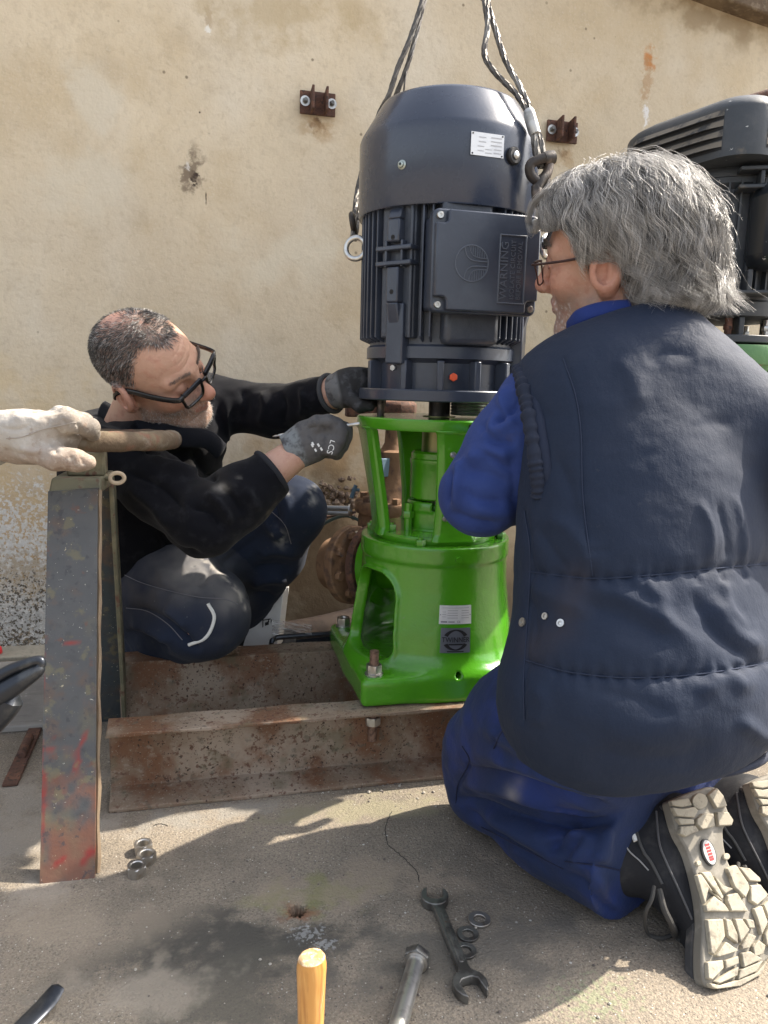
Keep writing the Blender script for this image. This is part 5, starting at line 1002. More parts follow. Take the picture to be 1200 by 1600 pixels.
    P = np.array(P); P = (P+np.roll(P, 1, 0)+np.roll(P, -1, 0))/3; per.part('hem', tube(P, .0052, 10, closed=True), vestm, ve, smooth=180, colr=np.tile(V3(.014, .02, .04), (len(P)*10, 1)))
    # --- blue overall: sleeves and trousers
    def trous(p):
        d = chain(p, [hipL, hipL+(knL-hipL)*.55+V3(0, 0, .035), knL], [.12, .098, .078], .05)
        d = smin(d, chain(p, [knL, knL+(anL-knL)*.5, anL], [.078, .082, .079], .03), .02)
        d = smin(d, s_sph(p, D(748, 1165, 1.26), .052), .05)
        d = smin(d, chain(p, [hipR, knR], [.12, .078], .05), .04); d = smin(d, chain(p, [knR, anR], [.078, .072], .03), .03)
        d = smin(d, s_ell(p, D(1003, 1090, 1.10), (.17, .12, .13), BR), .05)
        d = smax(d, .002-p[:, 2], .01); cutd = nrm(anL-knL); d = smax(d, (p-f32(anL)) @ f32(cutd)-.0, .004); cr = nrm(anR-knR)
        return d.astype(f32)
    lo, hi = bounds([hipL, hipR, knL, knR, anL, anR], .13); lo[2] = -.01
    V, Q = nets(trous, lo, hi, .0042, 1.6); N = vnormals(V, Q); u, v = px(V); face = np.clip((N*nrm3(C0-V)).sum(1)*3+.3, 0, 1); disp = fbm(V, 10, 3)*.005+fbm(V*V3(1, 1, 2), 26, 2)*.0022
    for S, w, a in (([(735, 1172), (790, 1188), (870, 1215), (960, 1250)], 10, .006), ([(715, 1195), (790, 1215), (880, 1240), (965, 1262)], 9, -.009), ([(706, 1222), (780, 1232), (880, 1262), (970, 1272)], 10, .007), ([(702, 1248), (740, 1252), (800, 1272), (880, 1288), (960, 1280)], 8, -.010), ([(745, 1270), (820, 1310), (890, 1345)], 12, .006), ([(760, 1300), (800, 1318), (850, 1348)], 9, -.005), ([(880, 1300), (920, 1310), (900, 1345), (885, 1360)], 11, .006), ([(905, 1275), (870, 1320), (850, 1335)], 8, -.006), ([(880, 1345), (930, 1352), (972, 1360)], 4, -.003), ([(950, 1290), (945, 1330), (935, 1350)], 10, .004), ([(720, 1165), (730, 1200), (712, 1240)], 3, -.003), ([(790, 1132), (775, 1160), (770, 1168)], 3, -.003), ([(880, 1360), (930, 1400), (970, 1430)], 16, -.006), ([(750, 1130), (800, 1160), (860, 1190)], 12, .005), ([(820, 1290), (860, 1310), (920, 1300)], 10, .004), ([(720, 1262), (760, 1290), (800, 1330)], 9, -.005), ([(935, 1365), (945, 1400), (975, 1425)], 9, .004)):
        disp += crease(u, v, S, w*.9, a*1.7)*face
    V = V+N*disp[:, None]; V[:, 2] = np.maximum(V[:, 2], .001); c = np.tile(V3(.013, .025, .074), (len(V), 1)); nz = fbm(V, 18, 3)
    lerpc(c, gs(np.hypot(u-735, v-1195), 48)*.75, (.022, .026, .055)); lerpc(c, gs(np.hypot(u-725, v-1290), 30)*.4, (.03, .04, .1)); lerpc(c, np.clip(nz, 0, 1)*.4, (.018, .034, .15)); lerpc(c, gs(np.hypot(u-805, v-1232), 12)*np.clip(nz*3+.3, 0, 1)*.5, (.3, .28, .27))
    tp = per.part('trousers', (V, Q), bluem, smooth=180, colr=c)
    for S in ([(722, 1166), (733, 1190), (716, 1225), (712, 1255)], [(790, 1134), (778, 1155), (771, 1170)], [(882, 1346), (930, 1352), (970, 1360)], [(752, 1292), (810, 1322), (880, 1358)]): seamline(per, V, S, .0009, mat('dark thread', (.008, .012, .04), .9), tp)
    def sleeve(p):
        d = chain(p, [shL, shL+(elL-shL)*.5, elL], [.07, .066, .062], .03); d = smin(d, chain(p, [elL, wrL], [.058, .042], .02), .025)
        d = smin(d, chain(p, [shR, elR], [.07, .062], .03), .02); d = smin(d, chain(p, [elR, wrR], [.058, .042], .02), .025); return d.astype(f32)
    lo, hi = bounds([shL, elL, wrL, shR, elR, wrR], .085); V, Q = nets(sleeve, lo, hi, .0042, 1.6); N = vnormals(V, Q); u, v = px(V); face = np.clip((N*nrm3(C0-V)).sum(1)*3+.3, 0, 1); disp = fbm(V, 12, 3)*.0035
    for S, w, a in (([(808, 610), (800, 640), (770, 662)], 9, -.006), ([(760, 680), (785, 668), (808, 650)], 9, .005), ([(752, 660), (775, 690), (810, 690)], 8, -.005), ([(725, 722), (760, 705), (805, 715)], 11, .005), ([(715, 735), (705, 750), (700, 790)], 5, -.007), ([(730, 712), (716, 738), (712, 800)], 8, .006), ([(720, 735), (760, 740), (800, 760)], 12, -.004), ([(735, 790), (770, 800), (805, 800)], 14, .004), ([(780, 640), (770, 660), (752, 690)], 6, .004), ([(795, 700), (802, 750), (805, 800)], 9, -.004), ([(700, 800), (740, 815), (780, 820)], 9, -.004), ([(740, 700), (770, 715), (800, 740)], 7, -.004), ([(720, 760), (745, 780), (790, 785)], 8, -.004), ([(790, 600), (785, 630), (795, 660)], 6, .004)): disp += crease(u, v, S, w*.9, a*1.8)*face
    disp += fbm(V*V3(1, 1.5, 1), 26, 2)*.0022
    V = V+N*disp[:, None]; c = np.tile(V3(.027, .052, .19), (len(V), 1)); nz = fbm(V, 18, 3); lerpc(c, gs(np.hypot(u-705, v-775), 22)*.5, (.02, .03, .09)); lerpc(c, np.clip(nz, 0, 1)*.35, (.018, .036, .17))
    per.part('sleeves', (V, Q), bluem, smooth=180, colr=c)
    # --- shoes: sole plane through three traced points
    A, B, C = G(1100, 1535, .012), D(1044, 1252, 1.035), D(1199, 1480, .985); n = nrm(np.cross(B-A, C-A)); n = n if n @ (C0-A) > 0 else -n
    def onp(x, y, o=0.): r = ray(x, y); q = C0+r*(((A-C0) @ n)/(r @ n)); return q+n*o
    OUT = [(1047, 1252), (1080, 1238), (1117, 1229), (1133, 1252), (1143, 1282), (1132, 1297), (1136, 1335), (1150, 1362), (1185, 1378), (1206, 1408), (1216, 1450), (1212, 1485), (1190, 1510), (1150, 1535), (1118, 1545), (1101, 1535), (1098, 1490), (1100, 1440), (1092, 1385), (1078, 1335), (1060, 1300)]
    def extr(pts, o0, o1, sh=1.):
        P2 = np.array(pts, float); ctr = P2.mean(0); lo_ = [onp(x, y, o0) for x, y in P2]; hi_ = [onp(*(ctr+(q-ctr)*sh), o1) for q in P2]; m = len(pts); v = np.array(lo_+hi_)
        f_ = [tuple(range(m-1, -1, -1)), tuple(range(m, 2*m))]+[(i, (i+1) % m, m+(i+1) % m, m+i) for i in range(m)]
        nn = np.cross(v[m+1]-v[m], v[m+2]-v[m+1]); 
        ar = sum(P2[i][0]*P2[(i+1) % m][1]-P2[(i+1) % m][0]*P2[i][1] for i in range(m))
        return (v, f_) if ar < 0 else (v, [q[::-1] for q in f_])
    smooth_out = [tuple(q) for q in spline(np.array([(x, y, 0) for x, y in OUT+OUT[:1]]), 90)[:-1, :2]]
    Z = lambda x, y: (940+x/4.2115, 1180+y/4.2105)            # from an enlarged view of the sole
    LUG = [[(440, 300), (560, 285), (585, 330), (520, 345), (450, 335)], [(450, 345), (520, 355), (600, 340), (625, 365), (600, 415), (480, 405)], [(480, 415), (595, 425), (600, 455), (510, 462)], [(505, 470), (605, 465), (630, 500), (540, 540), (500, 520)], [(615, 420), (655, 385), (725, 385), (735, 470), (650, 495), (612, 455)], [(690, 260), (745, 215), (790, 270), (815, 340), (745, 355)], [(745, 375), (820, 375), (855, 430), (845, 465), (755, 470)],
           [(610, 790), (640, 780), (720, 900), (790, 960), (760, 950), (690, 880), (665, 985)], [(725, 790), (790, 860), (855, 880), (800, 915), (775, 885)], [(640, 770), (700, 765), (790, 935), (780, 955)], [(670, 990), (725, 925), (800, 985), (830, 1030), (675, 1030)], [(815, 920), (880, 905), (955, 1030), (840, 1030), (810, 955)], [(810, 745), (870, 720), (950, 840), (960, 880), (935, 945), (860, 870)], [(885, 735), (960, 745), (1030, 810), (1035, 835), (960, 830)], [(965, 855), (1030, 850), (1085, 920), (1010, 990), (965, 960)], [(1095, 950), (1050, 985), (1085, 1075), (1130, 1060)], [(985, 1010), (1040, 990), (1080, 1100), (1040, 1190), (1010, 1080)],
           [(680, 1080), (785, 1075), (800, 1190), (725, 1320), (705, 1300)], [(800, 1075), (840, 1085), (880, 1180), (885, 1245), (815, 1190)], [(735, 1320), (805, 1225), (890, 1285), (760, 1330)], [(860, 1075), (910, 1075), (960, 1150), (900, 1240), (885, 1170)], [(930, 1075), (985, 1085), (995, 1140), (955, 1140)], [(905, 1255), (955, 1170), (1005, 1190), (960, 1270), (910, 1280)], [(1060, 1180), (1095, 1110), (1130, 1150), (1120, 1270), (1070, 1250)], [(980, 1260), (1020, 1215), (1065, 1250), (1050, 1310), (990, 1330)], [(680, 1360), (785, 1345), (790, 1400), (715, 1480), (685, 1470)], [(800, 1350), (885, 1320), (890, 1370), (800, 1410)], [(730, 1490), (830, 1420), (890, 1390), (880, 1450), (760, 1505)], [(905, 1300), (965, 1290), (1045, 1340), (920, 1400)], [(900, 1410), (1050, 1350), (1010, 1420), (880, 1480)], [(690, 1500), (760, 1515), (900, 1475), (1010, 1430), (1060, 1370), (1080, 1350), (1040, 1440), (900, 1520), (740, 1540), (705, 1530)]]
    sh = []
    s0 = per.part('shoe', nets(lambda p: smax(smin(chain(p, [onp(1092, 1285, -.055), onp(1108, 1370, -.052), onp(1150, 1470, -.038)], [.042, .043, .040], .03), chain(p, [onp(1086, 1292, -.062), D(1045, 1318, 1.075), D(965, 1332, 1.09)], [.044, .052, .058], .03), .03), ((p-f32(A)) @ f32(n)+.018), .006).astype(f32), *bounds([onp(1082, 1260, -.03), onp(1200, 1520, -.03), D(950, 1340, 1.13), D(960, 1300, 1.05), onp(1150, 1470, -.1)], .07), .0034), shoeblk, smooth=180)
    so_ = per.part('sole', extr(smooth_out, -.020, -.0015, 1.0), solegrv, s0, bev=.003)
    per.part('midsole', extr(smooth_out, -.036, -.0205, .97), mat('dark midsole rubber', (.05, .05, .052), .8, 0, [dict(s=30, c=(.12, .11, .1), lo=.5, hi=.68)]), s0, bev=.003)
    lg = [extr([Z(*q) for q in L], -.002, .0048, .96) for L in LUG]
    for g_ in lg: per.part('tread_lug', g_, solem, s0, bev=.0012)
    el = lambda cx, cy, a, b, t, o0, o1: extr([(cx+a*math.cos(k)*math.cos(t)-b*math.sin(k)*math.sin(t), cy+a*math.cos(k)*math.sin(t)+b*math.sin(k)*math.cos(t)) for k in np.linspace(0, 2*math.pi, 25)[:-1]], o0, o1)
    x, y = Z(700, 640); bd = per.part('shank_badge', el(x, y, 22, 10, 1.25, -.002, .0022), mat('black badge rim', (.03, .03, .03), .5), s0); per.part('badge_face', el(x, y, 20, 8.3, 1.25, .001, .003), mat('silver badge', (.5, .48, .46), .5), bd)
    tg = text('safety', .0095, .0003); ex_ = nrm(onp(x+5, y+16)-onp(x, y)); ey_ = np.cross(n, ex_); per.part('badge_lettering', (onp(x, y, .0034)+np.asarray(tg[0])[:, :1]*ex_+np.asarray(tg[0])[:, 1:2]*ey_+np.asarray(tg[0])[:, 2:]*n, tg[1]), mat('red lettering', (.6, .03, .03), .5), bd, smooth=0) if False else per.part('badge_mark', cat(*[extr([(x+dx*.31+px_*.95, y+dx*.95-px_*.31) for dx, px_ in ((a-2, -3.5), (a+1.5, -3.5), (a+1.5, 3.5), (a-2, 3.5))], .002, .0034) for a in (-12, -7, -2, 3, 8, 12)]), mat('red print', (.55, .04, .04), .5), bd)
    for cx, cy, r in ((*Z(640, 305), 12), (*Z(1020, 1270), 9), (*Z(815, 668), 5), (*Z(632, 712), 4)): per.part('ring_mark', el(cx, cy, r, r*1.05, 0, -.002, .003), solem, s0, bev=.001)
    # stitching, tongue loop, reflective piping, laces on the upper
    up = lambda x, y, o: onp(x, y, o)
    def surfline(pts, r, o): return tube(spline(np.array([D(x, y, d_) for x, y, d_ in pts]), 30), r, 8)
    dd = 1.005
    SV = np.array([v_.co[:] for v_ in s0.data.vertices])+per.base
    def onshoe(pts, off=.0015):
        out = []
        for x, y in pts:
            try: q, _ = pick(SV, x, y, 6); out.append(q+nrm(C0-q)*off)
            except ValueError: pass
        return out
    def line(nm, pts, r, m_):
        q = onshoe(pts)
        if len(q) > 2: per.part(nm, tube(spline(np.array(q), 30), r, 8), m_, s0)
    line('reflective_piping', [(978, 1254), (981, 1272), (987, 1295), (991, 1310)], .0035, white)
    line('collar_seam', [(987, 1258), (993, 1300), (1000, 1330), (1015, 1352), (1030, 1385)], .0022, mat('dark grey binding', (.06, .06, .06), .7))
    line('collar_seam', [(1024, 1262), (1030, 1310), (1046, 1345), (1066, 1390), (1085, 1440)], .0016, mat('grey seam', (.08, .08, .085), .7))
    line('stitching', [(972, 1280), (980, 1320), (1000, 1350), (1010, 1362)], .0011, mat('grey thread', (.3, .3, .3), .8))
    per.part('lace', tube(spline([D(1022, 1385, 1.0), D(1018, 1405, .985), D(1008, 1430, .99), G(1012, 1458, .006), G(1032, 1466, .004), G(1048, 1462, .005)], 40), .0026, 8), lace, s0); per.part('lace', tube(spline([D(1030, 1390, .995), D(1038, 1420, .98), D(1050, 1445, .985), G(1058, 1462, .006), G(1066, 1470, .004)], 40), .0042, 8), lace, s0)
    s1 = s0.copy(); col.objects.link(s1); s1.parent = per.o; sft = (D(1172, 1226, 1.09)-D(1046, 1252, 1.035))*V3(1, 1, 0); s1.location = tuple(sft)
    for ch in list(s0.children): q = ch.copy(); col.objects.link(q); q.parent = s1
    # --- body under the clothes, head
    fw = cdir(-.819, -.08, .565); HR = frame(fw, cdir(-.167, -.92, -.36)); SC = 1.0; HC = D(956, 409, 1.17)
    nb_ = (HR.T @ (D(992, 560, 1.15)-HC))/SC
    hV, hQ = head_mesh(nb_); hc = head_col(hV, .55, lambda V: np.clip(((V[:, 0]*-.9+V[:, 2])-.02)/.02, 0, 1)*.8, (.50, .29, .21)); stb = fbm(hV, 300, 2)
    lerpc(hc, np.clip(stb*2-.2, 0, 1)*(hV[:, 2] < -.045)*(hV[:, 0] > .045)*.6, (.7, .68, .66))
    W_ = lambda V: HC+(np.asarray(V)*SC) @ HR.T
    def under(p):
        d = s_ell(p, D(1010, 700, 1.14), (.17, .1, .2), lean); d = smin(d, s_ell(p, D(1005, 1020, 1.10), (.16, .12, .18), BR), .08)
        for ch_, r_ in (([shL, elL, wrL], [.05, .042, .03]), ([shR, elR, wrR], [.05, .042, .03]), ([hipL, knL, knL+(anL-knL)*.75], [.08, .058, .045]), ([hipR, knR, knR+(anR-knR)*.75], [.08, .058, .045])): d = smin(d, chain(p, ch_, r_, .02), .03)
        for w_, e_ in ((wrL, elL), (wrR, elR)):      # hands past the cuffs
            t = nrm(w_-e_); s_ = nrm(np.cross(t, V3(0, 0, 1))); d = smin(d, s_ell(p, w_+t*.06, (.045, .038, .02), np.stack([t, s_, np.cross(t, s_)], 1)), .02)
            for k, (o, l) in enumerate(((-.028, .05), (-.01, .06), (.009, .057), (.027, .045))): b0 = w_+t*.095+s_*o; d = smin(d, chain(p, [b0, b0+t*l*.6-V3(0, 0, .008), b0+t*l-V3(0, 0, .03)], [.0095, .009, .008], .004), .006)
            b0 = w_+t*.04+s_*.035; d = smin(d, chain(p, [b0, b0+t*.03+s_*.025, b0+t*.06+s_*.028-V3(0, 0, .01)], [.011, .0105, .009], .004), .008)
        return d.astype(f32)
    lo, hi = bounds([D(1010, 560, 1.14), shL, shR, elL, elR, wrL+V3(0, .15, 0), wrR+V3(0, .15, 0), knL, knR, anL, anR], .12); bV, bQ = nets(under, lo, hi, .006, 1.6)
    V = np.concatenate([W_(hV), bV]); Q = np.concatenate([hQ, bQ+len(hV)]); c = np.concatenate([hc, np.tile(V3(.5, .3, .22), (len(bV), 1))])
    per.part('body', (V, Q), skinm, smooth=180, colr=c)
    for s in (1, -1):
        q = W_([(.0742, s*.0325, .006)])[0]; t = nrm(fw); e = per.part('eye', tr(lathe([(.004, .0139), (.0, .0143)], 16), q, zto(t)), mat('iris', (.1, .13, .12), .2)); per.part('pupil', tr(lathe([(.0018, .0142), (0, .0146)], 12), q, zto(t)), framek, e)
        per.part('eyelid', tr(tube(spline([W_([(.087, s*.0205, .004)])[0]-q, W_([(.0895, s*.031, .0125)])[0]-q, W_([(.082, s*.045, .005)])[0]-q], 12), .0016, 6), q), mat('lid skin', (.33, .16, .12), .5), e)
    brow = []
    for s in (1, -1):
        for k in range(160): t = random.random(); p0 = V3(.094-.022*t*t, s*(.010+.042*t), .036+.006*math.sin(3*t)+random.gauss(0, .002)); p1 = p0+V3(.003, s*.007, .003+random.gauss(0, .002)); brow.append([p0, (p0+p1)/2+V3(.001, 0, .001), p1])
    gB, cB = strands(W_(np.array(brow).reshape(-1, 3)).reshape(-1, 3, 3), np.full(len(brow), .0005), np.tile(V3(.25, .24, .23), (len(brow), 1))); per.part('eyebrows', gB, hairm, smooth=180, colr=cB)
    # spectacles
    gl_ = Thing('glasses', 'thin brown rectangular glasses worn by the grey-haired man', 'glasses', W_([(.1, 0, 0)])[0])
    for s in (1, -1):
        P = [(.109, s*.011, .014), (.103, s*.050, .016), (.101, s*.050, -.004), (.102, s*.045, -.018), (.107, s*.016, -.018), (.109, s*.011, -.006)]; Pw = W_(spline(np.array(P+P[:1]), 40)[:-1])
        rm = gl_.part('rim', tube(Pw, .0013, 8, closed=True), frameb); gl_.part('lens', (np.vstack([Pw, Pw.mean(0)]), [(i, (i+1) % 39, 39) for i in range(39)]), glass, rm, smooth=180)
        gl_.part('browline', tube(W_([P[0], ((P[0][0]+P[1][0])/2+.001, (P[0][1]+P[1][1])/2, .016), P[1]]), .0021, 8), frameb, rm)
        gl_.part('temple', tube(W_(spline(np.array([(.103, s*.051, .014), (.098, s*.064, .0145), (.05, s*.073, .016), (-.005, s*.077, .018), (-.035, s*.078, .005), (-.045, s*.076, -.01)]), 30)), .0019, 8), frameb)
    gl_.part('bridge', tube(W_(spline(np.array([(.109, .011, .004), (.112, 0, .008), (.109, -.011, .004)]), 12)), .0016, 8), frameb)
    # --- wavy hair: a dense inner mass and many locks flowing over it
    def mass(p):
        d = s_ell(p, (-.022, 0, .055), (.110, .090, .088)); d = smin(d, s_ell(p, (-.085, 0, .0), (.068, .082, .074)), .04); d = smin(d, s_ell(p, (-.09, 0, -.045), (.06, .078, .036)), .03)
        d = smin(d, s_ell(p, (.045, .0, .082), (.044, .062, .042)), .03)
        q = p.copy(); q[:, 1] = np.abs(q[:, 1]); d = smin(d, s_ell(q, (.004, .066, .052), (.034, .024, .040)), .02)
        d = smax(d, -s_ell(q, (.085, .03, -.01), (.072, .085, .072)), .015); d = smax(d, -s_ell(q, (-.006, .098, -.018), (.030, .034, .034)), .01); return d.astype(f32)
    V, Q = nets(mass, (-.18, -.12, -.12), (.13, .12, .2), .003); N = vnormals(V, Q)
    ridg = np.sin(V[:, 0]*160+fbm(V, 18, 2)*6)*np.sin(V[:, 1]*150+fbm(V, 16, 2)*6); mV = V+N*(ridg*.0022-.0065)[:, None]
    hr = per.part('hair', (W_(mV), Q), hairm, smooth=180, colr=np.tile(V3(.075, .073, .07), (len(V), 1)))
    def grad(p, e=.0015):
        p = f32(p); return np.stack([mass(p+f32(np.eye(3)[k]*e))-mass(p-f32(np.eye(3)[k]*e)) for k in range(3)], 1)/(2*e)
    GL = HR.T @ V3(0, 0, -1)
    def flow(p):       # combed from the crown back, sideways and down
        cr = np.array([-.01, -.02, .14]); d = p-cr; dn = np.linalg.norm(d, axis=1, keepdims=True)+1e-6; fl = d/dn*.6+GL*np.clip(.2+dn*4.5, 0, 1.2)+np.array([-.35, 0, 0])
        fr = np.clip((p[:, 0]-.03)/.05, 0, 1)[:, None]; fl = fl*(1-fr)+fr*np.stack([.02+0*d[:, 0], d[:, 1]*.9+.01, -.05+0*d[:, 0]], 1); return fl/(np.linalg.norm(fl, axis=1, keepdims=True)+1e-9)
    nl, per_l, m_ = 780, 24, 15
    idx = RNG.choice(len(V), nl*2); g0 = V[idx]; keep = (g0 @ GL < .055); g0 = g0[keep][:nl]; nl = len(g0)
    ph = RNG.random(nl)*6.28; wl_ = RNG.uniform(.042, .072, nl); am = 0; Ls = RNG.uniform(.10, .20, nl); step = Ls/(m_-1)
    hl = RNG.random(nl); pos = g0.copy(); path = [pos.copy()]; s = np.zeros(nl)
    for k in range(m_-1):
        f_ = flow(pos); g_ = grad(pos); g_ /= np.linalg.norm(g_, axis=1, keepdims=True)+1e-9; f_ = f_-g_*(f_*g_).sum(1, keepdims=True); f_ /= np.linalg.norm(f_, axis=1, keepdims=True)+1e-9; b = np.cross(g_, f_)
        pos = pos+(f_+b*(np.sin(ph+s/wl_*6.28)*(.62+.8*np.clip((pos @ GL+.01)/.05, 0, 1)))[:, None])*step[:, None]; d = mass(f32(pos)); t = (k+1)/(m_-1); lift = .002+(.004+.010*hl)*t**1.6+.014*hl*np.clip((pos @ GL-.01)/.05, 0, 1)*t+.004*np.sin(ph*1.7+s/wl_*6.28)*.5
        pos = pos+g_*(lift-np.where(pos @ GL > .05, np.minimum(d, .012), d))[:, None]; s = s+step; path.append(pos.copy())
    path = np.stack(path, 1)                                             # (nl, m, 3)
    sp = RNG.normal(0, 1, (nl, per_l, 3))*RNG.uniform(.0025, .0052, (nl, 1, 1)); tt = np.linspace(0, 1, m_)
    S_ = path[:, None]+sp[:, :, None]*(1-.35*tt)[None, None, :, None]+RNG.normal(0, .0014, (nl, per_l, 1, 3))*(tt**2*2.2)[None, None, :, None]
    frz = RNG.random((nl, per_l)) < .08; S_[frz] += RNG.normal(0, .010, (frz.sum(), 1, 3))*(tt**1.5)[None, :, None]
    S_ = S_.reshape(-1, m_, 3); zone = ((S_[:, :, 0] > .018+.3*np.clip(S_[:, :, 2], 0, .1)) & (S_[:, :, 2] < .058)) | ((S_[:, :, 1] > .062) & (np.abs(S_[:, :, 0]+.016) < .024) & (np.abs(S_[:, :, 2]+.014) < .022)); zone |= (S_ @ GL) > .078+RNG.normal(0, .006, len(S_))[:, None]; fst = np.where(zone.any(1), zone.argmax(1), m_); okf = fst > 3
    ar_ = np.minimum(np.arange(m_)[None]/(m_-1)*(np.minimum(fst, m_)-1)[:, None], m_-1); lo_i = np.floor(ar_).astype(int); hi_i = np.minimum(lo_i+1, m_-1); fr_ = (ar_-lo_i)[:, :, None]; rows = np.arange(len(S_))[:, None]; S_ = np.where(okf[:, None, None], S_[rows, lo_i]*(1-fr_)+S_[rows, hi_i]*fr_, S_); tone = np.repeat(np.clip(RNG.normal(.40, .21, nl), .07, .9), per_l)+RNG.normal(0, .1, nl*per_l); tone = np.clip(tone, .06, .85); S_ = S_[okf]; tone = tone[okf]
    lowm = np.clip((-.02-S_[:, 0, 2])/.05, 0, 1); tone = tone*(1-.25*lowm); cl = tone[:, None]*np.array([1., .97, .935])
    gH, cH = strands(W_(S_.reshape(-1, 3)).reshape(-1, m_, 3), RNG.uniform(.00016, .00034, len(S_)), cl); per.part('hair_strands', gH, hairm, hr, smooth=180, colr=cH, kind='stuff')
    # loose curl in front of the temple
    cu = []
    for k in range(60):
        j = RNG.normal(0, .0025, 3); P = np.array([(.075, .05, .115), (.10, .045, .10), (.108, .05, .075), (.095, .06, .062), (.085, .062, .075), (.09, .058, .09)])+j; cu.append(spline(P+RNG.normal(0, .0012, P.shape), 16))
    gC, cC = strands(W_(np.array(cu).reshape(-1, 3)).reshape(-1, 16, 3), np.full(60, .0003), np.tile(V3(.34, .33, .32), (60, 1))); per.part('curl', gC, hairm, hr, smooth=180, colr=cC, kind='stuff')
    # collar of the overall
    cq = D(950, 500, 1.14); per.part('overall_collar', tube(spline([D(890, 512, 1.13), D(905, 496, 1.10), D(940, 484, 1.09), D(985, 480, 1.09)], 24), .011, 10, flat=(.5, 1.2)), bluem, smooth=180, colr=np.tile(V3(.014, .03, .14), (240, 1)))
def nrm3(V): return V/(np.linalg.norm(V, axis=1, keepdims=True)+1e-12)
right_man()
# ================================================================== the man on the left, kneeling and looking down at the joint
def left_man():
    per = Thing('person', 'kneeling man in black fleece and dark work trousers, leaning towards the pump', 'person', V3(*G(300, 1010)[:2], 0))
    shR, elR, wrR = D(185, 715, 1.47), D(318, 818, 1.38), D(428, 735, 1.42); hdR = D(486, 690, 1.435)
    shL, elL, wrL = D(318, 628, 1.68), D(428, 642, 1.66), D(520, 614, 1.56); hdL = D(546, 606, 1.52)
    hipR, knR, anR = D(238, 908, 1.72), D(318, 958, 1.58), D(222, 1012, 1.83); hipL, knL, anL = D(275, 890, 1.80), D(456, 796, 1.67), D(376, 960, 1.88)
    toeL, toeR = G(445, 1008, .03), G(250, 1030, .03)
    nkb = D(205, 668, 1.56)
    def sweater(p):
        d = s_ell(p, D(225, 745, 1.64), (.105, .17, .14), np.stack([cdir(.55, .1, -.8), cdir(.8, -.1, .55), V3(0, 0, 1)], 1))
        d = smin(d, s_ell(p, D(235, 850, 1.70), (.15, .13, .13)), .08); d = smin(d, s_cap(p, D(175, 690, 1.55), D(310, 640, 1.68), .075, .06), .06)
        d = smin(d, s_cap(p, D(200, 680, 1.57), D(205, 640, 1.55), .085, .068), .05)
        d = smin(d, s_sph(p, D(165, 700, 1.55), .07), .05); d = smin(d, s_sph(p, D(180, 648, 1.62), .068), .05); d = smin(d, s_ell(p, D(290, 690, 1.62), (.07, .08, .11)), .05)
        ar = chain(p, [shR, shR+(elR-shR)*.5, elR], [.066, .060, .055], .03); ar = smin(ar, chain(p, [elR, elR+(wrR-elR)*.5, wrR], [.058, .055, .045], .03), .03); d = smin(d, ar, .04)
        al = chain(p, [shL, elL, wrL], [.062, .050, .040], .03); d = smin(d, al, .04)
        t = nrm(wrR-elR); d = smax(d, np.where(np.linalg.norm(p-f32(wrR), axis=1) < .1, (p-f32(wrR)) @ f32(t), -1).astype(f32), .003); t = nrm(wrL-elL); d = smax(d, np.where(np.linalg.norm(p-f32(wrL), axis=1) < .08, (p-f32(wrL)) @ f32(t), -1).astype(f32), .003)
        up = nrm(cdir(-.1, -1, -.35)); d = smax(d, np.where(np.linalg.norm(p-f32(D(205, 640, 1.55)), axis=1) < .16, (p-f32(D(220, 650, 1.52))) @ f32(up), -1).astype(f32), .006)
        return d.astype(f32)
    lo, hi = bounds([shR, elR, wrR, shL, elL, wrL, D(225, 745, 1.8), D(235, 900, 1.8), D(130, 660, 1.6)], .1); V, Q = nets(sweater, lo, hi, .0044, 1.7); N = vnormals(V, Q); u, v = px(V); face = np.clip((N*nrm3(C0-V)).sum(1)*3+.3, 0, 1); disp = fbm(V, 11, 3)*.005
    for S, w, a in (([(215, 690), (260, 715), (300, 700)], 9, -.008), ([(230, 700), (285, 735), (330, 745)], 10, .008), ([(190, 735), (250, 760), (290, 800)], 10, -.006), ([(200, 760), (240, 790), (270, 830)], 10, .006), ([(290, 790), (330, 800), (350, 830)], 8, -.007), ([(320, 770), (345, 790), (362, 820)], 8, .006), ([(340, 760), (365, 780), (380, 805)], 7, -.006), ([(300, 700), (320, 740), (345, 745)], 8, -.008), ([(150, 640), (175, 660), (230, 670)], 9, -.006), ([(140, 665), (190, 690), (240, 690)], 10, .006), ([(375, 605), (385, 635), (375, 660)], 8, -.005), ([(410, 610), (415, 640), (405, 665)], 8, .005), ([(440, 612), (445, 640), (440, 668)], 7, -.005), ([(470, 605), (474, 630), (470, 655)], 6, .004), ([(355, 620), (350, 680), (340, 720)], 9, .006), ([(240, 820), (270, 860), (320, 870)], 9, -.006), ([(380, 760), (400, 790), (405, 800)], 7, .004)): disp += crease(u, v, S, w*.85, a*1.9)*face
    disp += fbm(V*V3(1, 1, 1.8), 24, 2)*.003
    V = V+N*disp[:, None]; c = np.tile(V3(.0042, .0048, .0075), (len(V), 1)); nz = fbm(V, 40, 3)
    for x, y, r in ((375, 752, 9), (345, 762, 10), (398, 765, 8), (385, 838, 14), (400, 815, 12)): lerpc(c, gs(np.hypot(u-x, (v-y)*1.6), r)*np.clip(nz*2.5, 0, 1)*.8, (.35, .33, .3))
    lerpc(c, gs(seg2(u, v, [(255, 690), (300, 700), (335, 745)])[0], 26)*.3, (.05, .045, .04)); lerpc(c, gs(seg2(u, v, [(375, 852), (410, 815), (440, 778)])[0], 5)*np.clip(nz*2+.4, 0, 1)*.7, (.16, .13, .09))  # first band puts the sunlit chest highlight into the colour
    sw = per.part('fleece_pullover', (V, Q), fleece, smooth=180, colr=c)
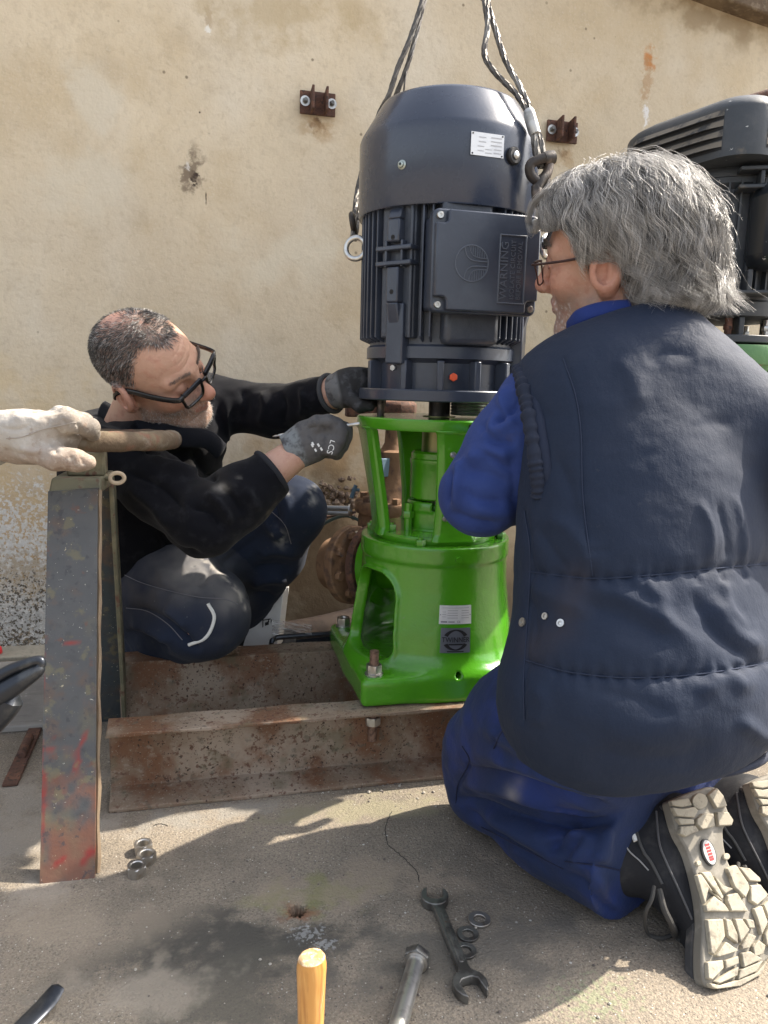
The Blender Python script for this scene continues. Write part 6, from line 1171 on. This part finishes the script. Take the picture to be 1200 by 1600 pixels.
    t = nrm(wrR-elR); per.part('sleeve_cuff', torus(wrR-t*.006, t, .0425, .006, 48, 10), mat('dark cuff band', (.014, .016, .022), .9), sw)
    t = nrm(wrL-elL); per.part('sleeve_cuff', torus(wrL-t*.004, t, .0375, .005, 48, 10), mat('grey cuff band', (.05, .052, .056), .9), sw)
    for x, y in ((309, 676), (345, 703)):
        try: q, j = pick(V, x, y, 8); per.part('button', tr(lathe([(.005, 0), (.0055, .0015), (.004, .003), (.0, .0025)], 18), q, zto(N[j])), framek, sw)
        except ValueError: pass
    # collar: a stand-up band and the flap beside the chin
    fw = cdir(.94, .25, -.22); HR = frame(fw, cdir(-.10, -.63, -.77)); SC = .97; HC = D(241, 581, 1.455)
    W_ = lambda V: HC+(np.asarray(V)*SC) @ HR.T
    per.part('collar', tube(spline(np.array([D(345, 705, 1.53), D(322, 686, 1.50), D(275, 682, 1.47), D(215, 664, 1.49), D(178, 650, 1.55), D(160, 640, 1.58)]), 50), .012, 14, flat=(.7, 1.6)), fleece, sw, smooth=180, colr=np.tile(V3(.008, .009, .013), (700, 1)))
    # --- trousers
    def trous(p):
        d = chain(p, [hipR, hipR+(knR-hipR)*.5+V3(0, 0, .012), knR], [.115, .102, .092], .05); d = smin(d, chain(p, [knR, knR+(anR-knR)*.45, anR], [.090, .082, .060], .03), .03)
        dl = chain(p, [hipL, hipL+(knL-hipL)*.5, knL], [.105, .088, .072], .05); dl = smin(dl, chain(p, [knL, knL+(anL-knL)*.4, anL], [.070, .072, .056], .03), .02); d = smin(d, dl, .03)
        d = smin(d, s_ell(p, D(240, 900, 1.76), (.17, .13, .13)), .05); return smax(d, .03-p[:, 2], .01).astype(f32)
    lo, hi = bounds([hipR, knR, anR, hipL, knL, anL], .13); V, Q = nets(trous, lo, hi, .0044, 1.6); N = vnormals(V, Q); u, v = px(V); face = np.clip((N*nrm3(C0-V)).sum(1)*3+.3, 0, 1); disp = fbm(V, 10, 3)*.005+fbm(V*V3(1, 1.6, 1), 26, 2)*.0025
    near = np.linalg.norm(V-C0, axis=1) < 1.78
    for S, w, a in (([(190, 898), (250, 918), (310, 932), (365, 936)], 3.5, -.003), ([(205, 890), (240, 870), (290, 862)], 10, .004), ([(195, 950), (240, 960), (280, 990), (300, 1012)], 8, -.008), ([(200, 975), (235, 985), (270, 1005)], 8, .007), ([(195, 985), (235, 1000), (265, 1020)], 8, -.007), ([(285, 990), (295, 1005), (315, 1015)], 6, -.006), ([(255, 950), (275, 965), (290, 985)], 7, .006), ([(400, 870), (430, 860), (470, 865)], 9, .006), ([(395, 890), (430, 885), (462, 890)], 9, -.006), ([(390, 915), (420, 905), (450, 905)], 8, .006), ([(382, 935), (405, 930), (432, 932)], 7, -.005), ([(420, 770), (430, 800), (428, 830)], 7, -.006), ([(440, 765), (450, 800), (440, 840)], 9, .004), ([(340, 890), (390, 850), (420, 830)], 10, -.006), ([(400, 800), (420, 820), (440, 850)], 8, .004), ([(330, 885), (320, 900), (310, 915)], 7, -.005), ([(250, 880), (255, 910), (240, 940)], 9, .003)): disp += crease(u, v, S, w, a*1.9)*face
    V = V+N*disp[:, None]; c = np.tile(V3(.017, .025, .048), (len(V), 1)); nz = fbm(V, 30, 3); nf = fbm(V, 90, 2)
    rleg = np.linalg.norm(V-knR, axis=1) < np.linalg.norm(V-knL, axis=1)
    lerpc(c, rleg*gs(np.hypot((u-295)*.7, v-895), 42)*(.75+.6*nz), (.20, .195, .195)); lerpc(c, rleg*gs(np.hypot(u-362, v-940), 26)*(.7+.6*nz), (.22, .21, .205)); lerpc(c, rleg*gs(np.hypot(u-220, v-920), 40)*.5*(1+nz), (.08, .075, .08)); lerpc(c, rleg*gs(np.hypot(u-350, v-1000), 30)*.5*(1+nz), (.07, .072, .085)); lerpc(c, rleg*gs(seg2(u, v, [(292, 858), (340, 890), (375, 930), (384, 950)])[0], 4)*np.clip(nf*2+.6, 0, 1)*.8, (.45, .42, .38))
    for x, y, r in ((488, 782, 7), (489, 765, 7), (452, 770, 6), (435, 835, 8), (440, 842, 9), (300, 890, 8)): lerpc(c, gs(np.hypot(u-x, v-y), r)*np.clip(nf*2+.2, 0, 1)*.7, (.4, .4, .39))
    tr_ = per.part('trousers', (V, Q), navyt, smooth=180, colr=c); N2 = vnormals(V, Q)
    def online(pts, off=.001): return [pick(V, x, y, 6)[0]+nrm(C0-pick(V, x, y, 6)[0])*off for x, y in pts]
    try: per.part('reflective_stripe', tube(spline(np.array(online([(327, 938), (336, 970), (326, 1000), (292, 1013)])), 50), .0034, 8), white, tr_)
    except ValueError: pass
    pt = mat('pale thread', (.16, .16, .18), .9)
    for S in ([(192, 897), (220, 910), (260, 922), (310, 933), (350, 936), (372, 944)], [(197, 950), (230, 955), (262, 975), (285, 1000)], [(425, 800), (445, 820), (455, 850)]): seamline(per, V, S, .0009, pt, tr_)
    # --- shoes
    def shoe(an, toe, nm):
        t = nrm((toe-an)*V3(1, 1, 0)); a0 = V3(an[0], an[1], .05)-t*.03
        g = nets(lambda p: smax(smin(chain(p, [a0, a0+t*.12, a0+t*.2-V3(0, 0, .012)], [.044, .043, .036], .03), chain(p, [a0+t*.01, V3(*(a0+t*.01)[:2], .11)], [.042, .045]), .03), .012-p[:, 2], .004).astype(f32), *bounds([a0-t*.05, a0+t*.24, a0+V3(0, 0, .07)], .05), .0035); s = per.part(nm, g, shoeblk, smooth=180)
        P = [a0+t*(-.04), a0+t*.0+np.cross(t, V3(0, 0, 1))*.042, a0+t*.14+np.cross(t, V3(0, 0, 1))*.044, a0+t*.235, a0+t*.14-np.cross(t, V3(0, 0, 1))*.044, a0-np.cross(t, V3(0, 0, 1))*.042]; P = spline(np.array([q*V3(1, 1, 0) for q in P+P[:1]]), 48)[:-1]; n = len(P)
        per.part('sole', (np.vstack([P+V3(0, 0, .001), P+V3(0, 0, .016)]), [tuple(range(n-1, -1, -1)), tuple(range(n, 2*n))]+[(i, (i+1) % n, n+(i+1) % n, n+i) for i in range(n)]), rubber, s, bev=.002)
        for k in range(4):
            c_ = a0+t*(.05+.025*k)+V3(0, 0, .042-.004*k); w = np.cross(t, V3(0, 0, 1))*.026; per.part('lace', tube(spline(np.array([c_-w-V3(0, 0, .012), c_+V3(0, 0, .004), c_+w-V3(0, 0, .012)]), 12), .0028, 6), white if k % 2 else lace, s)
        return a0
    shoe(anL, toeL, 'shoe'); shoe(anR, toeR, 'shoe')
    # --- body under the clothes with the bare forearm and the head
    nb_ = (HR.T @ (D(200, 690, 1.60)-HC))/SC
    bald = lambda V: np.clip(1-np.linalg.norm((V-(-.055, 0, .118))/(.05, .042, .04), axis=1), 0, 1)
    def hmask(V):      # where hair grows: 1 scalp hair, 0 bare
        x, y, z = V.T; a = np.abs(y); line = np.interp(a, [0, .02, .045, .065, .08], [.072, .066, .030, .022, .012]); m = np.clip((line-x)/.012, 0, 1)*np.clip((z-np.interp(x, [-.12, -.06, -.03, .0, .03], [-.06, -.05, -.015, .0, .005]))/.012, 0, 1)
        m = m*(1-.93*np.clip(1.35-np.linalg.norm((V-(-.06, 0, .12))/(.048, .040, .05), axis=1), 0, 1)); return m*(1-(a > .074)*1.*(z < .03))
    hV, hQ = head_mesh(nb_); hc = head_col(hV, .6, lambda V: hmask(V)*.75, (.55, .33, .235)); nz = fbm(hV, 320, 2); lerpc(hc, np.clip(nz*2-.2, 0, 1)*np.clip((-.03-hV[:, 2])/.02, 0, 1)*(hV[:, 0] > .0)*.45, (.6, .58, .55))
    lerpc(hc, .5*np.clip(1.2-np.linalg.norm((hV-(-.06, 0, .12))/(.045, .038, .05), axis=1), 0, 1), (.5, .27, .24))
    def under(p):
        d = s_ell(p, D(228, 750, 1.65), (.085, .13, .12), np.stack([cdir(.55, .1, -.8), cdir(.8, -.1, .55), V3(0, 0, 1)], 1)); d = smin(d, s_ell(p, D(238, 880, 1.74), (.12, .1, .13)), .08)
        for ch_, r_ in (([shR, elR, elR+(wrR-elR)*.7, wrR+(hdR-wrR)*.55], [.05, .042, .038, .030]), ([shL, elL, wrL, wrL+(hdL-wrL)*.5], [.045, .038, .029, .02]), ([hipR, knR, anR], [.09, .075, .045]), ([hipL, knL, anL], [.08, .055, .042])): d = smin(d, chain(p, ch_, r_, .02), .03)
        return d.astype(f32)
    lo, hi = bounds([shR, elR, wrR, hdR, shL, elL, wrL, hdL, hipR, knR, anR, hipL, knL, anL], .11); bV, bQ = nets(under, lo, hi, .0055, 1.6)
    V = np.concatenate([W_(hV), bV]); Q = np.concatenate([hQ, bQ+len(hV)]); c = np.concatenate([hc, np.tile(V3(.53, .32, .24), (len(bV), 1))]); nz = fbm(bV, 120, 3); lerpc(c[len(hV):], np.clip(nz, 0, 1)*.3, (.4, .2, .15))
    per.part('body', (V, Q), skinm, smooth=180, colr=c)
    # hair
    N = vnormals(hV, hQ); w = hmask(hV); i = RNG.choice(len(hV), 15000, p=(w+1e-9)/(w+1e-9).sum()); p0 = hV[i]+RNG.normal(0, .0008, (15000, 3)); n0 = N[i]
    fl = np.stack([-.4+.9*np.clip((p0[:, 0]+.03)/.09, 0, 1), np.sign(p0[:, 1])*.25, -.7+0*p0[:, 0]], 1)+np.stack([vnoise(p0, 35), vnoise(p0+5, 35), vnoise(p0+9, 35)], 1)*.7
    fl = fl-n0*(fl*n0).sum(1, keepdims=True); fl /= np.linalg.norm(fl, axis=1, keepdims=True)+1e-9; L_ = RNG.uniform(.005, .0095, 15000)*(.55+.45*np.clip((p0[:, 2]-.0)/.06, 0, 1)); S_ = np.stack([p0-n0*.001, p0+(n0*.35+fl*.4)*L_[:, None], p0+(n0*.42+fl*1.0)*L_[:, None]], 1)
    tone = np.where(RNG.random(15000) < np.where(p0[:, 2] < .035, .5, .22), RNG.uniform(.28, .6, 15000), RNG.uniform(.03, .09, 15000)); gH, cH = strands(W_(S_.reshape(-1, 3)).reshape(-1, 3, 3), np.full(15000, .00034), tone[:, None]*np.array([1, .95, .9])); per.part('hair', gH, hairm, smooth=180, colr=cH, kind='stuff')
    # stubble
    w = np.clip((-.03-hV[:, 2])/.015, 0, 1)*(hV[:, 0] > -.005)*(hV[:, 2] > -.125)*(1-gs(np.abs(hV[:, 2]+.059), .007)*(np.abs(hV[:, 1]) < .024)); i = RNG.choice(len(hV), 5000, p=w/w.sum()); p0 = hV[i]+RNG.normal(0, .0006, (5000, 3)); S_ = np.stack([p0, p0+(N[i]*.5+RNG.normal(0, .35, (5000, 3))+np.array([.1, 0, -.6]))*.003], 1); S_ = np.stack([S_[:, 0], S_.mean(1), S_[:, 1]], 1)
    gS, cS = strands(W_(S_.reshape(-1, 3)).reshape(-1, 3, 3), np.full(5000, .0002), RNG.choice([.08, .3, .7, .8], 5000)[:, None]*np.array([1, .96, .92])); per.part('stubble', gS, hairm, smooth=180, colr=cS, kind='stuff')
    brow = []
    for s in (1, -1):
        for k in range(200): t = random.random(); p = V3(.0945-.022*t*t, s*(.010+.042*t), .034+.005*math.sin(3*t)+random.gauss(0, .0022)); q = p+V3(.002, s*.007, .002+random.gauss(0, .002)); brow.append([p, (p+q)/2+V3(.0015, 0, .001), q])
    gB, cB = strands(W_(np.array(brow).reshape(-1, 3)).reshape(-1, 3, 3), np.full(400, .00024), np.tile(V3(.16, .12, .10), (400, 1))); per.part('eyebrows', gB, hairm, smooth=180, colr=cB)
    for s in (1, -1): per.part('eyelashes', tube(W_(spline(np.array([(.085, s*.021, .001), (.0885, s*.031, -.001), (.083, s*.044, .002)]), 14)), .0011, 6), framek)
    g = Thing('glasses', 'thick black rectangular glasses worn by the man in black fleece', 'glasses', W_([(.11, 0, 0)])[0])
    for s in (1, -1):
        P = [(.110, s*.009, .018), (.103, s*.061, .020), (.100, s*.060, -.001), (.101, s*.052, -.016), (.108, s*.018, -.017), (.111, s*.010, -.005)]; Pw = W_(spline(np.array(P+P[:1]), 44)[:-1]); rm = g.part('rim', tube(Pw, .003, 8, closed=True), framek); g.part('lens', (np.vstack([Pw, Pw.mean(0)]), [(i, (i+1) % 43, 43) for i in range(43)]), glass, rm, smooth=180)
        g.part('browline', tube(W_(np.array([P[0], ((P[0][0]+P[1][0])/2+.002, (P[0][1]+P[1][1])/2, .0205), P[1]])), .0048, 8), framek, rm)
        g.part('temple', tube(W_(spline(np.array([(.102, s*.062, .018), (.094, s*.073, .0175), (.05, s*.079, .018), (-.005, s*.081, .02), (-.035, s*.081, .005), (-.045, s*.079, -.012)]), 30)), .0042, 8, flat=(.7, 1.2)), framek)
    g.part('bridge', tube(W_(spline(np.array([(.110, .010, .012), (.114, 0, .016), (.110, -.010, .012)]), 12)), .003, 8), framek)
    # --- gloves
    P_ = lambda x, y, d=1.43: D(x, y, d)
    t = nrm(hdR-wrR); pal = np.stack([cdir(.93, -.35, -.05), cdir(.35, .93, -.05), cdir(.05, .0, 1)], 1)
    F4 = [[(505, 667, 1.425), (525, 662, 1.415), (541, 670, 1.425), (536, 678, 1.45)], [(511, 676, 1.415), (533, 674, 1.405), (541, 683, 1.425), (528, 688, 1.45)], [(511, 688, 1.412), (530, 689, 1.405), (535, 697, 1.425), (520, 699, 1.45)], [(505, 700, 1.415), (522, 703, 1.41), (526, 709, 1.43), (512, 708, 1.45)]]
    def gloveR(p):
        d = s_ell(p, P_(488, 688, 1.43), (.047, .036, .024), pal); d = smin(d, s_cap(p, P_(452, 708, 1.432), P_(478, 694, 1.432), .036, .036), .02)
        for f_ in F4: d = smin(d, chain(p, [P_(*q) for q in f_], [.0125, .0115, .0105, .0095], .006), .010)
        d = smin(d, chain(p, [P_(474, 672, 1.415), P_(495, 661, 1.405), P_(514, 659, 1.402), P_(528, 664, 1.405)], [.016, .0135, .012, .0105], .008), .010)
        tt = nrm(P_(478, 694, 1.432)-P_(452, 708, 1.432)); d = smax(d, -((p-f32(P_(450, 708, 1.432))) @ f32(tt)), .003); return smax(d, -s_cap(p, P_(440, 714, 1.432), P_(458, 704, 1.432), .031), .002).astype(f32)
    def colg(V):
        u, v = px(V); c = np.tile(V3(.105, .103, .105), (len(V), 1)); lerpc(c, np.clip((476+(v-700)*.35-u)/6, 0, 1), (.20, .22, .23)); lerpc(c, .5*np.clip((u-515)/20, 0, 1), (.06, .058, .058)); return c
    go, gV, gQ = gloves('glove', per, gloveR, *bounds([P_(435, 720), P_(550, 650), P_(500, 690, 1.38), P_(500, 720, 1.48)], .02), glovegrey, colg, .0021, .0012, [([(500, 664), (508, 672), (506, 684)], 3, -.002), ([(494, 668), (500, 680), (496, 700)], 4, .002), ([(470, 676), (476, 690), (474, 708)], 3, -.002), ([(526, 660), (530, 668)], 2.5, -.002), ([(480, 672), (488, 668), (496, 670)], 3, -.003)])
    gN = vnormals(gV, gQ)
    def gtext(body, size, x, y, rot, m_, nm):
        q, j = pick(gV, x, y, 6); n = gN[j]; n = nrm(n+nrm(C0-q)); ex = cdir(math.cos(rot), math.sin(rot), 0); ex = nrm(ex-n*(ex @ n)); ey = np.cross(n, ex); tg = text(body, size, .0002); v_ = np.asarray(tg[0]); per.part(nm, (q+n*.0022+v_[:, :1]*ex+v_[:, 1:2]*ey+v_[:, 2:]*n, tg[1]), m_, go, smooth=0)
    gtext('LCS', .016, 512, 697, 1.9, white, 'printed_lettering'); gtext('WORK', .009, 503, 699, 1.9, white, 'printed_lettering') if False else None
    for k, (x, y) in enumerate(((494, 694), (497, 701), (500, 707), (492, 700), (495, 708))):
        q, j = pick(gV, x, y, 6); n = gN[j]; per.part('printed_mark', cbox(q+n*.0006, (.0032, .0018, .0005), np.stack([cdir(.5, .86, 0), np.cross(n, cdir(.5, .86, 0)), n], 1)), white, go)
    def gloveL(p):
        d = s_ell(p, D(552, 604, 1.535), (.045, .036, .026), np.stack([cdir(.85, -.3, .3), cdir(.3, .95, 0), cdir(-.3, 0, 1)], 1)); d = smin(d, s_cap(p, D(520, 613, 1.56), D(540, 607, 1.545), .036, .036), .02)
        for (x, y) in ((571, 584), (574, 597), (572, 612), (566, 626)): d = smin(d, chain(p, [D(x-8, y, 1.525), D(x+16, y+1, 1.55), D(x+30, y+3, 1.60)], [.0125, .012, .010], .006), .010)
        d = smin(d, chain(p, [D(545, 622, 1.51), D(563, 634, 1.495), D(578, 634, 1.49)], [.015, .0125, .011], .008), .012)
        return smax(d, -((p-f32(D(522, 612, 1.558))) @ f32(nrm(D(546, 606, 1.54)-D(520, 613, 1.56)))), .003).astype(f32)
    def colL(V): u, v = px(V); c = np.tile(V3(.032, .032, .033), (len(V), 1)); lerpc(c, np.clip((531+(v-600)*.2-u)/5, 0, 1), (.15, .155, .16)); return c
    gloves('glove', per, gloveL, *bounds([D(510, 620, 1.58), D(610, 570, 1.62), D(550, 640, 1.47), D(550, 560, 1.6)], .03), glovegrey, colL)
    # the slim steel bar he works with
    b = Thing('steel_bar', 'slim bright steel bar gripped in the grey glove', 'tool', P_(480, 676, 1.424)); a0, a1 = P_(426, 682, 1.435), P_(562, 662, 1.412); d_ = nrm(a1-a0)
    b.part('rod', tube(np.array([a0+d_*.012, a0+d_*.03, a1]), [.0030, .0034, .0034], 12), zinc); b.part('flattened_tip', tube(np.array([a0, a0+d_*.006, a0+d_*.016]), [.0012, .0036, .003], 12, flat=(1.25, .6)), zinc)
left_man()

# ================================================================== gloved hand of a third person at the handwheel
def third_hand():
    per = Thing('person', 'arm in a dirty white leather glove reaching in from the left edge', 'person', V3(*G(-160, 1250)[:2], 0)); d0 = 1.20
    q = lambda x, y, d=d0: D(x, y, d-.065)
    rim = HWC+V3(-HWR*.35, -HWR*.937, 0)
    F4 = [[(78, 668, 1.165), (112, 659, 1.16), (140, 668, 1.18), (146, 680, 1.21)], [(72, 664, 1.19), (104, 652, 1.19), (132, 660, 1.215), (138, 675, 1.24)], [(66, 664, 1.215), (96, 650, 1.22), (120, 657, 1.245), (126, 672, 1.265)], [(60, 668, 1.24), (86, 655, 1.245), (106, 662, 1.265), (112, 676, 1.28)]]
    def f(p):
        d = s_ell(p, q(60, 684, 1.195), (.062, .052, .028), np.stack([cdir(1, .02, .1), cdir(-.1, .35, .93), cdir(0, -.93, .35)], 1)); d = smin(d, s_cap(p, q(-10, 682, 1.2), q(40, 682, 1.197), .037, .036), .03)
        for f_ in F4: d = smin(d, chain(p, [q(*a) for a in f_], [.0165, .0145, .013, .0115], .006), .011)
        d = smin(d, chain(p, [q(50, 700, 1.17), q(88, 716, 1.16), q(118, 720, 1.165), q(137, 722, 1.17)], [.020, .0165, .0145, .012], .01), .016); return d.astype(f32)
    def colr(V):
        u, v = px(V); nz = fbm(V, 30, 3); c = np.tile(V3(.44, .41, .37), (len(V), 1)); lerpc(c, np.clip((u-30)/90+nz*.9, 0, 1)*.8, (.24, .19, .145)); lerpc(c, np.clip((v-690)/25+nz*.6-.2, 0, 1)*.7, (.30, .22, .17)); lerpc(c, np.clip((u-105)/30, 0, 1)*np.clip((700-v)/20, 0, 1)*.7, (.16, .14, .12)); return c
    go, V, Q = gloves('leather_glove', per, lambda p: f(p), *bounds([q(-20, 640), q(155, 740), q(60, 690, 1.12), q(60, 690, 1.3)], .03), leather, colr, .0022, .0022, [([(0, 668), (25, 672), (50, 664)], 4, -.003), ([(20, 655), (40, 652), (60, 656)], 4, .003), ([(70, 690), (85, 700), (90, 712)], 4, -.004), ([(96, 655), (104, 664), (106, 676)], 3, -.003), ([(118, 660), (124, 668), (124, 680)], 3, -.003), ([(80, 668), (90, 676), (98, 690)], 4, -.004), ([(110, 712), (114, 720), (112, 728)], 3, -.003), ([(126, 714), (130, 722), (128, 728)], 3, -.0025), ([(30, 700), (50, 706), (70, 704)], 4, .003), ([(5, 700), (20, 708), (40, 712)], 4, -.003)])
    try: per.part('seam', tube(spline(np.array([pick(V, x, y, 6)[0] for x, y in ((6, 690), (30, 686), (60, 676), (90, 667), (112, 664), (124, 664))]), 40), .0008, 6), leather, go, colr=np.tile(V3(.34, .30, .26), (240, 1)))
    except ValueError: pass
    per.part('cuff', tube(spline([q(6, 683), q(-25, 684), q(-60, 690)], 16), [.037, .039, .041, .042]+[.042]*12, 28), leather, go, smooth=180, colr=np.tile(V3(.42, .40, .36), (448, 1)))
    per.part('body', nets(lambda p: chain(p, [q(60, 684, 1.195), q(-60, 690, 1.2), q(-330, 760, 1.22), q(-520, 520, 1.3)], [.022, .030, .045, .06], .02).astype(f32), *bounds([q(60, 684), q(-60, 690), q(-330, 760, 1.22), q(-520, 520, 1.3)], .1), .006), skinm, smooth=180, colr=None)
    g = nets(lambda p: smin(chain(p, [q(-14, 684, 1.2), q(-60, 690, 1.2), q(-330, 760, 1.22), q(-520, 520, 1.3)], [.038, .044, .06, .085], .03), s_ell(p, q(-640, 720, 1.35), (.2, .16, .3)), .06).astype(f32), *bounds([q(-14, 684), q(-330, 760, 1.22), q(-640, 720, 1.35)+V3(-.2, -.2, -.3), q(-640, 720, 1.35)+V3(.2, .2, .3)], .08), .008); per.part('dark_sleeve', g, fleece, smooth=180, colr=np.tile(V3(.012, .013, .018), (len(g[0]), 1)))
third_hand()
